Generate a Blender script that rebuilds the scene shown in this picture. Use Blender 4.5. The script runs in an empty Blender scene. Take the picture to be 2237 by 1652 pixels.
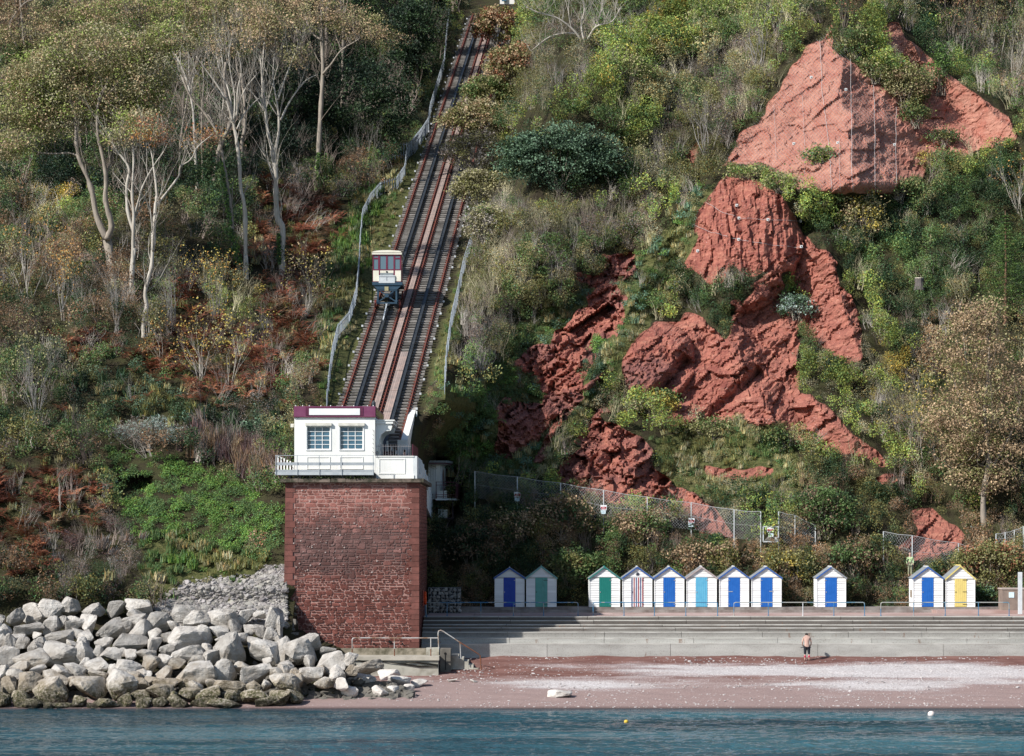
import bpy, math, random
import numpy as np
from mathutils import Vector, Matrix

random.seed(7)
RNG = np.random.default_rng(7)
scene = bpy.context.scene
COL = scene.collection

# ------------------------------------------------------------------ camera
# the photograph measured on a 2237 x 1652 grid; level camera, horizon at row 1170
W, H, F, CX, HY, HC = 2237.0, 1652.0, 6210.0, 1118.5, 1170.0, 10.0
CAMD = 180.0
cam_data = bpy.data.cameras.new("camera")
cam = bpy.data.objects.new("camera", cam_data)
COL.objects.link(cam)
cam.location = (0, -CAMD, HC)
cam.rotation_euler = (math.pi / 2, 0, 0)
cam_data.sensor_width = 36
cam_data.lens = F / W * 36
cam_data.shift_y = (HY - H / 2) / W
cam_data.clip_start = 1
cam_data.clip_end = 3000
scene.camera = cam

# ------------------------------------------------------------------ light
SUN_EL, SUN_AZ = 37.0, -126.0        # azimuth: compass direction of the sun from +Y, clockwise (x right)
world = bpy.data.worlds.new("World")
scene.world = world
world.use_nodes = True
wn = world.node_tree
wn.nodes.clear()
sky = wn.nodes.new("ShaderNodeTexSky")
sky.sky_type = 'NISHITA'
sky.sun_disc = False
sky.sun_elevation = math.radians(SUN_EL)
sky.sun_rotation = math.radians(SUN_AZ)
sky.air_density = 1.0
sky.dust_density = 0.6
sky.ozone_density = 1.5
bg = wn.nodes.new("ShaderNodeBackground")
bg.inputs[1].default_value = 0.10
wo = wn.nodes.new("ShaderNodeOutputWorld")
wn.links.new(sky.outputs[0], bg.inputs[0])
wn.links.new(bg.outputs[0], wo.inputs[0])
sun_data = bpy.data.lights.new("sun", 'SUN')
sun_data.energy = 5.0
sun_data.angle = math.radians(0.5)
sun_data.color = (1.0, 0.97, 0.92)
sun = bpy.data.objects.new("sun", sun_data)
COL.objects.link(sun)
az, el = math.radians(SUN_AZ), math.radians(SUN_EL)
to_sun = Vector((math.sin(az) * math.cos(el), math.cos(az) * math.cos(el), math.sin(el)))
sun.rotation_euler = to_sun.to_track_quat('Z', 'Y').to_euler()
scene.view_settings.view_transform = 'Standard'
scene.view_settings.look = 'None'
scene.view_settings.gamma = 1
scene.view_settings.use_curve_mapping = False
scene.view_settings.exposure = 0.36
scene.render.engine = 'CYCLES'
scene.cycles.max_bounces = 5
scene.cycles.diffuse_bounces = 2
scene.cycles.glossy_bounces = 2
scene.cycles.transparent_max_bounces = 4


def P(px, py, d):
    return Vector(((px - CX) * d / F, d - CAMD, HC + (HY - py) * d / F))


# ------------------------------------------------------------------ noise
_perm = RNG.permutation(512).astype(np.int64)
_perm = np.concatenate([_perm, _perm, _perm])
_val = RNG.random(512) * 2 - 1


def vnoise(x, y, z=0.0):
    x = np.asarray(x, float); y = np.asarray(y, float); z = np.asarray(z, float) + np.zeros_like(x)
    xi = np.floor(x).astype(np.int64); yi = np.floor(y).astype(np.int64); zi = np.floor(z).astype(np.int64)
    xf = x - xi; yf = y - yi; zf = z - zi
    u = xf * xf * xf * (xf * (xf * 6 - 15) + 10); v = yf * yf * yf * (yf * (yf * 6 - 15) + 10); w = zf * zf * (3 - 2 * zf)

    def h(a, b, c):
        return _val[_perm[_perm[_perm[a & 511] + (b & 511)] % 512 + (c & 511)] % 512]
    r = 0
    for dz in (0, 1):
        a = h(xi, yi, zi + dz) * (1 - u) + h(xi + 1, yi, zi + dz) * u
        b = h(xi, yi + 1, zi + dz) * (1 - u) + h(xi + 1, yi + 1, zi + dz) * u
        c = a * (1 - v) + b * v
        r = r + c * ((1 - w) if dz == 0 else w)
    return r


def fbm(x, y, z=0.0, o=4, ridged=False):
    r, a, s = 0, 1.0, 0
    for i in range(o):
        n = vnoise(x * 2 ** i + 17.3 * i, y * 2 ** i - 9.1 * i, np.asarray(z) * 2 ** i + 3.7 * i)
        if ridged:
            n = 1 - 2 * np.abs(n)
        r = r + a * n; s += a; a *= 0.5
    return r / s


def smooth(t):
    t = np.clip(t, 0, 1)
    return t * t * (3 - 2 * t)


def worley(x, y, seed=0):
    """F1 distance, cell id hash (0..1) and F2-F1"""
    x = np.asarray(x, float); y = np.asarray(y, float)
    xi = np.floor(x).astype(np.int64); yi = np.floor(y).astype(np.int64)
    f1 = np.full(x.shape, 9.0); f2 = np.full(x.shape, 9.0); cid = np.zeros(x.shape)
    for dx in (-1, 0, 1):
        for dy in (-1, 0, 1):
            a, b = xi + dx, yi + dy
            h = _perm[_perm[(a + seed) & 511] + (b & 511)]
            jx = (_val[h % 512] + 1) / 2; jy = (_val[(h * 7 + 13) % 512] + 1) / 2
            d = np.hypot(a + jx - x, b + jy - y)
            c = (_val[(h * 3 + 5) % 512] + 1) / 2
            closer = d < f1
            f2 = np.where(closer, f1, np.minimum(f2, d))
            cid = np.where(closer, c, cid)
            f1 = np.where(closer, d, f1)
    return f1, cid, f2 - f1


def shards(x, y, seed=0, tilt=1.0):
    """broken flat faces: every cell is a plane with its own tilt and offset"""
    xi = np.floor(x).astype(np.int64); yi = np.floor(y).astype(np.int64)
    f1 = np.full(x.shape, 9.0); out = np.zeros(x.shape)
    for dx in (-1, 0, 1):
        for dy in (-1, 0, 1):
            a, b = xi + dx, yi + dy
            h = _perm[_perm[(a + seed) & 511] + (b & 511)]
            cx = a + (_val[h % 512] + 1) / 2; cy = b + (_val[(h * 7 + 13) % 512] + 1) / 2
            d = np.hypot(cx - x, cy - y)
            v = .5 * _val[(h * 3 + 5) % 512] + tilt * (_val[(h * 5 + 1) % 512] * (x - cx) + _val[(h * 11 + 7) % 512] * (y - cy))
            out = np.where(d < f1, v, out); f1 = np.minimum(f1, d)
    return out


# ------------------------------------------------------------------ mesh helpers
def rotz(a):
    return Matrix.Rotation(a, 3, 'Z')


class MB:
    """collects boxes, bars, tubes and sheets for ONE mesh object"""

    def __init__(self):
        self.v, self.f = [], []

    def add(self, vs, fs):
        n = len(self.v)
        self.v += [tuple(v) for v in vs]
        self.f += [tuple(i + n for i in f) for f in fs]
        return self

    def box(self, lo, hi):
        x0, y0, z0 = lo; x1, y1, z1 = hi
        return self.add([(x0, y0, z0), (x1, y0, z0), (x1, y1, z0), (x0, y1, z0), (x0, y0, z1), (x1, y0, z1), (x1, y1, z1), (x0, y1, z1)],
                        [(0, 3, 2, 1), (4, 5, 6, 7), (0, 1, 5, 4), (1, 2, 6, 5), (2, 3, 7, 6), (3, 0, 4, 7)])

    def hexa(self, pts):     # 8 corners: 4 bottom ccw, 4 top ccw
        return self.add(pts, [(0, 3, 2, 1), (4, 5, 6, 7), (0, 1, 5, 4), (1, 2, 6, 5), (2, 3, 7, 6), (3, 0, 4, 7)])

    def bar(self, a, b, w, h=None, up=(0, 0, 1)):
        a, b = Vector(a), Vector(b); h = h or w
        d = (b - a)
        if d.length < 1e-6:
            return self
        d.normalize(); u = Vector(up)
        if abs(d.dot(u)) > .98:
            u = Vector((0, 1, 0))
        s = d.cross(u).normalized(); t = s.cross(d).normalized()
        s = s * w / 2; t = t * h / 2
        return self.hexa([a - s - t, a + s - t, b + s - t, b - s - t, a - s + t, a + s + t, b + s + t, b - s + t])

    def tube(self, pts, rad, n=6, cap=True):
        pts = [Vector(p) for p in pts]
        if not hasattr(rad, '__len__'):
            rad = [rad] * len(pts)
        vs, fs = [], []
        prev = None
        for i, p in enumerate(pts):
            d = (pts[min(i + 1, len(pts) - 1)] - pts[max(i - 1, 0)])
            d = d.normalized() if d.length > 1e-9 else Vector((0, 0, 1))
            if prev is None:
                u = Vector((0, 0, 1)) if abs(d.z) < .9 else Vector((0, 1, 0))
                s = d.cross(u).normalized()
            else:
                s = (prev - d * prev.dot(d))
                s = s.normalized() if s.length > 1e-6 else d.orthogonal().normalized()
            prev = s; t = d.cross(s)
            for k in range(n):
                a = 2 * math.pi * k / n
                vs.append(p + (s * math.cos(a) + t * math.sin(a)) * rad[i])
        for i in range(len(pts) - 1):
            for k in range(n):
                k2 = (k + 1) % n
                fs.append((i * n + k, i * n + k2, (i + 1) * n + k2, (i + 1) * n + k))
        if cap:
            fs.append(tuple(reversed(range(n))))
            fs.append(tuple((len(pts) - 1) * n + k for k in range(n)))
        return self.add(vs, fs)

    def prism(self, poly, axis, t0, t1):
        """poly: 2-D points; axis 'y': (x,z) extruded from y=t0 to t1; 'x': (y,z); 'z': (x,y)"""
        m = {'y': lambda p, t: (p[0], t, p[1]), 'x': lambda p, t: (t, p[0], p[1]), 'z': lambda p, t: (p[0], p[1], t)}[axis]
        n = len(poly)
        vs = [m(p, t0) for p in poly] + [m(p, t1) for p in poly]
        fs = [tuple(range(n)), tuple(range(2 * n - 1, n - 1, -1))] + [(i, i + n, (i + 1) % n + n, (i + 1) % n) for i in range(n)]
        return self.add(vs, fs)

    def build(self, name, mat, parent=None, smooth=False, col=None, origin=None):
        me = bpy.data.meshes.new(name)
        off = Vector(origin) if origin is not None else (parent.matrix_world.translation if parent is not None else Vector((0, 0, 0)))
        if parent is not None and origin is None:
            off = world_loc(parent)
        me.from_pydata([(v[0] - off[0], v[1] - off[1], v[2] - off[2]) for v in self.v], [], self.f)
        o = bpy.data.objects.new(name, me)
        me.materials.append(mat)
        if smooth:
            me.polygons.foreach_set('use_smooth', [True] * len(me.polygons))
        me.update()
        COL.objects.link(o)
        if parent is not None:
            o.parent = parent
        elif origin is not None:
            o.location = off
        fix_normals(me)
        return o


def fix_normals(me):
    if len(me.polygons) > 60000:
        return
    import bmesh
    bm = bmesh.new(); bm.from_mesh(me)
    bmesh.ops.recalc_face_normals(bm, faces=bm.faces)
    bm.to_mesh(me); bm.free()


def world_loc(o):
    l = Vector((0, 0, 0))
    while o is not None:
        l += o.location; o = o.parent
    return l


def np_mesh(name, verts, faces, mat, smooth=False, attrs=None, parent=None, link=True):
    """faces: (n,3) or (n,4) int array"""
    me = bpy.data.meshes.new(name)
    verts = np.asarray(verts, np.float32); faces = np.asarray(faces, np.int32)
    n, k = faces.shape
    me.vertices.add(len(verts)); me.vertices.foreach_set('co', verts.ravel())
    me.loops.add(n * k); me.loops.foreach_set('vertex_index', faces.ravel())
    me.polygons.add(n); me.polygons.foreach_set('loop_start', np.arange(0, n * k, k, dtype=np.int32))
    me.polygons.foreach_set('use_smooth', np.full(n, bool(smooth)))
    me.update(calc_edges=True)
    for an, (typ, arr) in (attrs or {}).items():
        a = me.attributes.new(an, typ, 'POINT')
        key = {'FLOAT': 'value', 'FLOAT_COLOR': 'color', 'FLOAT_VECTOR': 'vector', 'INT': 'value'}[typ]
        a.data.foreach_set(key, np.asarray(arr, np.int32 if typ == 'INT' else np.float32).ravel())
    if mat is not None:
        me.materials.append(mat)
    o = bpy.data.objects.new(name, me)
    if link:
        COL.objects.link(o)
    if parent is not None:
        o.parent = parent
    return o


def grid_faces(nr, nc):
    i = np.arange(nr - 1)[:, None] * nc + np.arange(nc - 1)[None, :]
    return np.stack([i, i + 1, i + nc + 1, i + nc], -1).reshape(-1, 4)


def thing(name, label, cat, loc=(0, 0, 0), group=None):
    o = bpy.data.objects.new(name, None)
    o.empty_display_size = .2
    COL.objects.link(o)
    o.location = loc
    return tag(o, label, cat, group)


def tag(o, label=None, cat=None, group=None, kind=None):
    if label:
        o['label'] = label
    if cat:
        o['category'] = cat
    if group:
        o['group'] = group
    if kind:
        o['kind'] = kind
    return o


def structure(o):
    o['kind'] = 'structure'
    return o


# ------------------------------------------------------------------ materials
class N:
    def __init__(self, name):
        self.m = bpy.data.materials.new(name); self.m.use_nodes = True
        self.t = self.m.node_tree; self.t.nodes.clear()
        self.out = self.t.nodes.new('ShaderNodeOutputMaterial')

    def n(self, typ, ins=None, **kw):
        nd = self.t.nodes.new(typ)
        for k, v in kw.items():
            setattr(nd, k, v)
        for k, v in (ins or {}).items():
            s = nd.inputs[k]
            if isinstance(v, bpy.types.NodeSocket):
                self.t.links.new(v, s)
            else:
                s.default_value = v
        return nd

    def mix(self, a, b, f, mode='MIX'):
        nd = self.t.nodes.new('ShaderNodeMix'); nd.data_type = 'RGBA'; nd.blend_type = mode
        for s, v in ((nd.inputs[0], f), (nd.inputs[6], a), (nd.inputs[7], b)):
            if isinstance(v, bpy.types.NodeSocket):
                self.t.links.new(v, s)
            elif hasattr(v, '__len__'):
                s.default_value = (*v[:3], 1)
            else:
                s.default_value = v
        return nd.outputs[2]

    def math(self, op, a, b=0.0, c=None):
        nd = self.t.nodes.new('ShaderNodeMath'); nd.operation = op
        for i, v in enumerate((a, b) if c is None else (a, b, c)):
            if isinstance(v, bpy.types.NodeSocket):
                self.t.links.new(v, nd.inputs[i])
            else:
                nd.inputs[i].default_value = v
        return nd.outputs[0]

    def ramp(self, f, lo, hi):
        nd = self.n('ShaderNodeMapRange', {0: f, 1: lo, 2: hi})
        return nd.outputs[0]

    def pos(self, scale=(1, 1, 1), rot=(0, 0, 0)):
        g = self.n('ShaderNodeNewGeometry')
        mp = self.n('ShaderNodeMapping', {0: g.outputs['Position'], 2: rot, 3: scale})
        return mp.outputs[0]

    def noise(self, scale, detail=4, vec=None, rough=.55, out=0):
        nd = self.n('ShaderNodeTexNoise', {'Scale': scale, 'Detail': detail, 'Roughness': rough})
        self.t.links.new(vec if vec is not None else self.pos(), nd.inputs['Vector'])
        return nd.outputs[out]

    def bsdf(self, color, rough=.8, bump=None, bstr=.5, bdist=.02, spec=.3, metal=0.0, transl=0.0, normal=None):
        b = self.n('ShaderNodeBsdfPrincipled', {'Roughness': rough, 'Specular IOR Level': spec, 'Metallic': metal})
        if isinstance(color, bpy.types.NodeSocket):
            self.t.links.new(color, b.inputs['Base Color'])
        else:
            b.inputs['Base Color'].default_value = (*color[:3], 1)
        if bump is not None:
            bn = self.n('ShaderNodeBump', {'Strength': bstr, 'Distance': bdist, 'Height': bump})
            self.t.links.new(bn.outputs[0], b.inputs['Normal'])
        sh = b.outputs[0]
        if transl > 0:
            tr = self.n('ShaderNodeBsdfTranslucent')
            if isinstance(color, bpy.types.NodeSocket):
                self.t.links.new(color, tr.inputs[0])
            else:
                tr.inputs[0].default_value = (*color[:3], 1)
            ms = self.n('ShaderNodeMixShader', {0: transl})
            self.t.links.new(sh, ms.inputs[1]); self.t.links.new(tr.outputs[0], ms.inputs[2])
            sh = ms.outputs[0]
        self.t.links.new(sh, self.out.inputs[0])
        self.b = b
        return self.m


def simple(name, c, c2=None, scale=3.0, rough=.7, bump=0.0, bdist=.01, spec=.3, metal=0.0, rnd=0.0, stretch=(1, 1, 1), fac=(.35, .65)):
    """two-tone weathered surface with a little per-object variation"""
    k = N(name)
    vec = k.pos(stretch)
    n1 = k.noise(scale, 6, vec)
    c2 = c2 or tuple(x * .72 for x in c)
    col = k.mix(c, c2, k.ramp(n1, *fac))
    if rnd:
        oi = k.n('ShaderNodeObjectInfo')
        v = k.math('MULTIPLY_ADD', oi.outputs['Random'], 2 * rnd, 1 - rnd)
        hs = k.n('ShaderNodeHueSaturation', {'Value': v, 'Color': col})
        col = hs.outputs[0]
    return k.bsdf(col, rough, n1 if bump else None, bump, bdist, spec, metal)


MAT = {}


def M(name, *a, **kw):
    if name not in MAT:
        MAT[name] = simple(name, *a, **kw)
    return MAT[name]


def leaf_material(name, instanced, transl=.25, rough=.55):
    k = N(name)
    a = k.n('ShaderNodeAttribute', attribute_name='col')
    col = a.outputs['Color']
    if instanced:
        b = k.n('ShaderNodeAttribute', attribute_name='tint', attribute_type='INSTANCER')
        col = k.mix(col, b.outputs['Color'], 1.0, 'MULTIPLY')
    return k.bsdf(col, rough, spec=.25, transl=transl)


LEAF_I = leaf_material('leaf_scattered', True)
LEAF_C = leaf_material('leaf_crown', False)
STEM_I = leaf_material('twig_scattered', True, 0.0, .8)
# ------------------------------------------------------------------ where things grow and where rock shows (patches measured on the photograph)
def ZM(ox, oy, s):
    return lambda pts: [((ox + x * s) * .7284, (oy + y * s) * .7284) for x, y in pts]


z1 = ZM(0, 0, 1000 / 2065)          # upper left
z2 = ZM(0, 700, 1000 / 2237)        # middle left
z3 = ZM(0, 1200, 900 / 2237)        # lower left
z5 = ZM(2000, 0, 1071 / 2212)       # upper right
z6 = ZM(1380, 750, 820 / 1806)      # middle of the cliff
z7 = ZM(2000, 700, 1071 / 2237)     # right of the cliff
ident = lambda p: p

ZONES = ['scrubL', 'bracken', 'deadscrub', 'ivy', 'grass', 'scree', 'reed', 'shadewood', 'scrubR', 'lime', 'twiggy', 'greenbank', 'olive', 'darkright', 'shrubdark', 'tan', 'hedge', 'yellow', 'bare', 'hole', 'creeper', 'leftdark']
ZI = {z: i for i, z in enumerate(ZONES)}
CELL = 4.0
GX0, GY0, GX1, GY1 = -400, -300, 2640, 1480
gnx, gny = int((GX1 - GX0) / CELL), int((GY1 - GY0) / CELL)
gx = GX0 + (np.arange(gnx) + .5) * CELL
gy = GY0 + (np.arange(gny) + .5) * CELL
GXX, GYY = np.meshgrid(gx, gy)


def inside(pts, X=GXX, Y=GYY):
    r = np.zeros(X.shape, bool)
    n = len(pts)
    for i in range(n):
        x0, y0 = pts[i]; x1, y1 = pts[(i + 1) % n]
        if y0 == y1:
            continue
        c = ((y0 > Y) != (y1 > Y)) & (X < (x1 - x0) * (Y - y0) / (y1 - y0) + x0)
        r ^= c
    return r


zone = np.where(GXX < 950, ZI['scrubL'], ZI['scrubR'])
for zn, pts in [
    ('shadewood', [(430, -300), (1010, -300), (1010, 40), (960, 250), (930, 300), (840, 335), (700, 400), (640, 350), (600, 410), (480, 410), (430, 250)]),
    ('shadewood', [(-400, 290), (180, 310), (430, 320), (500, 430), (300, 480), (150, 440), (-400, 440)]),
    ('bracken', z1([(1500, 1150), (1700, 1170), (1950, 1250), (2200, 1350), (2200, 1652), (1540, 1660)])),
    ('bracken', z2([(400, 720), (700, 650), (820, 850), (1100, 760), (1180, 250), (1500, 250), (1800, 300), (2237, 150), (2260, 800), (2100, 1000), (1750, 1150), (1400, 1200), (1000, 950), (700, 850), (450, 1000)])),
    ('yellow', z2([(1280, 280), (1600, 300), (1750, 500), (1600, 700), (1350, 520)])),
    ('yellow', z1([(150, 1200), (500, 1230), (480, 1400), (200, 1430)])),
    ('shadewood', z2([(1200, 30), (1500, 30), (1450, 260), (1150, 260)])),
    ('grass', [(700, 600), (780, 420), (850, 400), (930, 300), (960, 300), (880, 640), (760, 900), (700, 900)]),
    ('leftdark', z2([(430, 1000), (900, 900), (1300, 1180), (1700, 1180), (1960, 1100), (1960, 1340), (400, 1340)])),
    ('bracken', z3([(0, 420), (100, 600), (380, 480), (560, 530), (740, 600), (800, 750), (780, 880), (700, 1000), (400, 1100), (380, 1300), (-400, 1330), (-700, 500)])),
    ('deadscrub', z3([(400, 1100), (700, 1000), (850, 850), (960, 1000), (1060, 1250), (1000, 1420), (700, 1400), (400, 1380)])),
    ('ivy', z3([(800, 380), (1300, 480), (1600, 540), (1900, 700), (2140, 900), (2140, 1150), (1900, 1200), (1400, 1280), (1280, 1450), (1180, 1500), (1100, 1300), (1000, 1000), (900, 850), (780, 600)])),
    ('grass', z3([(1050, 1050), (1500, 1050), (2000, 1200), (1800, 1350), (1400, 1440), (1280, 1520), (1160, 1530), (1080, 1380)])),
    ('reed', z3([(1370, 250), (1600, 280), (2050, 420), (2140, 620), (2050, 680), (1850, 560), (1600, 520), (1400, 440)])),
    ('hole', z3([(880, 560), (1020, 530), (1120, 570), (1180, 650), (1140, 690), (900, 690)])),
    ('scree', z3([(1300, 1440), (1450, 1370), (1700, 1330), (1850, 1350), (2000, 1250), (2160, 1150), (2160, 1700), (1100, 1700), (1160, 1540)])),
    ('lime', [(1240, 100), (1400, 30), (1600, -80), (1740, -80), (1720, 90), (1600, 200), (1450, 220), (1330, 330), (1230, 250)]),
    ('twiggy', [(1600, 90), (1720, 90), (1690, 200), (1620, 330), (1500, 420), (1420, 400), (1430, 260)]),
    ('twiggy', [(975, 200), (1080, 160), (1200, 60), (1300, 60), (1280, 200), (1120, 270), (1090, 400), (1000, 420), (965, 300)]),
    ('twiggy', [(980, 460), (1100, 430), (1250, 450), (1450, 430), (1420, 560), (1300, 600), (1230, 650), (1150, 720), (1060, 820), (990, 820), (990, 650)]),
    ('greenbank', [(960, 850), (1060, 820), (1130, 720), (1230, 650), (1400, 560), (1520, 430), (1560, 400), (1540, 500), (1490, 600), (1400, 660), (1340, 850), (1180, 1010), (1150, 1060), (980, 1040), (960, 950)]),
    ('grass', [(935, 830), (990, 640), (1020, 560), (1010, 700), (965, 850)]),
    ('darkright', [(1960, -300), (2640, -300), (2640, 360), (2200, 240), (2040, 110)]),
    ('shrubdark', [(1740, 500), (1870, 400), (2000, 440), (2100, 400), (2237, 330), (2640, 330), (2640, 640), (2130, 660), (2050, 700), (1930, 700), (1870, 600), (1820, 540)]),
    ('shrubdark', [(1490, 600), (1560, 580), (1640, 640), (1690, 700), (1620, 740), (1520, 730), (1480, 660)]),
    ('yellow', [(1900, 760), (2000, 800), (2010, 960), (1950, 1010), (1900, 930), (1860, 860)]),
    ('tan', [(2010, 700), (2100, 620), (2190, 700), (2400, 700), (2640, 1090), (1990, 1080), (1960, 900)]),
    ('olive', [(1430, 960), (1560, 930), (1700, 900), (1740, 980), (1760, 1060), (1700, 1110), (1540, 1090), (1450, 1050)]),
    ('hedge', [(940, 1090), (1040, 1075), (1240, 1090), (1320, 1130), (1480, 1175), (1720, 1185), (1750, 1060), (1850, 1000), (1980, 1080), (2237, 1110), (2640, 1110), (2640, 1400), (900, 1400), (900, 1080)]),
    ('olive', [(1480, 480), (1545, 500), (1440, 660), (1400, 760), (1330, 860), (1240, 960), (1200, 1045), (1150, 1045), (1220, 940), (1300, 840), (1370, 720), (1400, 640)]),
    ('creeper', z7([(740, 230), (790, 250), (760, 400), (700, 470), (640, 460), (690, 340)])),
]:
    zone[inside(pts)] = ZI[zn]

ROCKS = [
    ('net', z5([(1010, 120), (960, 240), (880, 270), (820, 350), (770, 420), (690, 560), (620, 650), (560, 760), (460, 820), (400, 930), (330, 1040), (480, 1010), (600, 1070), (690, 1130), (760, 1150), (900, 1180), (1000, 1210), (1100, 1200), (1200, 1190), (1300, 1200), (1420, 1200), (1500, 1130), (1590, 1110), (1640, 1000), (1740, 1000), (1800, 980), (1900, 930), (2100, 920), (2180, 860), (2120, 730), (1960, 610), (1820, 520), (1700, 430), (1610, 340), (1560, 280), (1470, 240), (1440, 150), (1330, 140), (1310, 200), (1340, 330), (1400, 430), (1560, 460), (1600, 520), (1560, 680), (1480, 650), (1400, 560), (1290, 480), (1130, 370), (1020, 300), (1020, 190)])),
    ('block', z5([(430, 1095), (350, 1110), (300, 1160), (260, 1240), (210, 1290), (190, 1380), (150, 1430), (120, 1530), (90, 1640), (1060, 1640), (980, 1560), (870, 1490), (800, 1350), (740, 1260), (660, 1180), (580, 1130), (520, 1100)])),
    ('block', z7([(100, 0), (100, 200), (180, 260), (280, 320), (350, 320), (420, 200), (470, 260), (560, 260), (640, 230), (740, 150), (860, 60), (860, -20)])),
    ('slab', z7([(870, -20), (960, 110), (1040, 180), (1080, 330), (1150, 400), (1200, 500), (1230, 640), (1220, 790), (1130, 810), (1040, 770), (960, 720), (880, 640), (800, 540), (870, 450), (900, 400), (830, 360), (780, 300), (780, 230), (680, 260), (560, 330), (440, 400), (480, 470), (560, 500), (640, 500), (680, 480), (740, 560), (720, 640), (720, 720), (800, 880), (780, 960), (750, 1010), (720, 1100), (560, 1140), (450, 1120), (380, 1190), (200, 1200), (60, 1210), (-120, 1150), (-100, 560), (80, 560), (110, 490), (200, 520), (280, 590), (360, 660), (500, 690), (560, 640), (640, 560), (520, 540), (430, 470), (380, 440), (560, 300), (740, 170), (860, 60)])),
    ('slab', z7([(790, 990), (900, 1010), (1040, 1130), (1120, 1210), (1230, 1310), (1300, 1350), (1400, 1440), (1350, 1470), (1230, 1410), (1100, 1390), (1000, 1370), (920, 1340), (880, 1280), (800, 1320), (735, 1270), (750, 1130), (770, 1050)])),
    ('crag', z6([(930, 40), (1160, 0), (1165, 140), (1080, 200), (1000, 210), (1100, 300), (1080, 400), (1040, 520), (940, 610), (870, 540), (860, 620), (900, 720), (830, 800), (820, 900), (700, 1070), (620, 1110), (600, 1130), (560, 1180), (500, 1290), (430, 1270), (420, 1340), (330, 1370), (240, 1360), (215, 1290), (250, 1200), (240, 1100), (300, 950), (400, 1010), (560, 1010), (530, 930), (480, 830), (330, 770), (450, 650), (560, 610), (600, 640), (620, 530), (700, 500), (740, 450), (800, 400), (860, 380), (820, 300), (860, 210), (780, 240), (725, 230), (760, 150), (810, 150), (880, 180), (960, 130)])),
    ('crag', z6([(1070, 390), (1100, 400), (1060, 560), (1010, 720), (880, 900), (640, 1200), (540, 1390), (470, 1440), (600, 1160), (820, 920), (960, 740), (1010, 600)])),
    ('boulder', z6([(1150, 540), (1280, 500), (1380, 560), (1450, 640), (1540, 700), (1700, 640), (1810, 560), (1810, 1160), (1560, 1150), (1380, 1130), (1290, 1000), (1200, 975), (1120, 940), (1060, 800), (1000, 720), (1010, 620)])),
    ('crag', z6([(930, 1020), (980, 1010), (1030, 1030), (1000, 1080), (900, 1080), (950, 1130), (1100, 1200), (1200, 1240), (1280, 1330), (1260, 1420), (1390, 1520), (1420, 1580), (1620, 1652), (1200, 1652), (900, 1600), (700, 1530), (550, 1520), (600, 1440), (690, 1370), (830, 1300), (680, 1270), (680, 1220), (760, 1150), (830, 1080)])),
    ('crag', z6([(1220, 1610), (1420, 1570), (1540, 1590), (1640, 1720), (1200, 1680)])),
    ('slab', z6([(1600, 1430), (1700, 1430), (1830, 1440), (2080, 1450), (2070, 1500), (1900, 1520), (1640, 1500)])),
    ('slab', [(1640, 640), (1700, 600), (1740, 700), (1745, 800), (1740, 900), (1700, 925), (1640, 930), (1600, 900), (1590, 760), (1600, 690)]),
    ('slab', [(1210, 1040), (1380, 1055), (1500, 1070), (1560, 1110), (1610, 1180), (1540, 1180), (1480, 1130), (1400, 1115), (1290, 1090)]),
    ('slab', [(1985, 1115), (2030, 1110), (2090, 1150), (2110, 1170), (2090, 1215), (1990, 1230), (1960, 1190), (2010, 1160)]),
    ('slab', [(1915, 1040), (1950, 1035), (1965, 1055), (1930, 1062)]),
    ('slab', [(1505, 340), (1530, 300), (1530, 330), (1510, 385)]),
]
RK = {'net': 1, 'block': 2, 'slab': 3, 'crag': 4, 'boulder': 5}
rockid = np.zeros(GXX.shape, int)
for kn, pts in ROCKS:
    rockid[inside(pts)] = RK[kn]
rockid[inside([(1470, 490), (1530, 515), (1440, 660), (1375, 765), (1332, 855), (1255, 965), (1205, 1045), (1160, 1045), (1222, 950), (1298, 850), (1348, 735), (1396, 630)])] = 0
# the soft edge of the rock areas
rockf = (rockid > 0).astype(float)


def blur(a, n=2):
    for _ in range(n):
        p = np.pad(a, 1, mode='edge')
        a = (p[:-2, 1:-1] + p[2:, 1:-1] + p[1:-1, :-2] + p[1:-1, 2:] + 4 * a) / 8
    return a


rocksoft = blur(rockf, 4)
rocknear = blur(rockf, 26)


def look(arr, px, py, bil=False):
    fx = (px - GX0) / CELL - .5; fy = (py - GY0) / CELL - .5
    if not bil:
        return arr[np.clip(np.rint(fy).astype(int), 0, gny - 1), np.clip(np.rint(fx).astype(int), 0, gnx - 1)]
    fx = np.clip(fx, 0, gnx - 1.001); fy = np.clip(fy, 0, gny - 1.001)
    ix = fx.astype(int); iy = fy.astype(int); u = fx - ix; v = fy - iy
    return (arr[iy, ix] * (1 - u) + arr[iy, ix + 1] * u) * (1 - v) + (arr[iy + 1, ix] * (1 - u) + arr[iy + 1, ix + 1] * u) * v


# ------------------------------------------------------------------ the hillside: distance into the scene as a function of x and height
TZ0, TY0, TS = 19.1, 13.5, 2.66
def track_y(z): return TY0 + TS * (np.asarray(z) - TZ0)
def track_x(z): return -10.48 + .1336 * (np.asarray(z) - TZ0)       # centre line of the left track
GAUGE = 1.848
TRACK_SEP = 2.65                                                     # to the centre of the right track


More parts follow.
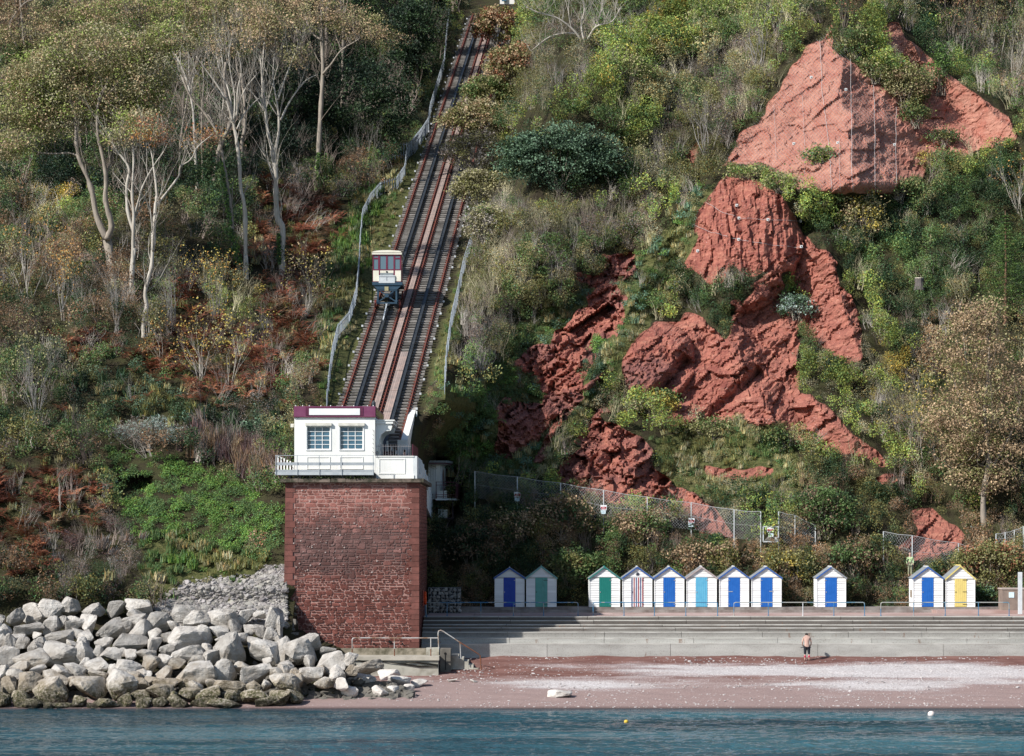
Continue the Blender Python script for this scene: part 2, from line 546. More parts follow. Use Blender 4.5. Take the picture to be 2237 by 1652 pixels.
def s_base(X, Z):
    X = np.asarray(X, float); Z = np.asarray(Z, float)
    L = np.interp(Z, [-4, -2, 0, 6, 6.7, 12, 19.1, 62.9, 120], [-18, -15.5, -13.3, -3.4, -3.6, 3.0, 13.8, 130.5, 282])
    k = 1 - .30 * smooth((-13 - X) / 18)
    L = np.where(Z > 19.1, 13.8 + (L - 13.8) * k, L)
    R = np.interp(Z, [-4, 4.9, 7, 10, 12.5, 20, 60, 120], [17.0, 17.6, 18.9, 21.0, 24.5, 32, 68, 150])
    xr = np.interp(Z, [-4, 0, 3, 4.2, 12, 14, 19.1, 62.9], [-9.0, -9.0, -11, -13.6, -13.6, -9.5, -4.9, 0.9])
    wd = np.interp(Z, [0, 4, 19, 60], [1.5, 1.6, 3, 6])
    w = smooth((X - xr) / wd)
    S = L * (1 - w) + R * w
    c = smooth((3.9 - np.abs(X - track_x(Z) - TRACK_SEP / 2)) / 1.0) * (Z > 14)
    return S * (1 - c) + (track_y(Z) + 1.0) * c


def to_px(X, Y, Z):
    d = Y + CAMD
    return CX + X * F / d, HY - (Z - HC) * F / d


def tent(px, py, x0, y0, x1, y1, wl, wr, fade=60):
    """a ridge along a line: 1 on the crest, falling to 0 at wl pixels on the left and wr on the right"""
    dx, dy = x1 - x0, y1 - y0; L = math.hypot(dx, dy)
    t = ((px - x0) * dx + (py - y0) * dy) / L
    s = ((px - x0) * dy - (py - y0) * dx) / L       # >0 : right of a line that runs downwards
    e = smooth((t + fade) / fade) * smooth((L + fade - t) / fade)
    return np.where(s > 0, np.clip(1 - s / wr, 0, 1), np.clip(1 + s / wl, 0, 1)) * e


def dome(px, py, cx, cy, rx, ry, ang=0, p=.5):
    c, s = math.cos(ang), math.sin(ang)
    u = ((px - cx) * c + (py - cy) * s) / rx; v = (-(px - cx) * s + (py - cy) * c) / ry
    return np.clip(1 - u * u - v * v, 0, 1) ** p


def relief(px, py, X, Z):
    """metres towards the sea"""
    r = 0.0
    r = r + 6.5 * tent(px + 11 * vnoise(Z / 1.6, 3.3, 1) + 5 * vnoise(Z / .5, 8.3, 1), py, 1806, 60, 1848, 420, 250, 190)
    r = r + 3.0 * tent(px, py, 2000, 90, 2230, 330, 40, 90)
    r = r + 4.0 * dome(px, py, 1615, 520, 135, 165)
    r = r + 2.5 * tent(px, py, 1790, 540, 1870, 780, 60, 60)
    r = r + 3.2 * dome(px, py, 1418, 790, 100, 95, 0, .6)
    r = r + 2.2 * tent(px, py, 1560, 700, 1690, 930, 120, 60)
    r = r - 1.6 * tent(px, py, 1660, 815, 1500, 960, 22, 22, 10)
    r = r - 1.8 * tent(px, py, 1500, 790, 1430, 870, 20, 26, 10)
    r = r + 1.6 * tent(px, py, 1480, 480, 1180, 1040, 70, 40)
    r = r + 1.8 * dome(px, py, 1330, 1010, 140, 110, 0, .7)
    r = r + 1.8 * dome(px, py, 1110, 960, 60, 90, 0, .6) + 1.5 * dome(px, py, 1240, 800, 60, 90, -.5, .6)
    r = r + 3.5 * dome(px, py, 1010, 840, 150, 175, .05, .9)
    r = r + 2.0 * tent(px, py, 1770, 880, 1940, 1060, 40, 60)
    r = r - 8.0 * dome(px, py, 2160, 60, 210, 150, .4, .8)
    r = r - 7.5 * dome(px, py, 952, 1085, 52, 86, 0, .6)
    r = r - 2.5 * dome(px, py, 293, 1062, 44, 30, 0, .6)
    r = r + 2.5 * dome(px, py, 2150, 960, 150, 170, 0, .8)
    r = r + 3.0 * dome(px, py, 1150, 560, 150, 130, 0, .8) + 3.0 * dome(px, py, 1250, 200, 180, 160, 0, .8)
    far = smooth((Z - 5) / 6)
    keep = 1 - smooth((4.6 - np.abs(X - track_x(Z) - TRACK_SEP / 2)) / 1.5) * (Z > 14)
    r = r + 2.0 * fbm(X / 11 + 40, Z / 9, 0, 3) * far
    return r * keep


def rock_detail(px, py, X, Z, rk, f):
    """small relief on bare rock, metres towards the sea"""
    u = X * .82 + Z * .57; v = -X * .57 + Z * .82          # strata dip to the lower right
    big = fbm(X / 2.6, Z / 2.6, 3.3, 4, True)
    f1, cid, edge = worley(u / 2.3 + .4 * vnoise(X, Z), v / 1.1, 5)
    g1, gid, gedge = worley(u / .8 + 9, v / .45 + .3 * vnoise(X * 2, Z * 2), 11)
    strata = np.abs(((v * 1.5 + .5 * fbm(X / 3, Z / 3, 1)) % 1) - .5) * 2
    flute = 1 - 2.2 * np.abs(vnoise(X * 1.5 + .5 * vnoise(X * .5, Z * .5), Z * .22 + X * .1, 7.7)) ** .7 + .35 * fbm(X * 3.5, Z * .8, 2, 2, True)
    def terr(t):
        fr = t - np.floor(t); return np.floor(t) + smooth((fr - .72) / .28) - t
    lm = smooth(.5 + 1.3 * vnoise(X / 4.1, Z / 4.1, 61)); lm2 = smooth(.5 + 1.5 * vnoise(X / 2.9 + 9, Z / 2.9, 71))
    ledge = terr(v * .62 + 2.4 * fbm(X / 4.2, Z / 4.2, 4.4, 5)) * (.35 + lm) + .55 * terr(v * 2.1 + 3.0 * fbm(X / 3.1, Z / 3.1, 14.4, 5)) * lm2
    facet = terr(2.6 * fbm(X / 1.9 + 3, Z / 1.9, 21.0, 3)) + .5 * terr(3.1 * fbm(X / .9, Z / .9 + 8, 31.0, 2))
    fine = fbm(X * 1.7, Z * 1.7, 2.1, 4)
    h1, hid, hedge = worley(u / .42 + .5 * vnoise(X * 3, Z * 3), v / .30, 23)
    tiny = .16 * (hid - .5) * smooth(hedge / .15) + .16 * fbm(X * 3.4, Z * 3.4, 6.5, 3, True)
    crev = np.clip(1 - np.abs(fbm(X / 2.2 + 7, Z / 2.2, 9.9, 4)) / .05, 0, 1)
    wx_ = .5 * vnoise(X * .8, Z * .8, 3); 
    S1 = shards(u / 2.6 + wx_, v / 1.5, 3); S2 = shards(u / 1.05 + wx_ * 2, v / .62, 17); S3 = shards(u / .45, v / .27 + wx_, 29)
    V1 = shards(X / .75 + .5 * vnoise(X * .4, Z * .5), Z / 2.6, 41); V2 = shards(X / .33 + .3 * vnoise(X, Z * .7), Z / 1.3, 47)
    grain = fbm(X * 3.4, Z * 3.4, 6.5, 3)
    r_net = .34 * S1 + .16 * S2 + .09 * S3 + .10 * ledge - .10 * crev + .25 * big + .08 * grain
    r_block = .42 * V1 + .26 * V2 + .10 * S3 + .18 * flute + .20 * big + .08 * grain
    r_slab = .75 * S1 + .34 * S2 + .16 * S3 + .16 * ledge - .35 * crev + .30 * big + .08 * grain
    r_crag = 1.35 * S1 + .80 * S2 + .30 * S3 + .20 * ledge - .6 * crev + .5 * big + .1 * grain
    r_boul = .55 * S1 + .30 * S2 + .14 * S3 - .25 * crev + .2 * big + .08 * grain
    out = np.select([rk == 1, rk == 2, rk == 3, rk == 4, rk == 5], [r_net, r_block, r_slab, r_crag, r_boul], 0.0)
    return out * f


def project_base(X, Z):
    Y = s_base(X, Z)
    return to_px(X, Y, Z)


def wob(X, Z):
    return 9 * fbm(X / 1.3, Z / 1.3, 5, 3), 9 * fbm(X / 1.3 + 50, Z / 1.3, 5, 3)


def surface(X, Z, detail=True):
    X = np.asarray(X, float); Z = np.asarray(Z, float)
    Y0 = s_base(X, Z)
    px, py = to_px(X, Y0, Z)
    Y = Y0 - relief(px, py, X, Z)
    px, py = to_px(X, Y, Z)
    wx, wy = wob(X, Z)
    f = look(rocksoft, px + wx, py + wy, True)
    rk = look(rockid, px + wx, py + wy)
    if detail:
        Y = Y - rock_detail(px, py, X, Z, rk, smooth((f - .3) / .5))
    return Y, px, py, f, rk


def cast(px, py, lo=160.0, hi=420.0):
    """first hit of the sight line through a photo point with the hillside"""
    px = np.atleast_1d(np.asarray(px, float)); py = np.atleast_1d(np.asarray(py, float))
    d = np.full(px.shape, lo); done = np.zeros(px.shape, bool); best = np.full(px.shape, hi)
    prev = d.copy()
    for s in np.arange(lo, hi, 1.5):
        X = (px - CX) * s / F; Z = HC + (HY - py) * s / F
        hit = (~done) & (s - CAMD >= surface(X, Z, False)[0])
        best[hit] = s; done |= hit
        if done.all():
            break
    a = best - 1.5; b = best.copy()
    for _ in range(6):
        m = (a + b) / 2
        X = (px - CX) * m / F; Z = HC + (HY - py) * m / F
        h = m - CAMD >= surface(X, Z, False)[0]
        b = np.where(h, m, b); a = np.where(h, a, m)
    return (a + b) / 2


def on_hill(px, py):
    d = float(cast(px, py)[0])
    return P(px, py, d), d


# ------------------------------------------------------------------ hillside mesh
k = N('hillside_ground')
rockA = k.n('ShaderNodeAttribute', attribute_name='rock').outputs['Fac']
darkA = k.n('ShaderNodeAttribute', attribute_name='crust').outputs['Fac']
greenA = k.n('ShaderNodeAttribute', attribute_name='green').outputs['Fac']
vec = k.pos()
strat = k.pos((.5, .5, 2.6), (0, .6, 0))
n1 = k.noise(.9, 8, vec, .65); n2 = k.noise(6.0, 6, vec, .7); n3 = k.noise(1.4, 8, strat, .7)
red = k.mix((.37, .138, .10), (.22, .072, .056), k.ramp(n1, .38, .62))
red = k.mix(red, (.50, .235, .16), k.ramp(n3, .52, .78))
red = k.mix(red, (.15, .048, .042), k.math('MULTIPLY', k.ramp(n3, .44, .30), .7))
red = k.mix(red, (.17, .085, .08), k.math('MULTIPLY', darkA, k.ramp(n2, .3, .6)))
red = k.mix(red, (.15, .055, .048), k.ramp(n2, .52, .66))
red = k.mix(red, (.48, .22, .155), k.ramp(k.noise(2.6, 7, vec, .7), .56, .68))
paleA = k.n('ShaderNodeAttribute', attribute_name='pale').outputs['Fac']
red = k.mix(red, (.49, .25, .185), k.math('MULTIPLY', paleA, k.ramp(n1, .35, .6)))
speck = k.n('ShaderNodeTexVoronoi', {'Scale': 4.5, 'Vector': vec})
sp = k.math('MULTIPLY', k.math('LESS_THAN', speck.outputs['Distance'], .11), k.math('GREATER_THAN', k.noise(.7, 2, vec), .5))
red = k.mix(red, (.62, .50, .46), sp)
earth = k.mix((.035, .028, .018), (.05, .05, .022), k.ramp(n1, .4, .6))
grassy = k.mix((.075, .085, .028), (.14, .13, .055), k.ramp(n2, .4, .65))
grassy = k.mix(grassy, (.035, .045, .016), k.ramp(k.noise(3.2, 7, vec, .75), .48, .60))
earth = k.mix(earth, grassy, greenA)
mask = k.ramp(k.math('ADD', rockA, k.math('MULTIPLY', k.math('SUBTRACT', n2, .5), .5)), .42, .55)
colr = k.mix(earth, red, mask)
hb = k.math('ADD', k.math('MULTIPLY', n3, .6), k.math('MULTIPLY', n2, .5))
HILLMAT = k.bsdf(colr, .92, hb, 1.0, .2, .12)

xs = np.concatenate([np.arange(-75, -2, .5), np.arange(-2, 42, .12), np.arange(42, 85, .6)])
zs = np.concatenate([np.arange(-3, 4.5, .25), np.arange(4.5, 60, .12), np.arange(60, 100, .7)])
XX, ZZ = np.meshgrid(xs, zs)
YY, PXX, PYY, RF, RKK = surface(XX, ZZ)
ZON = look(zone, PXX, PYY)
crust = (np.isin(RKK, [4, 5]) * smooth(fbm(XX / 2.2, ZZ / 2.2, 9, 4) * 1.6 + .55)).astype(float)
crust = np.where(RKK == 5, crust * (PXX < 1500), crust)
green = np.isin(ZON, [ZI['grass'], ZI['greenbank'], ZI['olive']]).astype(float)
YY = YY - (RF < .3) * .18 * fbm(XX * 1.2, ZZ * 1.2, 4, 3)
hill = np_mesh('hillside', np.stack([XX, YY, ZZ], -1).reshape(-1, 3), grid_faces(*XX.shape), HILLMAT, False,
               {'rock': ('FLOAT', RF.ravel()), 'crust': ('FLOAT', crust.ravel()), 'green': ('FLOAT', green.ravel()), 'pale': ('FLOAT', ((RKK == 1) * .75 + (RKK == 3) * .15).ravel())})
structure(hill)
# ------------------------------------------------------------------ sea
k = N('sea_water')
wv = k.pos((.6, 2.0, 1))
wb = k.noise(3.2, 4, wv, .65)
deep = k.mix((.014, .045, .062), (.045, .125, .155), k.ramp(k.noise(.06, 3, k.pos((.3, 1.5, 1))), .4, .6))
SEA = k.bsdf(deep, .06, wb, 1.0, .16, .5)
k.b.inputs['IOR'].default_value = 1.33
wx = np.concatenate([np.arange(-400, -32, 8.0), np.arange(-32, 32, .11), np.arange(32, 400, 8.0)])
wy = np.concatenate([np.arange(-185, -54, 3.0), np.arange(-54, -13.5, .13), np.arange(-13.5, -2, 1.0)])
WX, WY = np.meshgrid(wx, wy)
warp = 1.5 * fbm(WX / 6, WY / 4, 1, 2)
WZ = .16 * fbm(WX / 1.3 + warp, WY / .75, 2.2, 4) + .06 * fbm(WX / 5 + 9, WY / 1.8 + warp, 8.1, 2)
calm = smooth((-WY - 15.6) / 6) * (.55 + .45 * smooth(.5 + 1.6 * vnoise(WX / 40, WY / 5.5, 3)))
WZ = WZ * calm
sea = structure(np_mesh('sea', np.stack([WX, WY, WZ], -1).reshape(-1, 3), grid_faces(*WX.shape), SEA, True))
k = N('open_sea'); OS = k.bsdf((.01, .045, .06), .25, k.noise(.8, 4, k.pos((.5, 1.5, 1))), .6, .15, .5)
b = MB(); b.add([(-1500, -1500, -.12), (1500, -1500, -.12), (1500, -180, -.12), (-1500, -180, -.12)], [(0, 1, 2, 3)])
structure(b.build('open_sea', OS))


# ------------------------------------------------------------------ beach
def beach_z(X, Y):
    z = 2.35 * (np.asarray(Y, float) + 15.7) / 15.7
    z = np.where(z < 1.2, z, 1.2 + (z - 1.2) * 1.0)
    return z


k = N('beach_shingle')
v = k.pos()
big = k.noise(.16, 5, k.pos((.35, 1.3, 1)), .55)
mid = k.noise(.9, 5, k.pos((.5, 1.6, 1)), .7)
fine = k.noise(14, 3, v, .8)
sand = k.mix((.15, .075, .062), (.22, .118, .10), k.ramp(mid, .4, .6))
pinkw = k.mix((.24, .165, .150), (.35, .265, .245), k.ramp(fine, .35, .65))
sep = k.n('ShaderNodeSeparateXYZ', {0: v})
sx, sy = sep.outputs[0], sep.outputs[1]
low = k.math('ADD', k.ramp(sy, -4.5, -9.5), k.math('MULTIPLY', k.math('SUBTRACT', mid, .5), 1.2))
colr = k.mix(sand, pinkw, k.ramp(low, .3, .7))
# drifts of white shingle
bandA = k.math('SUBTRACT', 1.0, k.math('ABSOLUTE', k.math('DIVIDE', k.math('ADD', sy, 5.0), 2.6)))
bandB = k.math('SUBTRACT', 1.0, k.math('ABSOLUTE', k.math('DIVIDE', k.math('ADD', sy, 8.6), 2.6)))
bandA = k.math('MULTIPLY', bandA, k.ramp(sx, 4, 14)); bandB = k.math('MULTIPLY', bandB, k.ramp(sx, -6, 10))
drift = k.math('ADD', k.math('MAXIMUM', bandA, k.math('MULTIPLY', bandB, .85)), k.math('MULTIPLY', k.math('SUBTRACT', big, .5), 4.2))
drift = k.math('ADD', drift, k.math('MULTIPLY', k.math('SUBTRACT', fine, .5), 1.3))
white = k.mix((.40, .36, .35), (.72, .70, .69), k.ramp(k.noise(9, 4, v, .8), .4, .62))
colr = k.mix(colr, white, k.math('MULTIPLY', k.ramp(drift, .38, .80), .85))
vo = k.n('ShaderNodeTexVoronoi', {'Scale': 5.0, 'Vector': v})
colr = k.mix(colr, (.75, .72, .70), k.math('MULTIPLY', k.math('LESS_THAN', vo.outputs['Distance'], .16), k.math('GREATER_THAN', k.noise(2, 2, v), .56)))
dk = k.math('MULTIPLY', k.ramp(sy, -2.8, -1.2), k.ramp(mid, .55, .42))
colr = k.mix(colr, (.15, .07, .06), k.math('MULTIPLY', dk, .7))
wet = k.ramp(sy, -14.9, -15.8)
colr = k.mix(colr, k.mix(colr, (.3, .27, .27), 1.0, 'MULTIPLY'), wet)
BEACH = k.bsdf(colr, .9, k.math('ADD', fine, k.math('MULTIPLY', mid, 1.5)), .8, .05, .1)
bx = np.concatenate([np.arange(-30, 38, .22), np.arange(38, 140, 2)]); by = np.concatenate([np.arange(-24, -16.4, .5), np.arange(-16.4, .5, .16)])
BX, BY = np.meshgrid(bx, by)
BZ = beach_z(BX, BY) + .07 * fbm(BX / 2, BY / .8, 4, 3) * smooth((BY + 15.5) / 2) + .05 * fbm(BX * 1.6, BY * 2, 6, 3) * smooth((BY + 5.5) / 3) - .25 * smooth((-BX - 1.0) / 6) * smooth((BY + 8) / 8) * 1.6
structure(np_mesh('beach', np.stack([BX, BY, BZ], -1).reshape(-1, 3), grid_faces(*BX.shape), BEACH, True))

# ------------------------------------------------------------------ stones
import bmesh


def ico(sub):
    bm = bmesh.new(); bmesh.ops.create_icosphere(bm, subdivisions=sub, radius=1)
    v = np.array([x.co[:] for x in bm.verts]); f = np.array([[q.index for q in p.verts] for p in bm.faces]); bm.free()
    return v, f


ICO = {s: ico(s) for s in (1, 2, 3, 4)}


def rock_verts(seed, sub=3, cuts=12, rough=.06):
    r = np.random.default_rng(seed)
    v, f = ICO[sub]; v = v.copy()
    for _ in range(cuts):
        n = r.normal(size=3); n /= np.linalg.norm(n)
        h = r.uniform(.46, .80)
        d = v @ n
        o = d > h
        v[o] -= np.outer((d[o] - h) * .93, n)
    nn = fbm(v[:, 0] * 2.6 + seed, v[:, 1] * 2.6, v[:, 2] * 2.6, 4, True)
    v *= (1 + rough * 1.3 * nn)[:, None]
    v /= np.abs(v).max(0)
    return v, f


k = N('limestone_boulder')
oi = k.n('ShaderNodeObjectInfo')
v0 = k.pos()
nA = k.noise(1.3, 8, v0, .65); nB = k.noise(7, 6, v0, .75)
base = k.mix((.38, .345, .305), (.57, .535, .49), k.ramp(nA, .38, .6))
warm = k.mix((.37, .30, .22), (.50, .43, .34), k.ramp(nA, .4, .6))
sp_ = k.n('ShaderNodeSeparateXYZ', {0: v0})
wz = k.math('ADD', sp_.outputs[2], k.math('MULTIPLY', k.math('SUBTRACT', nA, .5), 2.4))
base = k.mix(base, warm, k.ramp(k.math('ADD', wz, k.math('MULTIPLY', k.math('SUBTRACT', oi.outputs['Random'], .5), 2.0)), 2.6, 1.2))
base = k.mix(base, (.22, .20, .185), k.math('MULTIPLY', k.ramp(nB, .56, .72), .6))
base = k.mix(base, (.64, .62, .60), k.math('MULTIPLY', k.ramp(nB, .44, .30), .45))
gm = k.math('MULTIPLY', k.ramp(wz, 1.5, .7), k.ramp(nB, .38, .56))
base = k.mix(base, (.055, .06, .018), gm)
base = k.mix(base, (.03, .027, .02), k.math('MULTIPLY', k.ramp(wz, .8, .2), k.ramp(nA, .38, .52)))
val = k.math('MULTIPLY_ADD', oi.outputs['Random'], .42, .70)
hs = k.n('ShaderNodeHueSaturation', {'Value': val, 'Color': base})
BOULDER0 = hs.outputs[0]
BOULDER = k.bsdf(hs.outputs[0], .9, k.math('ADD', nA, k.math('MULTIPLY', nB, .6)), 1.0, .22, .2)

PALEB = simple('white_limestone', (.66, .62, .57), (.46, .42, .38), 1.8, .9, .9, .08, rnd=.12)


def hull_rock(seed):
    r = np.random.default_rng(seed)
    bm = bmesh.new()
    n = r.integers(11, 17)
    p = r.normal(size=(n, 3)); p /= np.linalg.norm(p, axis=1)[:, None]
    p = np.sign(p) * np.abs(p) ** .75 * r.uniform(.85, 1.12, (n, 1))
    for q in p: bm.verts.new(q)
    res = bmesh.ops.convex_hull(bm, input=bm.verts[:])
    for v_ in [v_ for v_ in bm.verts if not v_.link_faces]: bm.verts.remove(v_)
    bmesh.ops.subdivide_edges(bm, edges=bm.edges[:], cuts=3, use_grid_fill=True)
    bmesh.ops.smooth_vert(bm, verts=bm.verts[:], factor=.45, use_axis_x=True, use_axis_y=True, use_axis_z=True)
    bmesh.ops.subdivide_edges(bm, edges=bm.edges[:], cuts=1, use_grid_fill=True)
    bmesh.ops.triangulate(bm, faces=bm.faces[:])
    v_ = np.array([x.co[:] for x in bm.verts]); bm.verts.index_update()
    f_ = np.array([[q.index for q in fa.verts] for fa in bm.faces]); bm.free()
    nn = fbm(v_[:, 0] * 2.2 + seed, v_[:, 1] * 2.2, v_[:, 2] * 2.2, 4, True); n2_ = fbm(v_[:, 0] * 7 + seed, v_[:, 1] * 7, v_[:, 2] * 7, 2)
    v_ = v_ * (1 + .085 * nn + .022 * n2_)[:, None]
    v_ /= np.abs(v_).max(0)
    return v_, f_


rock_meshes = []
for i in range(16):
    vv, ff = hull_rock(100 + i)
    o = np_mesh('boulder', vv, ff, BOULDER, False, link=False)
    rock_meshes.append(o.data); bpy.data.objects.remove(o)
# small stones between and above the boulders
# boulders as measured on the photograph: x, y, width, height
z8 = lambda t: (t[0] * .2931, 1238.3 + t[1] * .2931, t[2] * .2931, t[3] * .2931)
zt = lambda t: (597.3 + t[0] * .2821, 1034.3 + t[1] * .2821, t[2] * .2821, t[3] * .2821)
zb = lambda t: (728.4 + t[0] * .1954, 1325.7 + t[1] * .1954, t[2] * .1954, t[3] * .1954)
ROWS = [
 ('top', z8, [(-60,410,120,110),(5,400,90,110),(110,385,150,120),(235,345,200,150),(375,320,190,140),(530,300,140,150),(715,325,175,95),(873,312,130,115),(1055,300,220,110)]),
 ('second', z8, [(1060,355,190,80),(1000,400,170,100),(1385,360,230,130),(1480,400,190,140),(1180,410,210,150),(1700,390,270,140),(1840,370,130,100),(1935,360,100,60),(2045,415,150,210),(385,435,130,130),(475,415,70,90),(555,395,120,60),(675,430,130,140),(570,440,140,110),(823,455,185,160),(60,465,100,80),(-40,480,120,110)]),
 ('third', z8, [(225,475,210,110),(10,500,90,100),(0,560,90,120),(85,560,100,130),(150,520,90,70),(450,515,210,110),(600,500,130,80),(655,520,130,90),(770,570,150,80),(930,450,120,90),(1050,490,190,190),(975,570,250,150),(1165,510,100,100),(1160,585,120,110),(1360,535,300,170),(1500,510,170,150),(1640,475,140,120),(1750,450,110,90),(1850,480,100,90),(1925,485,110,100),(2010,510,110,110),(1290,450,90,100),(-70,580,100,120),(1240,520,90,80),(290,520,80,60)]),
 ('fourth', z8, [(180,570,100,90),(315,560,80,70),(265,610,150,110),(540,570,80,60),(640,560,110,70),(460,645,280,190),(640,650,140,180),(740,630,80,90),(830,655,140,110),(890,640,90,80),(965,665,105,95),(1090,660,150,80),(1395,660,240,140),(1530,610,110,80),(1590,680,140,110),(1735,620,240,240),(1690,540,150,60),(1800,540,130,90),(1900,570,130,110),(1990,650,290,180),(2170,630,200,200),(60,670,180,140),(250,690,280,140),(1260,610,130,90),(-50,690,110,130)]),
 ('fifth', z8, [(145,745,170,90),(30,790,110,120),(120,810,150,90),(280,780,130,90),(430,790,200,120),(560,770,160,90),(745,735,190,110),(945,760,190,120),(1130,730,170,130),(1240,700,130,110),(1220,790,140,100),(1440,700,150,80),(1450,810,310,190),(1660,780,200,170),(1815,755,130,100),(1910,800,220,150),(1990,710,90,60),(2085,785,150,110),(2190,800,100,80),(640,720,110,80),(850,770,90,90),(-60,820,110,110),(1060,790,90,60),(1330,730,110,90)]),
 ('sixth', z8, [(60,890,160,150),(215,870,170,160),(440,830,220,110),(410,930,280,200),(660,905,240,160),(720,810,170,80),(890,880,260,220),(1000,830,150,90),(1040,880,160,110),(1090,800,90,60),(1200,940,190,130),(1255,870,190,110),(1430,900,160,100),(1130,850,90,60),(1720,890,230,90),(1885,895,110,90),(1980,885,80,80),(2130,870,220,150),(-50,930,140,150),(320,870,110,80),(560,850,110,70),(1590,880,110,80)]),
 ('waterline', z8, [(20,1010,120,140),(190,975,170,110),(150,1020,110,80),(270,1025,200,80),(460,1030,140,60),(610,1015,130,90),(800,1020,220,70),(950,1000,120,110),(1050,960,150,90),(1070,1020,120,80),(1190,1010,130,80),(1290,970,100,80),(1340,1010,150,100),(1420,940,150,90),(1490,1010,150,90),(1575,960,210,130),(1690,1020,270,70),(1740,960,180,90),(1910,970,210,120),(2000,1010,170,90),(2110,980,190,110),(2200,960,100,120),(380,1040,110,60),(700,1035,90,50),(-60,1020,110,110),(550,1035,90,50)]),
 ('tower', zt, [(200,1390,250,210),(275,1320,200,140),(425,1370,120,80),(275,1465,95,110),(435,1475,220,180),(590,1460,140,130),(60,1530,140,110),(310,1560,200,130),(510,1560,150,150),(720,1500,240,100),(180,1600,180,100),(35,1160,80,230),(60,1420,120,150),(40,1310,100,110),(370,1530,90,90),(600,1530,110,90),(390,1620,140,80),(100,1490,110,90)]),
 ('beach', zb, [(300,840,320,200),(200,940,200,130),(525,940,180,120),(670,935,150,100),(820,910,150,90),(720,840,260,150),(610,745,240,120),(90,860,150,140),(400,900,110,90),(960,848,180,80),(1335,818,100,36),(1565,825,85,30)]),
]
ordinals = ['first', 'second', 'third', 'fourth', 'fifth', 'sixth', 'seventh', 'eighth', 'ninth', 'tenth', '11th', '12th', '13th', '14th', '15th', '16th', '17th', '18th', '19th', '20th', '21st', '22nd', '23rd', '24th', '25th', '26th', '27th', '28th', '29th', '30th']
rowname = {'top': 'top row under the grass', 'second': 'second row from top', 'third': 'third row from top',
           'fourth': 'fourth row from top', 'fifth': 'fifth row from top', 'sixth': 'row above the waterline',
           'waterline': 'row at the waterline', 'tower': 'heap at tower foot', 'beach': 'heap spilling onto beach'}
bi = 0
for rn, conv, lst in ROWS:
    items = sorted([conv(t) for t in lst], key=lambda t: t[0])
    items_in = [t for t in items if t[0] + t[2] / 2 > 0]
    for j, (x, y, w, h) in enumerate(items_in):
        r = random.Random(bi * 31 + 5)
        if rn == 'beach' and x > 760:
            yb = y + h / 2                                      # sits on the sloping beach: find where the sight line meets it
            d = 170.0
            for _ in range(20):
                zz = HC + (HY - yb) * d / F
                d += .4 * ((2.35 * (d - CAMD + 15.7) / 15.7) - zz) / (-.15 - .05) if False else 0
            # both are linear in d: solve directly
            a0, a1 = HC, (HY - yb) / F
            m = 2.35 / 15.7
            d = (a0 - m * (15.7 - CAMD)) / (m - a1)
            d += w * d / F * .3
        else:
            d = 164.6 + (1548 - y) * .046
            if rn == 'tower':
                d = min(d, 173.6)
        sx_ = w * d / F / 2; sz_ = h * d / F / 2
        sy_ = (sx_ + sz_) / 2 * r.uniform(.95, 1.25)
        size = 'large' if w * h > 1900 else ('small' if w * h < 650 else 'mid-sized')
        look_ = 'broad' if w > 1.7 * h else ('upright' if h > 1.05 * w else 'blocky')
        mossy = 'algae-stained tan' if rn == 'waterline' else ('buff' if rn in ('fifth', 'sixth') else ('white' if rn == 'beach' else 'pale grey'))
        o = bpy.data.objects.new('boulder', rock_meshes[(bi * 7 + 3) % 16])
        COL.objects.link(o)
        p = P(x, y, d)
        o.location = p + Vector((0, sy_ * .1 - .3, 0))
        o.scale = (sx_ * 1.16, sy_ * 1.15, sz_ * 1.18)
        o.rotation_euler = (r.choice([0, math.pi]) + r.uniform(-.12, .12), r.uniform(-.25, .25), r.choice([0, math.pi]) + r.uniform(-.4, .4))
        if rn == 'beach':
            o.material_slots[0].link = 'OBJECT'; o.material_slots[0].material = PALEB
        tag(o, f'{size} {look_} {mossy} boulder, {ordinals[j]} from left in {rowname[rn]}', 'boulder', 'limestone boulders heaped left of the tower')
        bi += 1
o = bpy.data.objects.new('flat_rock', rock_meshes[4]); COL.objects.link(o)
o.location = (2.75, -12.3, .62); o.scale = (.82, .6, .30)
o.material_slots[0].link = 'OBJECT'; o.material_slots[0].material = PALEB
tag(o, 'low flat white rock lying alone on the open pebble beach', 'rock')

# rubble below and above the boulders
def stone_field(name, pts, sizes, mat, seed, sub=1, kind='stuff', label=None, flat=.7):
    r = np.random.default_rng(seed)
    protos = [rock_verts(seed + i, sub, 5, .05)[0] for i in range(8)]
    f = ICO[sub][1]; nv = len(protos[0])
    n = len(pts)
    V = np.zeros((n, nv, 3)); 
    for i in range(n):
        a = r.uniform(0, 6.28); c, s = math.cos(a), math.sin(a)
        p = protos[i % 8] * (sizes[i] * np.array([1.15, 1, flat]))
        t = r.uniform(-.5, .5); ct, st = math.cos(t), math.sin(t)
        q = np.stack([p[:, 0] * ct + p[:, 2] * st, p[:, 1], -p[:, 0] * st + p[:, 2] * ct], 1)
        V[i] = np.stack([q[:, 0] * c - q[:, 1] * s, q[:, 0] * s + q[:, 1] * c, q[:, 2]], 1) + pts[i]
    FF = (f[None] + (np.arange(n) * nv)[:, None, None]).reshape(-1, 3)
    g = r.uniform(.55, 1.0, n) ** 1.2
    tone = np.stack([g, g * r.uniform(.95, 1.0, n), g * r.uniform(.90, 1.0, n), np.ones(n)], 1)
    col = np.repeat(tone, nv, 0)
    o = np_mesh(name, V.reshape(-1, 3), FF, mat, False, {'col': ('FLOAT_COLOR', col)})
    return tag(o, label, None, None, kind)


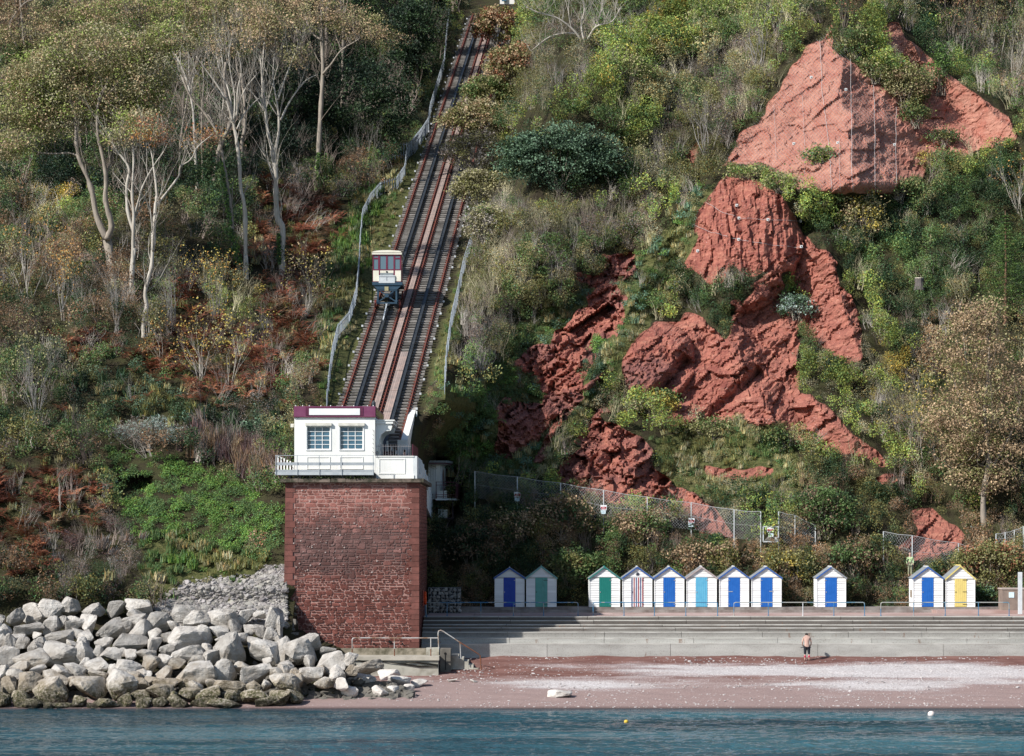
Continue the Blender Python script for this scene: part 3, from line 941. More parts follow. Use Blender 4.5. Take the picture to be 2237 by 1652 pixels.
k = N('small_stones')
a_ = k.n('ShaderNodeAttribute', attribute_name='col').outputs['Color']
STONES = k.bsdf(k.mix(a_, k.mix((.30, .285, .275), (.44, .42, .40), k.noise(3, 4)), 1.0, 'MULTIPLY'), .9, k.noise(9, 4), .5, .04, .15)
sc_pts = []
rr = np.random.default_rng(3)
cand = rr.uniform([340, 1235], [626, 1372], (9000, 2))
zv = look(zone, cand[:, 0] + rr.normal(0, 6, 9000), cand[:, 1] + rr.normal(0, 6, 9000)) == ZI['scree']
cand = cand[zv]
dd = cast(cand[:, 0], cand[:, 1])
ok = dd < 190
cand, dd = cand[ok], dd[ok]
spts = np.stack([(cand[:, 0] - CX) * dd / F, dd - CAMD - .05, HC + (HY - cand[:, 1]) * dd / F], 1)
ss = rr.uniform(.05, .15, len(spts)) * np.where(rr.random(len(spts)) < .08, 1.9, 1)
stone_field('scree', spts, ss, STONES, 21)
# rubble filling between the boulders
cand = rr.uniform([-200, 1325], [900, 1552], (3600, 2))
okc = (cand[:, 0] < 640) | (cand[:, 1] > 1400 + (cand[:, 0] - 640) * .45)
cand = cand[okc]
dd = 165.4 + (1548 - cand[:, 1]) * .046
spts = np.stack([(cand[:, 0] - CX) * dd / F, dd - CAMD + 1.15, HC + (HY - cand[:, 1]) * dd / F], 1)
spts[:, 2] = np.maximum(spts[:, 2], -.2)
k = N('dark_rubble'); stone_field('boulder_rubble', spts, rr.uniform(.18, .42, len(spts)), k.bsdf(k.mix((.085, .078, .065), (.17, .155, .135), k.noise(2, 4)), .95), 51)
# pebbles on the beach
n = 3400
bxp = rr.uniform(-9, 36, n); byp = -15.4 + 15 * rr.random(n) ** 1.1
keepb = (fbm(bxp / 7, byp / 1.8, 3, 3) > -.12)
bxp, byp = bxp[keepb], byp[keepb]
pz = beach_z(bxp, byp)
stone_field('beach_pebbles', np.stack([bxp, byp, pz], 1), rr.uniform(.025, .075, len(pz)) * np.where(rr.random(len(pz)) < .03, 1.8, 1), M('beach_pebble', (.36, .31, .30), (.58, .55, .53), 3, .9), 77, flat=.5)

# ------------------------------------------------------------------ sea wall, steps and promenade
k = N('sea_wall_concrete')
v = k.pos(); g1 = k.noise(.7, 6, k.pos((.4, 1, 1.4)), .6); g2 = k.noise(14, 5, v, .75)
cc = k.mix((.33, .32, .295), (.46, .45, .42), k.ramp(g1, .38, .62))
oi = k.n('ShaderNodeObjectInfo')
sepc = k.n('ShaderNodeSeparateXYZ', {0: v})
hgt = k.math('ADD', sepc.outputs[2], k.math('MULTIPLY', k.math('SUBTRACT', g1, .5), 1.2))
# upper risers are blackened by weather
cc = k.mix(cc, (.095, .08, .07), k.math('MULTIPLY', k.ramp(hgt, 3.35, 4.05), .9))
cc = k.mix(cc, k.mix(cc, (.45, .42, .38), 1, 'MULTIPLY'), k.ramp(g2, .52, .75))
cc = k.mix(cc, (.17, .09, .055), k.math('MULTIPLY', k.math('GREATER_THAN', k.noise(1.1, 5, k.pos((2, 1, .35)), .7), .64), .6))
WALLC = k.bsdf(k.n('ShaderNodeHueSaturation', {'Value': k.math('MULTIPLY_ADD', oi.outputs['Random'], .24, .88), 'Color': cc}).outputs[0], .9, k.math('ADD', g2, g1), .6, .05, .15)
k = N('worn_step_nosing')  # paler strip over each tread and its front lip
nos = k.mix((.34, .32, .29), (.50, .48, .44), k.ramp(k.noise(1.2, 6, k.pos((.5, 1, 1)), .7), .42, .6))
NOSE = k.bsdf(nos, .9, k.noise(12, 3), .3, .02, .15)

STEPX0, STEPX1 = -5.75, 95.0
tops = [3.14, 3.47, 3.83, 4.08, 4.25, 4.50, 4.73]
steps = MB(); steps.box((STEPX0, 6.2, 1.0), (STEPX1, 8.0, 4.60))
steps_o = structure(steps.build('sea_wall_steps', WALLC))
rs = random.Random(4)
for i, zt_ in enumerate(tops):
    x = STEPX0 - (0 if i > 1 else -.0); y0 = i * .8
    zb_ = 1.0 if i == 0 else tops[i - 1] - .25
    seg = 0
    while x < STEPX1:
        L = rs.uniform(4.6, 6.2) if i else rs.uniform(7.5, 9.5)
        if x > 34:
            L = 30
        x2 = min(x + L, STEPX1)
        dy = rs.uniform(-.012, .012); dz = rs.uniform(-.008, .008)
        m = MB(); m.box((x + .012, y0 + dy, zb_), (x2 - .012, y0 + 1.0, zt_ + dz))
        m.build('concrete_block', WALLC, steps_o)
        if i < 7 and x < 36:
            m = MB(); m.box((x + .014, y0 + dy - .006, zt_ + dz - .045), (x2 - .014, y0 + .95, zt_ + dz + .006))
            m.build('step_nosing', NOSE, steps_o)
        x = x2; seg += 1
# promenade paving
k = N('promenade_paving')
pv = k.mix((.36, .24, .21), (.44, .33, .30), k.ramp(k.noise(.5, 5), .4, .6))
PAVE = k.bsdf(k.n('ShaderNodeHueSaturation', {'Value': k.math('MULTIPLY_ADD', k.n('ShaderNodeObjectInfo').outputs['Random'], .2, .9), 'Color': pv}).outputs[0], .85, k.noise(20, 3), .3, .01, .2)
m = MB(); m.box((-5.7, 5.8, 4.2), (95, 15.2, 4.70))
prom = structure(m.build('promenade', M('slab_joint', (.10, .08, .07))))
x = -5.6
while x < 90:
    L = 3.1
    for a, b_ in ((5.78, 10.1), (10.12, 14.6)):
        mm = MB(); mm.box((x + .015, a, 4.4), (x + L - .015, b_, 4.735 + rs.uniform(-.003, .003)))
        mm.build('paving_slab', PAVE, prom)
    x += L
    if x > 40:
        x = 90
# two low steps in front of the hut terrace
m = MB(); m.box((-5.5, 13.9, 4.6), (36.2, 14.9, 4.92)); m.box((-5.5, 14.45, 4.6), (36.0, 19.5, 5.10))
structure(m.build('hut_terrace', M('terrace_concrete', (.16, .13, .115), (.30, .27, .25), 1.2, .9, .4, .03)))
# ------------------------------------------------------------------ stone tower
def stone_poly(x0, x1, z0, z1, r):
    """rounded, slightly irregular outline"""
    w, h = x1 - x0, z1 - z0
    c = min(w, h) * r.uniform(.16, .34)
    pts = [(x0 + c, z0), (x1 - c, z0), (x1, z0 + c), (x1, z1 - c), (x1 - c, z1), (x0 + c, z1), (x0, z1 - c), (x0, z0 + c)]
    j = min(w, h) * .13
    return [(a + r.uniform(-j, j), b + r.uniform(-j, j)) for a, b in pts]


def add_stone(m, poly, fn, depth):
    cx = sum(p[0] for p in poly) / 8; cz = sum(p[1] for p in poly) / 8
    inner = [(cx + (a - cx) * .78, cz + (b - cz) * .72) for a, b in poly]
    vs = [fn(a, b, 0) for a, b in poly] + [fn(a, b, depth * .75) for a, b in poly]
    vs += [fn(a, b, depth) for a, b in inner]
    fs = []
    for k_ in range(8):
        n_ = (k_ + 1) % 8
        fs += [(k_, n_, 8 + n_, 8 + k_), (8 + k_, 8 + n_, 16 + n_, 16 + k_)]
    fs.append(tuple(range(16, 24)))
    m.add(vs, fs)


k = N('tower_sandstone')
v = k.pos(); gA = k.noise(.45, 6, v, .6); gB = k.noise(5, 6, v, .75); gC = k.noise(22, 4, v, .8)
oi = k.n('ShaderNodeObjectInfo')
sv = k.n('ShaderNodeTexVoronoi', {'Scale': 2.6, 'Vector': v})
zz = k.n('ShaderNodeSeparateXYZ', {0: v}).outputs[2]
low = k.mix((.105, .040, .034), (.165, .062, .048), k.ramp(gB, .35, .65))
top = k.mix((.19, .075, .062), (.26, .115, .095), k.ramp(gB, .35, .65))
old = k.mix((.15, .088, .080), (.10, .066, .062), k.ramp(gB, .35, .65))
# a broad weathered field in the middle of the face
xx_ = k.n('ShaderNodeSeparateXYZ', {0: v}).outputs[0]
cmid = k.math('SUBTRACT', 1.0, k.math('ABSOLUTE', k.math('DIVIDE', k.math('SUBTRACT', zz, 9.6), 3.4)))
side = k.math('SUBTRACT', 1.0, k.math('POWER', k.math('ABSOLUTE', k.math('DIVIDE', k.math('ADD', xx_, 10.4), 4.0)), 4.0))
field = k.math('ADD', k.math('MINIMUM', cmid, side), k.math('MULTIPLY', k.math('SUBTRACT', gA, .5), 2.4))
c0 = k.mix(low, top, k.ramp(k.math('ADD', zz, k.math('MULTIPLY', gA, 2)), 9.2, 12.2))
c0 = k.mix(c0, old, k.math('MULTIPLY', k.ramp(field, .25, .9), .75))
tint = k.n('ShaderNodeHueSaturation', {'Value': k.math('MULTIPLY_ADD', oi.outputs['Random'], .5, .75), 'Color': c0}).outputs[0]
tint = k.mix(tint, k.mix(tint, (1.7, 1.7, 1.7), 1.0, 'MULTIPLY'), k.math('MULTIPLY', k.math('GREATER_THAN', k.n('ShaderNodeSeparateColor', {0: sv.outputs['Color']}).outputs[0], .72), .6))
tint = k.mix(tint, (.45, .36, .34), k.math('MULTIPLY', k.math('GREATER_THAN', k.noise(6.5, 3, k.pos((1, 1, 1.8)), .6), .70), .8))
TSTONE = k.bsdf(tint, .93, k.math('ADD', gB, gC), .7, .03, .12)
k = N('tower_mortar')
v = k.pos(); gA = k.noise(.45, 6, v, .6); gB = k.noise(9, 5, v, .7)
zz = k.n('ShaderNodeSeparateXYZ', {0: v}).outputs[2]
cmid = k.math('SUBTRACT', 1.0, k.math('ABSOLUTE', k.math('DIVIDE', k.math('SUBTRACT', zz, 9.6), 3.4)))
field = k.math('ADD', cmid, k.math('MULTIPLY', k.math('SUBTRACT', gA, .5), 2.4))
c0 = k.mix(k.mix((.40, .24, .205), (.31, .17, .145), k.ramp(gB, .4, .6)), (.13, .082, .075), k.ramp(field, .2, .7))
MORTAR = k.bsdf(c0, .95, gB, .6, .02, .1)
QUOIN = M('tower_quoin', (.185, .075, .062), (.125, .055, .046), 2.5, .9, .5, .02, .1, rnd=.22)
PEBBLE = M('pale_wall_pebble', (.46, .38, .35), (.27, .20, .18), 2.5, .8)

TX0, TX1, TYF, TYB, TZB, TZT = -14.1, -5.8, -3.0, 14.0, 3.0, 13.3
tower = thing('stone_tower', 'tall square tower of dark red rubble stone carrying the white lift station', 'tower', ((TX0 + TX1) / 2, TYF, TZB))
def bat(z): return .28 * (TZT - z) / (TZT - TZB)          # the front leans back a little
m = MB()
m.hexa([(TX0 - .15, TYF - bat(TZB) + .021, TZB - 2), (TX1 - .05, TYF - bat(TZB) + .021, TZB - 2), (TX1 - .05, TYB, TZB - 2), (TX0 - .15, TYB, TZB - 2),
        (TX0, TYF + .021, TZT), (TX1 - .04, TYF + .021, TZT), (TX1 - .04, TYB, TZT), (TX0, TYB, TZT)])
m.build('mortar_core', MORTAR, tower)
rt = random.Random(12)
stones = []
z = TZB
while z < TZT - .05:
    h = rt.choice([.11, .14, .17, .2, .24, .28])
    h = min(h, TZT - z)
    if h < .08:
        break
    x = TX0 + .55 + rt.uniform(-.12, .12)
    while x < TX1 - .52:
        w = h * rt.uniform(1.1, 3.0)
        w = max(w, .2)
        if x + w > TX1 - .45:
            w = TX1 - .45 - x
            if w < .12:
                break
        if rt.random() < .12 and h > .2:     # two thin stones over each other
            stones.append((x, x + w, z, z + h * .48)); stones.append((x, x + w, z + h * .52, z + h))
        elif rt.random() < .16:
            stones.append((x, x + w, z, z + h + .07))
        else:
            stones.append((x, x + w, z + rt.uniform(-.035, .03), z + h + rt.uniform(-.03, .03)))
        x += w
    z += h
stones.sort(key=lambda s: -(s[1] - s[0]) * (s[3] - s[2]))
rest = MB()
for i, (x0, x1, z0, z1_) in enumerate(stones):
    g = rt.uniform(.022, .036)
    dep = rt.uniform(.016, .036)
    fn = lambda a, b_, d_: (a, TYF - bat(b_) + .035 - d_, b_)
    tgt = MB() if i < 268 else rest
    add_stone(tgt, stone_poly(x0 + g, x1 - g, z0 + g, min(z1_ - g, TZT), rt), fn, dep)
    if i < 268:
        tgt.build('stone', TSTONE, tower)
# right-hand face: smaller stones seen almost edge on
z = TZB
while z < TZT - .1:
    h = rt.uniform(.16, .3); y = TYF + .5
    while y < TYB:
        w = rt.uniform(.3, .7)
        add_stone(rest, stone_poly(y + .02, y + w - .02, z + .02, min(z + h - .02, TZT), rt), lambda a, b_, d_: (TX1 - .05 + d_, a, b_), rt.uniform(.03, .05))
        y += w
    z += h
o = rest.build('small_stones', TSTONE, tower); o['kind'] = 'stuff'
# quoins up both front corners
z = TZB; flip = False
while z < TZT - .05:
    h = min(rt.uniform(.28, .42), TZT - z)
    L = .62 if flip else .46
    o1 = TYF - bat(z) - .012; 
    m = MB(); m.box((TX0 - .12 * (TZT - z) / 10, o1, z + .01), (TX0 + L, TYF + .4, z + h - .01)); m.build('quoin', QUOIN, tower)
    L = .46 if flip else .62
    m = MB(); m.box((TX1 - L, o1, z + .01), (TX1 + .02, TYF + (.5 if flip else .8), z + h - .01)); m.build('quoin', QUOIN, tower)
    flip = not flip; z += h
m = MB()
for _ in range(240):
    a = rt.uniform(TX0 + .4, TX1 - .4); b_ = min(TZT - .5, max(TZB + .3, rt.gauss(9.8, 2.3))); s_ = rt.choice([.018, .022, .03, .035, .055])
    y_ = TYF - bat(b_) - .04
    m.tube([(a, y_ + .06, b_), (a, y_ + .03, b_), (a, y_ + .028 - s_ * .2, b_)], [s_ * .9, s_, s_ * .45], 6)
o = m.build('pale_pebbles', PEBBLE, tower); o['kind'] = 'stuff'
# drain holes near the foot
HOLE = M('drain_hole_dark', (.004, .004, .004))
for px, py, r_ in ((851.6, 1402.6, .085), (816.5 + 0, 1406.5, .05), (879.0, 1407, .05)):
    p = P(px, py, 176.6); m = MB(); m.tube([(p.x, TYF - .36, p.z), (p.x, TYF - .2, p.z)], r_, 10); m.build('drain_hole', HOLE, tower)
# ledge slabs on top
LEDGE = M('mossy_ledge_stone', (.19, .15, .12), (.055, .052, .035), 2.2, .95, .6, .03, fac=(.4, .58), rnd=.2)
x = TX0 - .32
while x < TX1 + .2:
    L = min(rt.uniform(.9, 1.3), TX1 + .32 - x)
    m = MB(); m.box((x + .008, TYF - .32 + rt.uniform(-.02, .02), TZT + .01), (x + L - .008, TYF + 1.2, TZT + .24)); m.build('ledge_slab', LEDGE, tower); x += L
m = MB(); m.box((TX1 - .4, TYF + 1.22, TZT + .01), (TX1 + .32, TYB, TZT + .24)); m.box((TX0 - .32, TYF + 1.22, TZT + .01), (TX0 + .5, TYB, TZT + .24)); m.build('side_ledge', LEDGE, tower)
m = MB(); m.box((TX0 + .52, TYF + 1.22, TZT + .015), (TX1 - .42, TYB, TZT + .4)); m.build('tower_top', M('grey_roofing', (.2, .2, .19)), tower)
# concrete footing and landing in front
CONC = M('landing_concrete', (.42, .40, .34), (.22, .20, .16), 1.1, .92, .7, .05, fac=(.42, .66), rnd=.15)
land = thing('landing_stage', 'cracked grey concrete landing below the tower, with a step down to the beach', 'landing', (-7, -6, 1))
A = P(700, 1434, 174); B = P(957, 1434, 174)
m = MB(); m.hexa([(A.x, -6.1, .4), (B.x + .05, -6.1, .4), (B.x + .05, -3.0, .4), (A.x, -3.0, .4), (A.x, -6.0, 2.35), (B.x, -6.0, 2.35), (B.x, -3.0, 2.35), (A.x, -3.0, 2.35)]); m.build('wall_face', CONC, land)
m = MB(); m.box((A.x, -6.12, 2.36), (B.x + .06, -3.0, 2.60)); m.build('coping', M('landing_coping', (.47, .43, .36), (.36, .33, .27), 1.5, .9, .5, .02), land)
m = MB(); m.box((A.x - 2, -3.9, 2.55), (P(931, 0, 176.5).x, -3.2, 3.0)); m.build('footing', M('footing_rubble', (.30, .26, .20), (.10, .09, .06), 2.0, .95, .9, .08), land)
m = MB(); m.box((P(931, 0, 176.5).x + .01, -4.2, 2.61), (P(959, 0, 176).x, -3.1, 2.80)); m.box((P(931, 0, 176.5).x + .01, -3.9, 2.8), (P(959, 0, 176).x, -2.4, 3.02)); m.build('upper_step', CONC, land)
# cracks in the landing face
CRK = M('crack_dark', (.03, .03, .025))
for pts in ([(781, 1442), (800, 1445), (826, 1442), (850, 1447), (880, 1450), (912, 1455), (957, 1456)], [(826, 1444), (832, 1455), (833, 1473)], [(870, 1449), (910, 1446), (957, 1453)]):
    m = MB(); pp = [P(a, b_, 173.9) for a, b_ in pts]
    m.tube([(p.x, -6.10, p.z) for p in pp], [.03 + .03 * math.sin(i * 2.1) ** 2 for i in range(len(pp))], 4); m.build('crack', CRK, land)
# pier and stairs down to the beach
stair = thing('beach_stairs', 'small worn concrete stairs leading from the landing down to the red beach', 'stairs', (-4, -4, 1))
def zx(v_): return 728.4 + v_ * .1954
def zy(v_): return 1325.7 + v_ * .1954
D0 = 176.0
def pz(a, b_, d=D0): return P(zx(a), zy(b_), d)
m = MB(); a, b_ = pz(1195, 715), pz(1312, 470); m.box((a.x, -4.6, .6), (b_.x, -2.4, b_.z)); m.build('pier', M('dark_pier_concrete', (.11, .10, .085), (.20, .18, .15), 1.4, .9, .5, .03), stair)
p = pz(1252, 518); m = MB(); m.tube([(p.x, -4.63, p.z), (p.x, -4.5, p.z)], .075, 10); m.bar((p.x, -4.615, p.z - .05), (p.x + .02, -4.615, p.z - 1.0), .045, .02); m.build('drain_hole', HOLE, stair)
lv = [(1312, 545), (1400, 575), (1455, 612), (1510, 650), (1565, 685), (1622, 720), (1674, 742)]
for i in range(len(lv) - 1):
    a = pz(lv[i][0], lv[i][1]); c = pz(lv[i + 1][0], lv[i + 1][1])
    m = MB(); m.box((a.x + .004, -4.0 + i * .01, .3), (c.x, -.6, a.z - (0 if i else .0))); m.build('stair_step', CONC, stair)
a, c = pz(1500, 615, 179), pz(1820, 690, 179); m = MB(); m.box((a.x, -.9, c.z - .4), (c.x, -.01, a.z)); m.build('toe_block', CONC, stair)
GALV = M('rusty_handrail_steel', (.48, .47, .45), (.27, .17, .11), 1.3, .5, metal=.3, fac=(.5, .62))
RUST = M('rusted_steel', (.20, .075, .035), (.12, .05, .03), 4, .8)
hr = thing('handrail', 'grey tubular handrail along the landing at the tower foot, bent down at its left end', 'handrail', tuple(P(zx(640), zy(548), 174.2)))
Y_ = 174.2
m = MB(); m.tube([P(zx(210), zy(420), Y_), P(zx(210), zy(370), Y_), P(zx(218), zy(353), Y_), P(zx(240), zy(348), Y_), P(zx(1168), zy(350), Y_)], .035, 8); m.build('rail', GALV, hr)
for xv in (210, 682, 1089):
    m = MB(); m.tube([P(zx(xv), zy(350 if xv > 210 else 420), Y_), P(zx(xv), zy(470), Y_)], .033, 8); m.build('post', GALV, hr)
    m = MB(); m.tube([P(zx(xv), zy(470), Y_), P(zx(xv), zy(550), Y_)], .034, 8); m.build('post_foot', RUST, hr)
hr = thing('handrail', 'sloping rusty handrail beside the beach stairs, hooped at the top', 'handrail', tuple(P(zx(1400), zy(700), Y_)))
Y_ = 175.6
m = MB(); m.tube([P(zx(1178), zy(475), Y_), P(zx(1170), zy(300), Y_), P(zx(1176), zy(272), Y_), P(zx(1200), zy(263), Y_), P(zx(1228), zy(275), Y_), P(zx(1410), zy(395), Y_)], .035, 8); m.build('rail', GALV, hr)
m = MB(); m.tube([P(zx(1410), zy(395), Y_), P(zx(1620), zy(527), Y_), P(zx(1642), zy(548), Y_), P(zx(1652), zy(712), Y_)], .036, 8); m.build('lower_rail', RUST, hr)
m = MB(); m.tube([P(zx(1416), zy(400), Y_), P(zx(1424), zy(580), Y_)], .03, 8); m.build('post', GALV, hr)

# ------------------------------------------------------------------ lower station
k = N('white_render')
v = k.pos(); g1 = k.noise(.8, 7, k.pos((1, 1, .5)), .65); g2 = k.noise(18, 4, v)
cw = k.mix((.80, .79, .75), (.70, .69, .65), k.ramp(g1, .45, .68))
cw = k.mix(cw, (.52, .50, .44), k.math('MULTIPLY', k.ramp(k.noise(2.6, 6, k.pos((3, 3, .5)), .7), .62, .78), .5))
WHITE = k.bsdf(cw, .75, g2, .25, .01, .3)
MAROON = M('maroon_paint', (.155, .032, .085), (.20, .06, .12), 1.2, .45, rnd=.0, spec=.4)
DARKMAROON = M('dark_maroon_paint', (.085, .018, .035), (.12, .03, .05), 2, .5)
PALEPAINT = M('pale_frame_paint', (.82, .82, .80), (.74, .75, .74), 2, .5)
k = N('window_glass'); GLASS = k.bsdf(k.mix((.035, .10, .155), (.06, .14, .20), k.noise(.9, 2)), .08, spec=.6)
def s1(a, b_, d=177.5): return P(582.7 + a * .21167, 859.5 + b_ * .21167, d)


st = thing('lift_station', 'white rendered lower lift station with purple parapet and two gridded windows on the tower', 'station', (-11, -2.5, 13.5))
YF = -2.5
x0, x1 = s1(285, 0).x, s1(1118, 0).x
zt0, zb0 = s1(0, 245).z, TZT + .25
# front wall built round the window openings
wins = [(415, 655), (755, 995)]
wz0, wz1 = s1(0, 580).z, s1(0, 340).z
cuts_ = [x0]
for a, b_ in wins:
    cuts_ += [s1(a, 0).x, s1(b_, 0).x]
cuts_.append(x1)
m = MB()
m.box((x0, YF, zb0), (x1, YF + .25, wz0)); m.box((x0, YF, wz1), (x1, YF + .25, zt0))
for i in (0, 2, 4):
    m.box((cuts_[i], YF, wz0), (cuts_[i + 1], YF + .25, wz1))
m.build('front_wall', WHITE, st)
m = MB(); m.box((x0, YF + .26, zb0), (x0 + .25, 8.9, zt0)); m.box((x0 + .26, 8.7, zb0), (x1, 8.9, zt0)); m.build('side_wall', WHITE, st)
m = MB(); m.box((x1 - .25, YF + .26, zb0), (x1, 1.0, zt0)); m.box((x1 - .25, 1.0, wz1 + .3), (x1, 8.65, zt0)); m.box((x1 - .25, 7.6, zb0), (x1, 8.65, wz1 + .3)); m.build('right_wall', WHITE, st)
m = MB(); m.box((x0 + .27, YF + .27, zb0 + .1), (x1 - .27, 8.6, zb0 + .12)); m.build('inner_floor', M('station_floor', (.2, .2, .2)), st)
for (a, b_) in wins:
    X0, X1 = s1(a, 0).x, s1(b_, 0).x
    wf = MB(); t_ = .055
    wf.box((X0, YF + .10, wz0), (X1, YF + .18, wz0 + t_)); wf.box((X0, YF + .10, wz1 - t_), (X1, YF + .18, wz1))
    wf.box((X0, YF + .10, wz0 + t_), (X0 + t_, YF + .18, wz1 - t_)); wf.box((X1 - t_, YF + .10, wz0 + t_), (X1, YF + .18, wz1 - t_))
    fr = wf.build('window', PALEPAINT, st)
    cw_ = (X1 - X0 - 2 * t_) / 3; ch_ = (wz1 - wz0 - 2 * t_) / 5
    for i in range(1, 3):
        mm = MB(); mm.box((X0 + t_ + cw_ * i - .02, YF + .105, wz0 + t_), (X0 + t_ + cw_ * i + .02, YF + .165, wz1 - t_)); mm.build('glazing_bar', PALEPAINT, fr)
    for j in range(1, 5):
        mm = MB(); mm.box((X0 + t_, YF + .11, wz0 + t_ + ch_ * j - .018), (X1 - t_, YF + .16, wz0 + t_ + ch_ * j + .018)); mm.build('glazing_bar', PALEPAINT, fr)
    for i in range(3):
        for j in range(5):
            mm = MB(); xa = X0 + t_ + cw_ * i + .021; za = wz0 + t_ + ch_ * j + .019; q = rt.uniform(-.006, .006)
            mm.hexa([(xa, YF + .14 + q, za), (xa + cw_ - .042, YF + .14 - q, za), (xa + cw_ - .042, YF + .15, za), (xa, YF + .15, za), (xa, YF + .14, za + ch_ - .038), (xa + cw_ - .042, YF + .14, za + ch_ - .038), (xa + cw_ - .042, YF + .15, za + ch_ - .038), (xa, YF + .15, za + ch_ - .038)])
            mm.build('pane', GLASS, fr)
    mm = MB(); h0, h1 = s1(a - 15, 335), s1(b_ + 15, 306); mm.box((h0.x, YF - .16, h0.z), (h1.x, YF - .003, h1.z)); mm.build('shutter_box', M('cream_shutter_box', (.72, .69, .60)), st)
    mm = MB(); mm.box((X0 - .05, YF - .05, wz0 - .06), (X1 + .05, YF - .003, wz0 - .005)); mm.box((X0 - .06, YF - .035, wz0 - .06), (X0 - .01, YF - .003, h0.z)); mm.box((X1 + .01, YF - .035, wz0 - .06), (X1 + .06, YF - .003, h0.z)); mm.build('window_surround', PALEPAINT, st)
    mm = MB(); q0, q1 = s1(a - 2, 782), s1(b_, 662)
    for lo, hi in (((q0.x, YF - .03, q1.z), (q1.x, YF - .002, q1.z + .05)), ((q0.x, YF - .03, q0.z), (q0.x + .05, YF - .002, q1.z - .002)), ((q1.x - .05, YF - .03, q0.z), (q1.x, YF - .002, q1.z - .002)), ((q0.x + .052, YF - .03, q0.z), (q1.x - .052, YF - .002, q0.z + .05))):
        mm.box(lo, hi)
    mm.build('wall_panel', WHITE, st)
# purple parapet
pz0, pz1 = s1(0, 240).z, s1(0, 133).z
m = MB(); m.box((x0 - .03, YF - .06, pz0), (x1 + .02, YF + .1, pz1)); par = m.build('parapet', MAROON, st)
m = MB(); m.box((x0 - .07, YF - .12, pz0 - .05), (x1 + .05, YF + .1, pz0 - .003)); m.build('parapet_moulding', DARKMAROON, st)
m = MB(); a, b_ = s1(403, 230), s1(995, 142); m.box((a.x, YF - .085, a.z), (b_.x, YF - .062, b_.z)); m.build('raised_band', M('maroon_band', (.12, .022, .06)), st)
m = MB(); a, b_ = s1(438, 224), s1(962, 157); m.box((a.x, YF - .10, a.z), (b_.x, YF - .087, b_.z)); m.build('white_sign_panel', PALEPAINT, st)
m = MB(); m.box((x1 - .1, YF + .11, pz0), (x1 + .03, 8.9, pz1)); m.box((x0 - .03, YF + .11, pz0), (x0 + .1, 8.9, pz1)); m.box((x0 + .11, 8.75, pz0), (x1 - .11, 8.9, pz1)); m.build('parapet_side', DARKMAROON, st)
m = MB(); m.box((x1 + .031, YF + .5, pz0 + .10), (x1 + .05, 8.2, pz1 - .14)); sgn = m.build('side_sign', M('gold_sign', (.36, .27, .10), (.22, .16, .06), 6), st)
m = MB(); m.box((x0 + .1, YF + .11, pz0 + .1), (x1 - .12, 8.7, pz0 + .3)); m.build('flat_roof', M('grey_roofing', (.2, .2, .19)), st)
m = MB()
for a in (300, 372, 440, 560, 660, 780, 900, 1040, 1100):
    p = s1(a, 131); m.tube([(p.x, YF, p.z - .02), (p.x, YF, p.z + .05)], .03, 6)
m.build('lamp_holders', PALEPAINT, st)
# canopy with scrolled brackets over the right-hand entrance
for j, yy in enumerate((YF + .5, YF + 5.2)):
    zc = wz1 + .05
    arc = [(x1 + .06 + .95 * math.sin(t_), zc - 1.15 + 1.0 * math.cos(t_) ** 1.0 * 1.0) for t_ in np.linspace(0, 1.35, 8)]
    outer = [(x1 + .02, zc - 1.6), (x1 + .02, zc + .12), (x1 + 1.0, zc + .12), (x1 + 1.05, zc - .05), (x1 + .95, zc - .30), (x1 + .62, zc - .34), (x1 + .38, zc - .52), (x1 + .24, zc - .85), (x1 + .2, zc - 1.6)]
    m = MB(); m.prism([(a, b_) for a, b_ in outer], 'y', yy, yy + .35); m.build('bracket', WHITE, st)
m = MB(); m.box((x1 + .02, YF + .4, wz1 + .18), (x1 + 1.1, YF + 6.2, wz1 + .34)); m.box((x1 + .02, YF + .35, wz1 + .35), (x1 + 1.2, YF + 6.25, wz1 + .43)); m.build('canopy', WHITE, st)
m = MB()
for yy in (YF + .9, YF + 2.4, YF + 4.2):
    m.box((x1 + .05, yy, zb0 + 1), (x1 + .3, yy + .3, wz1 + .17))
m.build('pilaster', WHITE, st)
m = MB(); m.tube([s1(1130, 298, 178), s1(1222, 275, 181)], .03, 6); p = s1(1224, 285, 181); m.tube([p + Vector((0, 0, -.1)), p + Vector((0, 0, .1))], [.09, .05], 8); m.build('lamp', M('dark_lamp', (.04, .05, .06)), st)
m = MB(); p = s1(272, 330, 178); m.box((p.x - .16, p.y, p.z - .12), (p.x + .03, p.y + .25, p.z + .1)); m.build('cream_box', M('cream_shutter_box', (.72, .69, .60)), st)
# thin wires running down the corner
m = MB(); m.tube([s1(1108, 380, 177.3), s1(1108, 640, 177.3)], .012, 4)
for q in range(6):
    m.tube([s1(1092, 375 + q * 45, 177.3), s1(1108, 395 + q * 45, 177.3)], .01, 4)
m.build('corner_wire', M('dark_wire', (.05, .05, .06)), st)
# chimney-like black post seen above the parapet
m = MB(); p = s1(1104, 133, 183); m.tube([p + Vector((0, 0, -.3)), p + Vector((0, 0, .22)), p + Vector((0, 0, .36))], [.13, .13, .05], 8); m.build('vent', M('dark_lamp', (.04, .05, .06)), st)

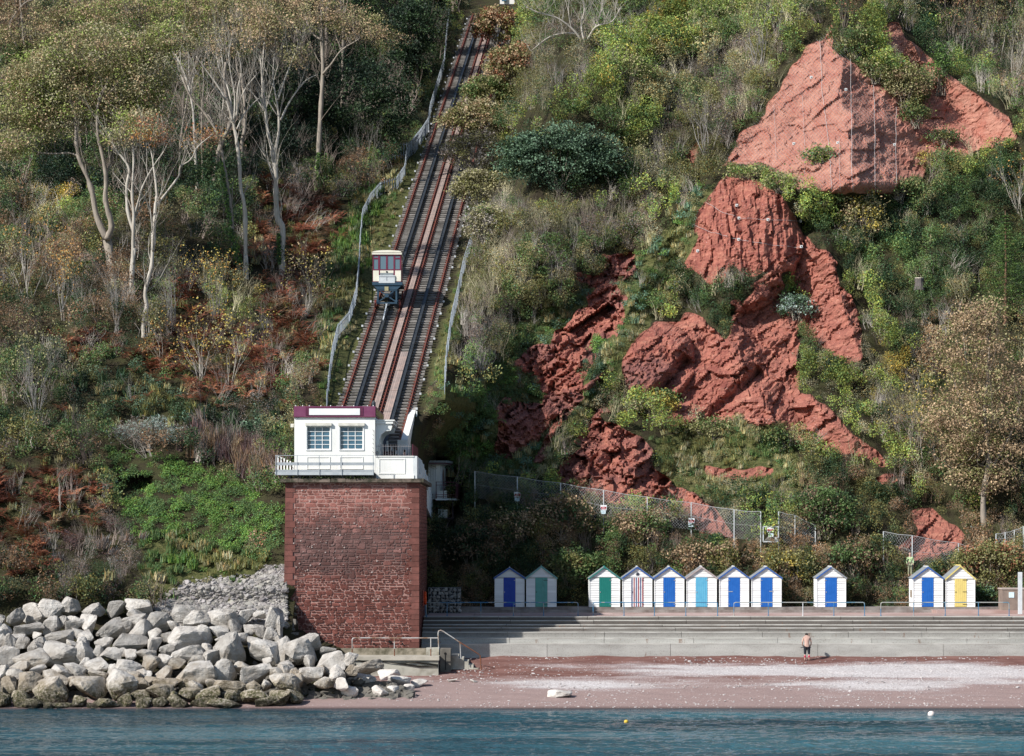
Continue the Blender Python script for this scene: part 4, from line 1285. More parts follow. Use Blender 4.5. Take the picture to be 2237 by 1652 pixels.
# right-hand platform parapet
RX = s1(1510, 0).x
zc1, zcb = s1(0, 645).z, zb0
m = MB(); m.box((x1 + .01, YF, zcb), (RX, YF + .3, zc1 - .06)); m.build('platform_wall', WHITE, st)
m = MB(); m.box((x1 + .01, YF - .05, zc1 - .058), (RX + .05, YF + .36, zc1)); m.build('platform_coping', WHITE, st)
m = MB(); m.box((x1 + .01, YF - .06, zcb), (RX + .06, YF - .002, zcb + .22)); m.build('plinth', WHITE, st)
q0, q1 = s1(1155, 832), s1(1430, 682)
mm = MB()
for lo, hi in (((q0.x, YF - .03, q1.z), (q1.x, YF - .002, q1.z + .06)), ((q0.x, YF - .03, q0.z), (q0.x + .06, YF - .002, q1.z - .002)), ((q1.x - .06, YF - .03, q0.z), (q1.x, YF - .002, q1.z - .002)), ((q0.x + .062, YF - .03, q0.z), (q1.x - .062, YF - .002, q0.z + .06))):
    mm.box(lo, hi)
mm.build('wall_panel', WHITE, st)
m = MB(); m.box((x1 + .02, YF + .31, zcb), (RX - .01, 10.5, zc1 - 1.0)); m.build('platform_floor', M('platform_floor_dark', (.09, .07, .07)), st)
# the side parapet follows the access stairs down and round the tower
m = MB()
prof = [(YF, zc1 - .01), (5.0, zc1 - .1), (20.0, s1(1740, 950, 200).z), (25.0, s1(1755, 1100, 205).z), (25.0, s1(1755, 1320, 205).z), (14.2, s1(1672, 1180, 194).z), (14.2, TZT + .25), (YF, TZT + .25)]
xr_ = lambda y: RX + (y - YF) * .008
vs = [(xr_(a), a, b_) for a, b_ in prof] + [(xr_(a) + .25, a, b_) for a, b_ in prof]
nn = len(prof)
m.add(vs, [tuple(range(nn)), tuple(range(2 * nn - 1, nn - 1, -1))] + [(i, i + nn, (i + 1) % nn + nn, (i + 1) % nn) for i in range(nn)])
acc = thing('stair_parapet', 'long white panelled parapet wall sloping down behind the tower towards the kiosk', 'wall', (RX, 5, 12))
m.build('parapet_wall', M('white_render_side', (.70, .72, .72), (.60, .62, .62), 1.5, .8), acc)
for a in (0.5, 3.2, 6.5, 10, 13.5, 17):
    zt_ = np.interp(a, [YF, 5, 20], [zc1, zc1 - .1, s1(1740, 950, 200).z])
    m = MB(); m.box((xr_(a) + .26, a, zt_ - 1.0), (xr_(a) + .33, a + .4, zt_ - .05)); m.build('pilaster', M('white_render_side'), acc)
# railing and maroon board on the parapet
RAILD = M('dark_thin_rail', (.14, .13, .14), (.25, .24, .25), 4, .5)
rl = thing('platform_railing', 'thin grey upright bars above the white platform parapet, beside the station', 'railing', tuple(s1(1300, 640)))
m = MB(); m.bar(s1(1118, 545, 177.8), s1(1490, 548, 177.8), .025); m.build('rail', RAILD, rl)
for i in range(15):
    a = 1124 + i * 26
    m = MB(); m.bar(s1(a, 525, 177.8), s1(a, 643, 177.8), .02); m.build('bar', RAILD, rl)
m = MB(); a = s1(1490, 525, 178.0); c = s1(1562, 560, 189); 
m.hexa([(RX - .06, YF + .3, zc1 + .01), (RX - .02, YF + .3, zc1 + .01), (RX + .04, 6.0, zc1 + .0), (RX, 6.0, zc1 + .0), (RX - .06, YF + .3, zc1 + .74), (RX - .02, YF + .3, zc1 + .74), (RX + .04, 6.0, zc1 + .74), (RX, 6.0, zc1 + .74)])
tag(m.build('maroon_board', DARKMAROON), 'dark maroon board standing on the parapet right of the railing', 'board')
# tapering white wall beside the right-hand track
wl = thing('incline_wall', 'tall white wing wall with a sloping top beside the right hand rails', 'wall', (-7.0, 4, 14))
WXL = s1(1385, 0, 183.5).x
m = MB()
zA, zB_ = s1(0, 480, 183.5).z, s1(0, 145, 193).z
xa = WXL; xb = s1(1480, 0, 193).x
pr = [((xa, 3.5), TZT + .3), ((xa, 3.5), zA), ((xb, 13.0), zB_), ((xb, 13.6), zB_ - .2), ((xb, 13.6), TZT + .3)]
wv_ = [(p_[0], p_[1], z_) for p_, z_ in pr] + [(p_[0] + .42, p_[1], z_) for p_, z_ in pr]
m.add(wv_, [(0, 1, 2, 3, 4), (9, 8, 7, 6, 5)] + [(i, i + 5, (i + 1) % 5 + 5, (i + 1) % 5) for i in range(5)])
m.build('sloping_wall', WHITE, wl)
m = MB(); m.box((xb + .43, 9.5, TZT + .3), (s1(1560, 0, 193).x, 13.9, s1(0, 420, 193).z)); m.box((xb + .43, 11.5, s1(0, 420, 193).z), (s1(1560, 0, 193).x, 13.9, s1(0, 190, 193).z)); m.build('rear_block', M('white_render_side'), wl)
m = MB(); p = s1(1445, 560, 182.0); m.bar((WXL, 3.2, TZT + .3), (WXL, 3.2, s1(0, 480, 183).z), .42, .3); m.build('end_pier', WHITE, wl)

# people waiting on the platform (upper bodies show above the parapet)
def skin_mesh(name, joints, edges, mat, parent, sub=2, origin=None):
    """one continuous skinned surface: joints [(x,y,z,r)]"""
    me = bpy.data.meshes.new(name)
    off = world_loc(parent) if parent else Vector((0, 0, 0))
    me.from_pydata([Vector(j[:3]) - off for j in joints], edges, [])
    o = bpy.data.objects.new(name, me); COL.objects.link(o)
    if parent:
        o.parent = parent
    md = o.modifiers.new('skin', 'SKIN'); sk = me.skin_vertices[0].data
    for i, j in enumerate(joints):
        r_ = j[3]
        sk[i].radius = (r_, r_ * (j[4] if len(j) > 4 else 1)); sk[i].use_root = (i == 0)
    md.use_smooth_shade = True
    s_ = o.modifiers.new('sub', 'SUBSURF'); s_.levels = sub; s_.render_levels = sub
    me.materials.append(mat)
    return o


SKIN = M('skin', (.50, .33, .27), (.42, .27, .22), 6, .55)
HAIR = M('dark_hair', (.018, .014, .013), (.03, .022, .018), 20, .6)


def ellip(m, c, r, n=10, k_=7):
    c = Vector(c)
    vs, fs = [], []
    for i in range(k_ + 1):
        a = math.pi * i / k_
        for j in range(n):
            b_ = 2 * math.pi * j / n
            vs.append((c.x + r[0] * math.sin(a) * math.cos(b_), c.y + r[1] * math.sin(a) * math.sin(b_), c.z + r[2] * math.cos(a)))
    for i in range(k_):
        for j in range(n):
            fs.append((i * n + j, i * n + (j + 1) % n, (i + 1) * n + (j + 1) % n, (i + 1) * n + j))
    return m.add(vs, fs)


def standing_person(base, label, top_mat, leg_mat, hair_mat, face=-1, height=1.72, lean=0.0):
    """upright figure; face=+1 looks away from the sea"""
    t = thing('person', label, 'person', tuple(base)); s_ = height / 1.72
    x, y, z = base
    j = lambda dx, dy, dz, r_, q=1: (x + dx * s_, y + dy * s_ * face + lean * max(0, dz - 1) * face, z + dz * s_, r_ * s_, q)
    skin_mesh('body', [j(0, 0, .95, .13), j(0, 0, 1.2, .13), j(0, 0, 1.40, .14), j(0, 0, 1.47, .06), j(0, .01, 1.58, .075), j(0, .01, 1.66, .08),
                       j(-.19, 0, 1.38, .055), j(-.25, .03, 1.12, .042), j(-.22, .12, .9, .034), j(-.21, .15, .82, .03),
                       j(.19, 0, 1.38, .055), j(.25, .03, 1.12, .042), j(.22, .12, .9, .034), j(.21, .15, .82, .03),
                       j(-.09, 0, .88, .09), j(-.10, .01, .48, .058), j(-.10, -.02, .08, .042), j(-.10, .12, .03, .035),
                       j(.09, 0, .88, .09), j(.10, .01, .48, .058), j(.10, -.02, .08, .042), j(.10, .12, .03, .035)],
              [(0, 1), (1, 2), (2, 3), (3, 4), (4, 5), (2, 6), (6, 7), (7, 8), (8, 9), (2, 10), (10, 11), (11, 12), (12, 13), (0, 14), (14, 15), (15, 16), (16, 17), (0, 18), (18, 19), (19, 20), (20, 21)], SKIN, t)
    skin_mesh('top', [j(0, 0, .92, .155), j(0, 0, 1.18, .15), j(0, 0, 1.40, .16), j(0, 0, 1.47, .085), j(-.19, 0, 1.385, .075), j(-.25, .03, 1.12, .06), j(-.225, .11, .93, .05), j(.19, 0, 1.385, .075), j(.25, .03, 1.12, .06), j(.225, .11, .93, .05)],
              [(0, 1), (1, 2), (2, 3), (2, 4), (4, 5), (5, 6), (2, 7), (7, 8), (8, 9)], top_mat, t)
    skin_mesh('trousers', [j(0, 0, .93, .14), j(-.09, 0, .86, .105), j(-.10, .01, .48, .075), j(-.10, -.02, .12, .062), j(.09, 0, .86, .105), j(.10, .01, .48, .075), j(.10, -.02, .12, .062)],
              [(0, 1), (1, 2), (2, 3), (0, 4), (4, 5), (5, 6)], leg_mat, t)
    h = MB(); ellip(h, (x, y + .012 * s_ * face + lean * .65 * face, z + 1.64 * s_), (.075 * s_, .09 * s_, .10 * s_)); ellip(h, (x, y + .10 * s_ * face + lean * .65 * face, z + 1.60 * s_), (.012, .02, .016), 6, 4); h.build('head', SKIN, t, True)
    h = MB(); ellip(h, (x, y - .015 * s_ * face + lean * .65 * face, z + 1.675 * s_), (.09 * s_, .10 * s_, .095 * s_)); h.build('hair', hair_mat, t, True)
    return t


pf = zc1 - 1.0
p = s1(1419, 640, 179); standing_person((p.x, p.y, p.z - 1.42 + .02), 'person seen from behind at the station parapet, dark hair, purple grey patterned top', M('patterned_top', (.05, .045, .07), (.22, .18, .24), 30, .8, fac=(.45, .55)), M('dark_trousers', (.03, .03, .04)), HAIR, 1)
p = s1(1277, 640, 180.5); standing_person((p.x, p.y, p.z - 1.30), 'person in a dark plum coat on the platform left of the white posts', M('plum_coat', (.06, .015, .05)), M('dark_trousers', (.03, .03, .04)), HAIR, 1, 1.6)
bn = thing('bench', 'maroon slatted bench back showing behind the thin bars on the platform', 'bench', tuple(s1(1240, 640, 181.5)))
a, c = s1(1208, 640, 181.5), s1(1310, 640, 181.5)
for i in range(4):
    m = MB(); m.box((a.x, a.y, a.z - .28 + i * .14), (c.x, a.y + .05, a.z - .17 + i * .14)); m.build('slat', DARKMAROON, bn)
m = MB(); m.box((a.x, a.y - .45, a.z - .55), (c.x, a.y - .01, a.z - .48)); m.build('seat', DARKMAROON, bn)
for xx in (a.x + .08, c.x - .13):
    m = MB(); m.box((xx, a.y - .4, pf), (xx + .05, a.y - .35, a.z - .56)); m.build('leg', DARKMAROON, bn)
for i, (a, t0) in enumerate(((1245, 490), (1287, 555), (1336, 590))):
    p = s1(a, 640, 183.0); q = s1(a, t0, 183.0)
    m = MB(); m.box((p.x - .06, p.y, pf), (p.x + .06, p.y + .12, q.z))
    tag(m.build('white_post', PALEPAINT, None, origin=(p.x, p.y, pf)), ('tallest white post on the platform, under the scrolled brackets', 'middle white post of three on the station platform', 'shortest white post on the platform, by the rail end')[i], 'post', 'white posts on the platform')

# balcony walkway round the station
GREYST = M('pale_grey_steel', (.50, .53, .54), (.40, .43, .45), 2.5, .5, metal=.1)
RAILG = M('grey_walkway_steel', (.33, .36, .38), (.42, .44, .46), 2.5, .5, metal=.2)
bal = thing('balcony', 'pale grey steel walkway with mid rail round the front of the station', 'balcony', tuple(s1(600, 840, 176.6)))
YW = -3.45
g0, g1_ = s1(92, 843, 176.6), s1(1108, 788, 176.6)
m = MB(); m.box((g0.x, YW, g0.z + .18), (g1_.x, YW + .08, g1_.z)); m.build('kick_board', RAILG, bal)
m = MB(); m.box((g0.x, YW - .01, g0.z), (g1_.x, YW + .09, g0.z + .175)); m.build('edge_beam', GREYST, bal)
m = MB(); m.box((g0.x + .01, YW + .1, g0.z + .1), (g1_.x, YF - .01, g0.z + .17)); m.box((g0.x + .01, YF - .005, g0.z + .1), (x0 - .01, 4.0, g0.z + .17)); m.build('deck', M('timber_deck', (.30, .24, .17), (.20, .17, .13), 6, .8), bal)
q = s1(0, 728, 176.6).z; m = MB(); m.box((g0.x, YW - .01, q - .09), (g1_.x, YW + .05, q + .09)); m.build('mid_rail', RAILG, bal)
q = s1(0, 641, 176.6).z; m = MB(); m.bar((g0.x, YW, q), (g1_.x, YW, q), .03); m.build('top_rail', RAILG, bal)
for a in (96, 316, 543, 775, 1100):
    p = s1(a, 0, 176.6); m = MB(); m.box((p.x - .022, YW - .05, g0.z - .02), (p.x + .022, YW - .012, q)); m.build('post', RAILG, bal)
m = MB(); m.bar((g0.x, YW, q), (g0.x, 4.0, q - .02), .04); m.bar((g0.x, YW + .1, g0.z + .14), (g0.x, 4, g0.z + .14), .12); m.build('side_rail', GREYST, bal)
for i in range(8):
    yy = YW + .7 + i * .9
    m = MB(); m.box((g0.x + .05 + i * .12, yy, g0.z + .17), (g0.x + .13 + i * .12, yy + .06, q - .02 - i * .055)); m.build('side_post', PALEPAINT, bal)
m = MB()
for i in range(9):
    xx = TX0 + .2 + i * .66; m.box((xx, YW + .15, TZT + .26), (xx + .14, YF + .2, g0.z + .09))
m.build('joists', M('dark_joist', (.06, .055, .05)), bal)
tag_m = MB(); mr = np.random.default_rng(5)
for i in range(260):
    c_ = Vector((mr.choice([-9.4, -10.2, -11.6, -12.9, -11.9]) + mr.normal(0, .22), YW + .1 + mr.uniform(-.05, .3), TZT + .25 + abs(mr.normal(0, .05))))
    d_ = Vector(mr.normal(size=3)).normalized() * .07; e_ = Vector(mr.normal(size=3)).normalized() * .05
    tag_m.add([c_ - d_, c_ + e_, c_ + d_, c_ - e_], [(0, 1, 2, 3)])
tag(tag_m.build('ledge_moss', M('ledge_moss', (.05, .075, .02))), None, None, None, 'stuff')

# ------------------------------------------------------------------ kiosk behind the tower
def zk(a, b_, d): return P((1240 + a * .14528) * .7284, (1360 + b_ * .14528) * .7284, d)


KD = 205.0
ko = thing('kiosk', 'small white ticket kiosk with flat grey roof and maroon trim behind the tower', 'kiosk', tuple(zk(400, 930, KD)))
m = MB(); a, b_ = zk(150, 600, KD), zk(525, 232, KD); m.box((a.x, KD - CAMD, zk(0, 950, KD).z), (b_.x, KD - CAMD + .2, b_.z)); m.build('front_wall', WHITE, ko)
m = MB(); c = zk(650, 232, KD + 3.2); m.hexa([(b_.x, 25.0, zk(0, 950, KD).z), (b_.x + .1, 25.0, zk(0, 950, KD).z), (b_.x + .75, 29.0, zk(0, 950, KD).z), (b_.x + .65, 29.0, zk(0, 950, KD).z), (b_.x, 25.0, b_.z), (b_.x + .1, 25.0, b_.z), (b_.x + .75, 29.0, b_.z), (b_.x + .65, 29.0, b_.z)]); m.build('side_wall', WHITE, ko)
a, b2 = zk(130, 190, KD - .7), zk(665, 148, KD - .7)
m = MB(); m.hexa([(a.x, 24.3, a.z), (b2.x, 24.3, a.z), (b2.x + 1.1, 30, a.z), (a.x, 30, a.z), (a.x, 24.3, b2.z), (b2.x, 24.3, b2.z), (b2.x + 1.1, 30, b2.z), (a.x, 30, b2.z)]); m.build('roof', M('grey_fascia', (.22, .26, .27), (.30, .33, .33), 3), ko)
zr = zk(0, 215, KD - .7).z
m = MB(); m.hexa([(a.x, 24.33, zr), (b2.x - .02, 24.33, zr), (b2.x + 1.07, 29.9, zr), (a.x, 29.9, zr), (a.x, 24.33, a.z - .003), (b2.x - .02, 24.33, a.z - .003), (b2.x + 1.07, 29.9, a.z - .003), (a.x, 29.9, a.z - .003)]); m.build('roof_trim', DARKMAROON, ko)
m = MB(); m.hexa([(a.x, 24.4, b_.z + .002), (b2.x - .1, 24.4, b_.z + .002), (b2.x + .9, 29.8, b_.z + .002), (a.x, 29.8, b_.z + .002), (a.x, 24.4, zr - .003), (b2.x - .1, 24.4, zr - .003), (b2.x + .9, 29.8, zr - .003), (a.x, 29.8, zr - .003)]); m.build('soffit', M('pale_soffit', (.5, .52, .52)), ko)
a, c = zk(385, 560, KD - .1), zk(485, 305, KD - .1)
m = MB(); m.box((a.x - .5, 24.94, a.z), (c.x, 24.99, c.z)); dr = m.build('door', PALEPAINT, ko)
for i in range(5):
    m = MB(); xx = a.x - .45 + i * .17; m.box((xx, 24.92, a.z), (xx + .02, 24.938, c.z)); m.build('door_bar', M('grey_bars', (.35, .36, .37)), dr)
m = MB(); p0, p1 = zk(535, 640, KD), zk(600, 290, KD)
def onside(y, z): return (b_.x + .1 + (y - 25.0) * .1625 + .01, y, z)
for nm, ya, yb, za, zb_, mt in (('poster', 25.2, 26.9, 640, 290, PALEPAINT), ('maroon_panel', 27.1, 28.6, 760, 300, DARKMAROON)):
    za, zb_ = zk(0, za, KD + 1).z, zk(0, zb_, KD + 1).z
    m = MB(); A_ = onside(ya, za); B_ = onside(yb, za)
    m.hexa([A_, B_, (B_[0] + .03, B_[1], za), (A_[0] + .03, A_[1], za), (A_[0], A_[1], zb_), (B_[0], B_[1], zb_), (B_[0] + .03, B_[1], zb_), (A_[0] + .03, A_[1], zb_)]); m.build(nm, mt, ko)
m = MB(); A_ = onside(26.05, zk(0, 470, KD + 1).z)
m.tube([(A_[0] + .031, A_[1], A_[2]), (A_[0] + .05, A_[1], A_[2])], [.46, .46], 12)
m2 = MB()
for i in range(12):
    t_ = 2 * math.pi * i / 12; t2 = t_ + .26; t3 = t_ + .52; rr_ = .32
    m2.add([(A_[0] + .05, A_[1] + rr_ * math.cos(t_), A_[2] + rr_ * math.sin(t_)), (A_[0] + .05, A_[1] + .75 * math.cos(t2), A_[2] + .75 * math.sin(t2)), (A_[0] + .05, A_[1] + rr_ * math.cos(t3), A_[2] + rr_ * math.sin(t3))], [(0, 1, 2)])
ORG = M('orange_print', (.42, .13, .04)); m.build('sun_disc', ORG, ko); m2.build('sun_rays', ORG, ko)
# deck and railing of the kiosk
kd = thing('kiosk_deck', 'raised deck beside the kiosk with maroon railing on dark steel legs', 'deck', tuple(zk(700, 950, KD - 2)))
pA, pB, pC, pD = zk(460, 930, KD - 2), zk(880, 965, KD - 1), zk(1000, 1100, KD + 4), zk(470, 930, KD + 4)
zf = pA.z
m = MB(); m.hexa([(pA.x, pA.y, zf - .12), (pB.x, pB.y, zf - .12), (pC.x + .3, 30, zf - .12), (pA.x, 30, zf - .12), (pA.x, pA.y, zf), (pB.x, pB.y, zf), (pC.x + .3, 30, zf), (pA.x, 30, zf)]); m.build('deck_slab', M('white_render_side'), kd)
rh = zk(0, 590, KD - 2).z - zf
for hh in (rh, rh - .22, .28, .12):
    m = MB(); m.bar((pA.x, pA.y + .05, zf + hh), (pB.x, pB.y + .05, zf + hh), .035); m.bar((pB.x, pB.y + .05, zf + hh), (pC.x + .25, 29.9, zf + hh), .035); m.build('rail', DARKMAROON, kd)
for (xx, yy) in ((pA.x + .03, pA.y + .05), (pB.x - .9, pB.y + .02), (pB.x, pB.y + .05), ((pB.x + pC.x) / 2 + .15, 26.5), (pC.x + .25, 29.9)):
    m = MB(); m.bar((xx, yy, zf - .2), (xx, yy, zf + rh), .05); m.build('post', DARKMAROON, kd)
m = MB(); m.hexa([(pB.x + .06, pB.y + .1, zf + .02), (pB.x + .09, pB.y + .1, zf + .02), (pC.x + .33, 29.9, zf + .02), (pC.x + .3, 29.9, zf + .02), (pB.x + .06, pB.y + .1, zf + rh - .1), (pB.x + .09, pB.y + .1, zf + rh - .1), (pC.x + .33, 29.9, zf + rh - .1), (pC.x + .3, 29.9, zf + rh - .1)]); m.build('side_panel', DARKMAROON, kd)
for xx in (pA.x + 1.2, pA.x + 2.05):
    m = MB(); m.bar((xx, 24.0, zf - 3.6), (xx, 24.0, zf - .13), .1); m.build('leg', M('dark_steel_leg', (.05, .03, .035)), kd)
m = MB(); q0 = zk(480, 1340, KD - 1); m.bar((pA.x, 23.9, q0.z), (pA.x + 2.2, 23.9, q0.z), .09); m.build('brace', M('dark_steel_leg'), kd)
m = MB(); q0, q1 = zk(515, 1330, KD - 1), zk(695, 1155, KD - 1); m.box((q0.x, 24.2, q0.z), (q1.x, 25.2, q1.z)); m.build('white_cabinet', M('white_render_side'), kd)
m = MB(); q0, q1 = zk(500, 930, KD), zk(695, 775, KD)
for i in range(4):
    z_ = q0.z + i * (q1.z - q0.z) / 4; m.box((q0.x, 24.0, z_ + .012), (q1.x, 24.4, z_ + (q1.z - q0.z) / 4))
m.build('white_counter', WHITE, kd)

# ------------------------------------------------------------------ the two tracks
k = N('weathered_sleeper')
oi = k.n('ShaderNodeObjectInfo'); v = k.pos((1, 3, 3)); g = k.noise(2.5, 6, v, .7)
cs = k.mix((.29, .27, .25), (.135, .12, .105), k.ramp(g, .38, .62))
cs = k.mix(cs, (.06, .05, .045), k.math('MULTIPLY', k.ramp(k.noise(.6, 3, k.pos()), .5, .75), .5))
SLEEP = k.bsdf(k.n('ShaderNodeHueSaturation', {'Value': k.math('MULTIPLY_ADD', oi.outputs['Random'], .7, .62), 'Color': cs}).outputs[0], .9, g, .5, .02, .2)
RAILM = M('rusty_rail', (.20, .062, .038), (.12, .04, .033), 3.0, .6, .3, .01, .3)
CHAN = M('black_cable_trough', (.022, .026, .03), (.045, .05, .055), 3, .45)
PLANK = M('walkway_board', (.36, .26, .22), (.25, .20, .18), 1.5, .85, .4, .01, rnd=.12)
Zb, Zt = 15.05, 70.5
BR = .1336
U = Vector((BR, TS, 1)).normalized()                 # up the slope
SIDE = Vector((1, 0, 0)); NRM = SIDE.cross(U).normalized()
if NRM.z < 0:
    NRM = -NRM


def TP(z, off, up=0.0):
    return Vector((float(track_x(z)) + off, float(track_y(z)), z)) + NRM * up


slope_len = (TP(Zt, 0) - TP(Zb, 0)).length
trackbed = structure(MB().hexa([TP(Zb, -1.4, -.85), TP(Zb, 4.1, -.85), TP(Zt, 4.1, -.85), TP(Zt, -1.4, -.85), TP(Zb, -1.4, -.48), TP(Zb, 4.1, -.48), TP(Zt, 4.1, -.48), TP(Zt, -1.4, -.48)]).build('track_bed', M('dark_ballast', (.022, .02, .018), (.05, .045, .038), 3, .95, .8, .05)))
sleeper_mesh = None
chair_mesh = None
for t_i, off in enumerate((0.0, TRACK_SEP)):
    lab = ('left hand lift track climbing the hill, the one carrying the car', 'right hand lift track with the extra walkway board at its foot')[t_i]
    tr = thing('incline_track', lab, 'railway track', tuple(TP(Zb, off)), 'tracks of the cliff lift')
    nS = int(slope_len / .66)
    rk_ = random.Random(9 + t_i)
    inner = off == 0
    xl, xr2 = (-GAUGE / 2 - .46, GAUGE / 2 + .30) if inner else (-GAUGE / 2 - .30, GAUGE / 2 + .46)
    proto = None
    for i in range(nS):
        z_ = Zb + (Zt - Zb) * (i + .5) / nS
        c = TP(z_, off, -.17)
        if proto is None:
            mm = MB(); mm.box((xl, -.11, -.03), (xr2, .11, .09))
            # fastening lumps beside each rail
            so = mm.build('sleeper', SLEEP, tr, origin=(0, 0, 0)); proto = so
        else:
            so = proto.copy(); COL.objects.link(so); so.parent = tr
        so.location = c - world_loc(tr) + Vector((rk_.uniform(-.06, .06), 0, 0))
        so.rotation_euler = (math.atan2(1, TS) + rk_.uniform(-.05, .05), 0, rk_.uniform(-.012, .012))
    for sgn_ in (-1, 1):
        xo = off + sgn_ * GAUGE / 2
        m = MB(); m.bar(TP(Zb - .6, xo, .055), TP(Zt, xo, .055), .075, .05, NRM); m.bar(TP(Zb - .6, xo, -.01), TP(Zt, xo, -.01), .03, .09, NRM); m.bar(TP(Zb - .6, xo, -.065), TP(Zt, xo, -.065), .14, .03, NRM)
        m.build('rail', RAILM, tr)
        m = MB()
        for i in range(nS):
            z_ = Zb + (Zt - Zb) * (i + .5) / nS
            for sd in (-.12, .12):
                m.bar(TP(z_, xo + sd, -.08), TP(z_, xo + sd, .0), .09, .1)
        o = m.build('rail_chairs', RAILM, tr); o['kind'] = 'stuff'
    m = MB(); m.bar(TP(Zb, off, .02), TP(Zt, off, .02), .20, .20, NRM); m.build('cable_trough', CHAN, tr)
    for sd in (-.12, .12):
        m = MB(); m.bar(TP(Zb, off + sd, .05), TP(Zt, off + sd, .05), .03, .26, NRM); m.build('trough_edge', CHAN, tr)
    m = MB()
    for i in range(0, nS, 5):
        z_ = Zb + (Zt - Zb) * (i + .3) / nS
        for sd in ((-GAUGE / 2 - .55) if inner else (GAUGE / 2 + .52),):
            p = TP(z_, off + sd, -.05); m.box((p.x - .07, p.y - .05, p.z - .05), (p.x + .07, p.y + .05, p.z + .1))
    o = m.build('cable_clips', M('white_clip', (.6, .62, .64)), tr); o['kind'] = 'stuff'
wk = thing('walkway', 'narrow pinkish board walkway running up between the two tracks', 'walkway', tuple(TP(Zb, TRACK_SEP / 2)))
zc_ = Zb
while zc_ < Zt:
    z2_ = min(zc_ + 1.55, Zt)
    for j, o_ in enumerate((-.13, 0, .13)):
        m = MB(); m.bar(TP(zc_ + .012, TRACK_SEP / 2 + o_, .06), TP(z2_ - .012, TRACK_SEP / 2 + o_, .06), .12, .05, NRM); m.build('board', PLANK, wk)
    zc_ = z2_
wk = thing('walkway', 'short wide board walkway in the right track just above the station', 'walkway', tuple(TP(Zb, 2.2)))
zc_ = Zb
while zc_ < 21.6:
    for j in range(4):
        m = MB(); m.bar(TP(zc_ + .012, TRACK_SEP - .62 + j * .135, .06), TP(zc_ + 1.6, TRACK_SEP - .62 + j * .135, .06), .125, .05, NRM); m.build('board', PLANK, wk)
    zc_ += 1.62

# ------------------------------------------------------------------ the lift car
ZC = HC + (HY - 668) * 211.5 / F
dcar = float(track_y(ZC)) + CAMD
def c1(a, b_, d=None):
    return P(699.3 + a * .2469, 495.3 + b_ * .2469, d or dcar)


WYc = float(track_y(ZC))
for _ in range(20):       # settle the wheels on the rails
    dcar = WYc + CAMD; ZC = c1(0, 735).z; WYc = float(track_y(ZC))
dcar = WYc + CAMD
car = thing('lift_car', 'maroon and cream cliff lift car with blue wedge frame on the left track', 'lift car', (float(track_x(ZC)), WYc, ZC))
CREAM = M('cream_paint', (.78, .74, .62), (.70, .66, .55), 2, .5)
CARMAR = M('car_maroon', (.17, .028, .06), (.13, .02, .045), 2, .4)
BLUEF = M('car_blue_steel', (.028, .06, .095), (.045, .085, .125), 2.5, .5, metal=.2)
GREYP = M('car_grey_panel', (.58, .61, .62), (.48, .51, .53), 3, .5)
yf = WYc - .25
bx0, bx1 = c1(466, 0).x, c1(718, 0).x
bz0, bz1 = c1(0, 490).z, c1(0, 250).z
Lc = 3.4
k = N('car_glass'); CGL = k.bsdf((.10, .16, .20), .05, spec=.7)
def cbox(name, a, b_, c, d_, dy0, dy1, mt, par=car):
    p0, p1 = c1(a, d_), c1(c, b_)
    m_ = MB(); m_.box((p0.x, yf + dy0, p0.z), (p1.x, yf + dy1, p1.z)); return m_.build(name, mt, par)


m = MB(); m.box((bx0 + .02, yf + .06, bz0), (bx1 - .02, yf + Lc, bz0 + .06)); m.build('floor', BLUEF, car)
m = MB(); m.box((bx0 + .01, yf + .14, bz0 + .06), (bx0 + .05, yf + Lc, bz1 - .7)); m.box((bx1 - .05, yf + .14, bz0 + .06), (bx1 - .01, yf + Lc, bz1 - .7)); m.box((bx0 + .05, yf + Lc - .06, bz0 + .06), (bx1 - .05, yf + Lc, bz1)); m.build('body_sides', CARMAR, car)
for xx in (bx0 + .03, bx1 - .03):
    for j in range(4):
        m = MB(); yy = yf + .15 + j * (Lc - .25) / 4; m.box((xx - .008, yy + .05, bz1 - .69), (xx + .008, yy + (Lc - .25) / 4 - .02, bz1 - .08)); m.build('side_window', CGL, car)
# posts of the front
for a, c in ((466, 476), (514, 532), (584, 599), (650, 664), (706, 718)):
    cbox('front_post', a, 252, c, 490, 0, .08, CARMAR)
for a, b_, c, d_ in ((466, 250, 718, 262), (466, 380, 718, 390), (466, 486, 718, 492)):
    cbox('front_bar', a, b_, c, d_, -.006, .086, CARMAR)
for a, c in ((476, 514), (664, 706)):
    cbox('front_bar', a, 277, c, 290, .0, .075, CARMAR)
    cbox('pane', a, 263, c, 277, .03, .045, CGL); cbox('pane', a, 290, c, 380, .03, .045, CGL)
for a, c in ((532, 584), (599, 650)):
    cbox('pane', a, 262, c, 380, .03, .045, CGL)
cbox('cream_panel', 470, 391, 521, 486, -.01, .05, CREAM)
cbox('cream_panel', 664, 391, 716, 486, -.01, .05, CREAM)
cbox('cream_panel', 532, 391, 650, 412, -.01, .05, CREAM)
cbox('lamp_box', 584, 396, 597, 408, -.05, -.012, M('dark_lamp'))
cbox('grey_panel', 532, 413, 650, 434, -.005, .05, M('mid_grey_paint', (.24, .27, .28)))
cbox('front_hatch', 521, 434, 663, 502, -.10, -.012, GREYP)
m = MB(); m.bar(c1(521, 445) + Vector((0, -.37, 0)), c1(663, 445) + Vector((0, -.37, 0)), .02); m.bar(c1(590, 440) + Vector((0, -.37, 0)), c1(590, 480) + Vector((0, -.37, 0)), .02); m.build('latch', M('grey_walkway_steel'), car)
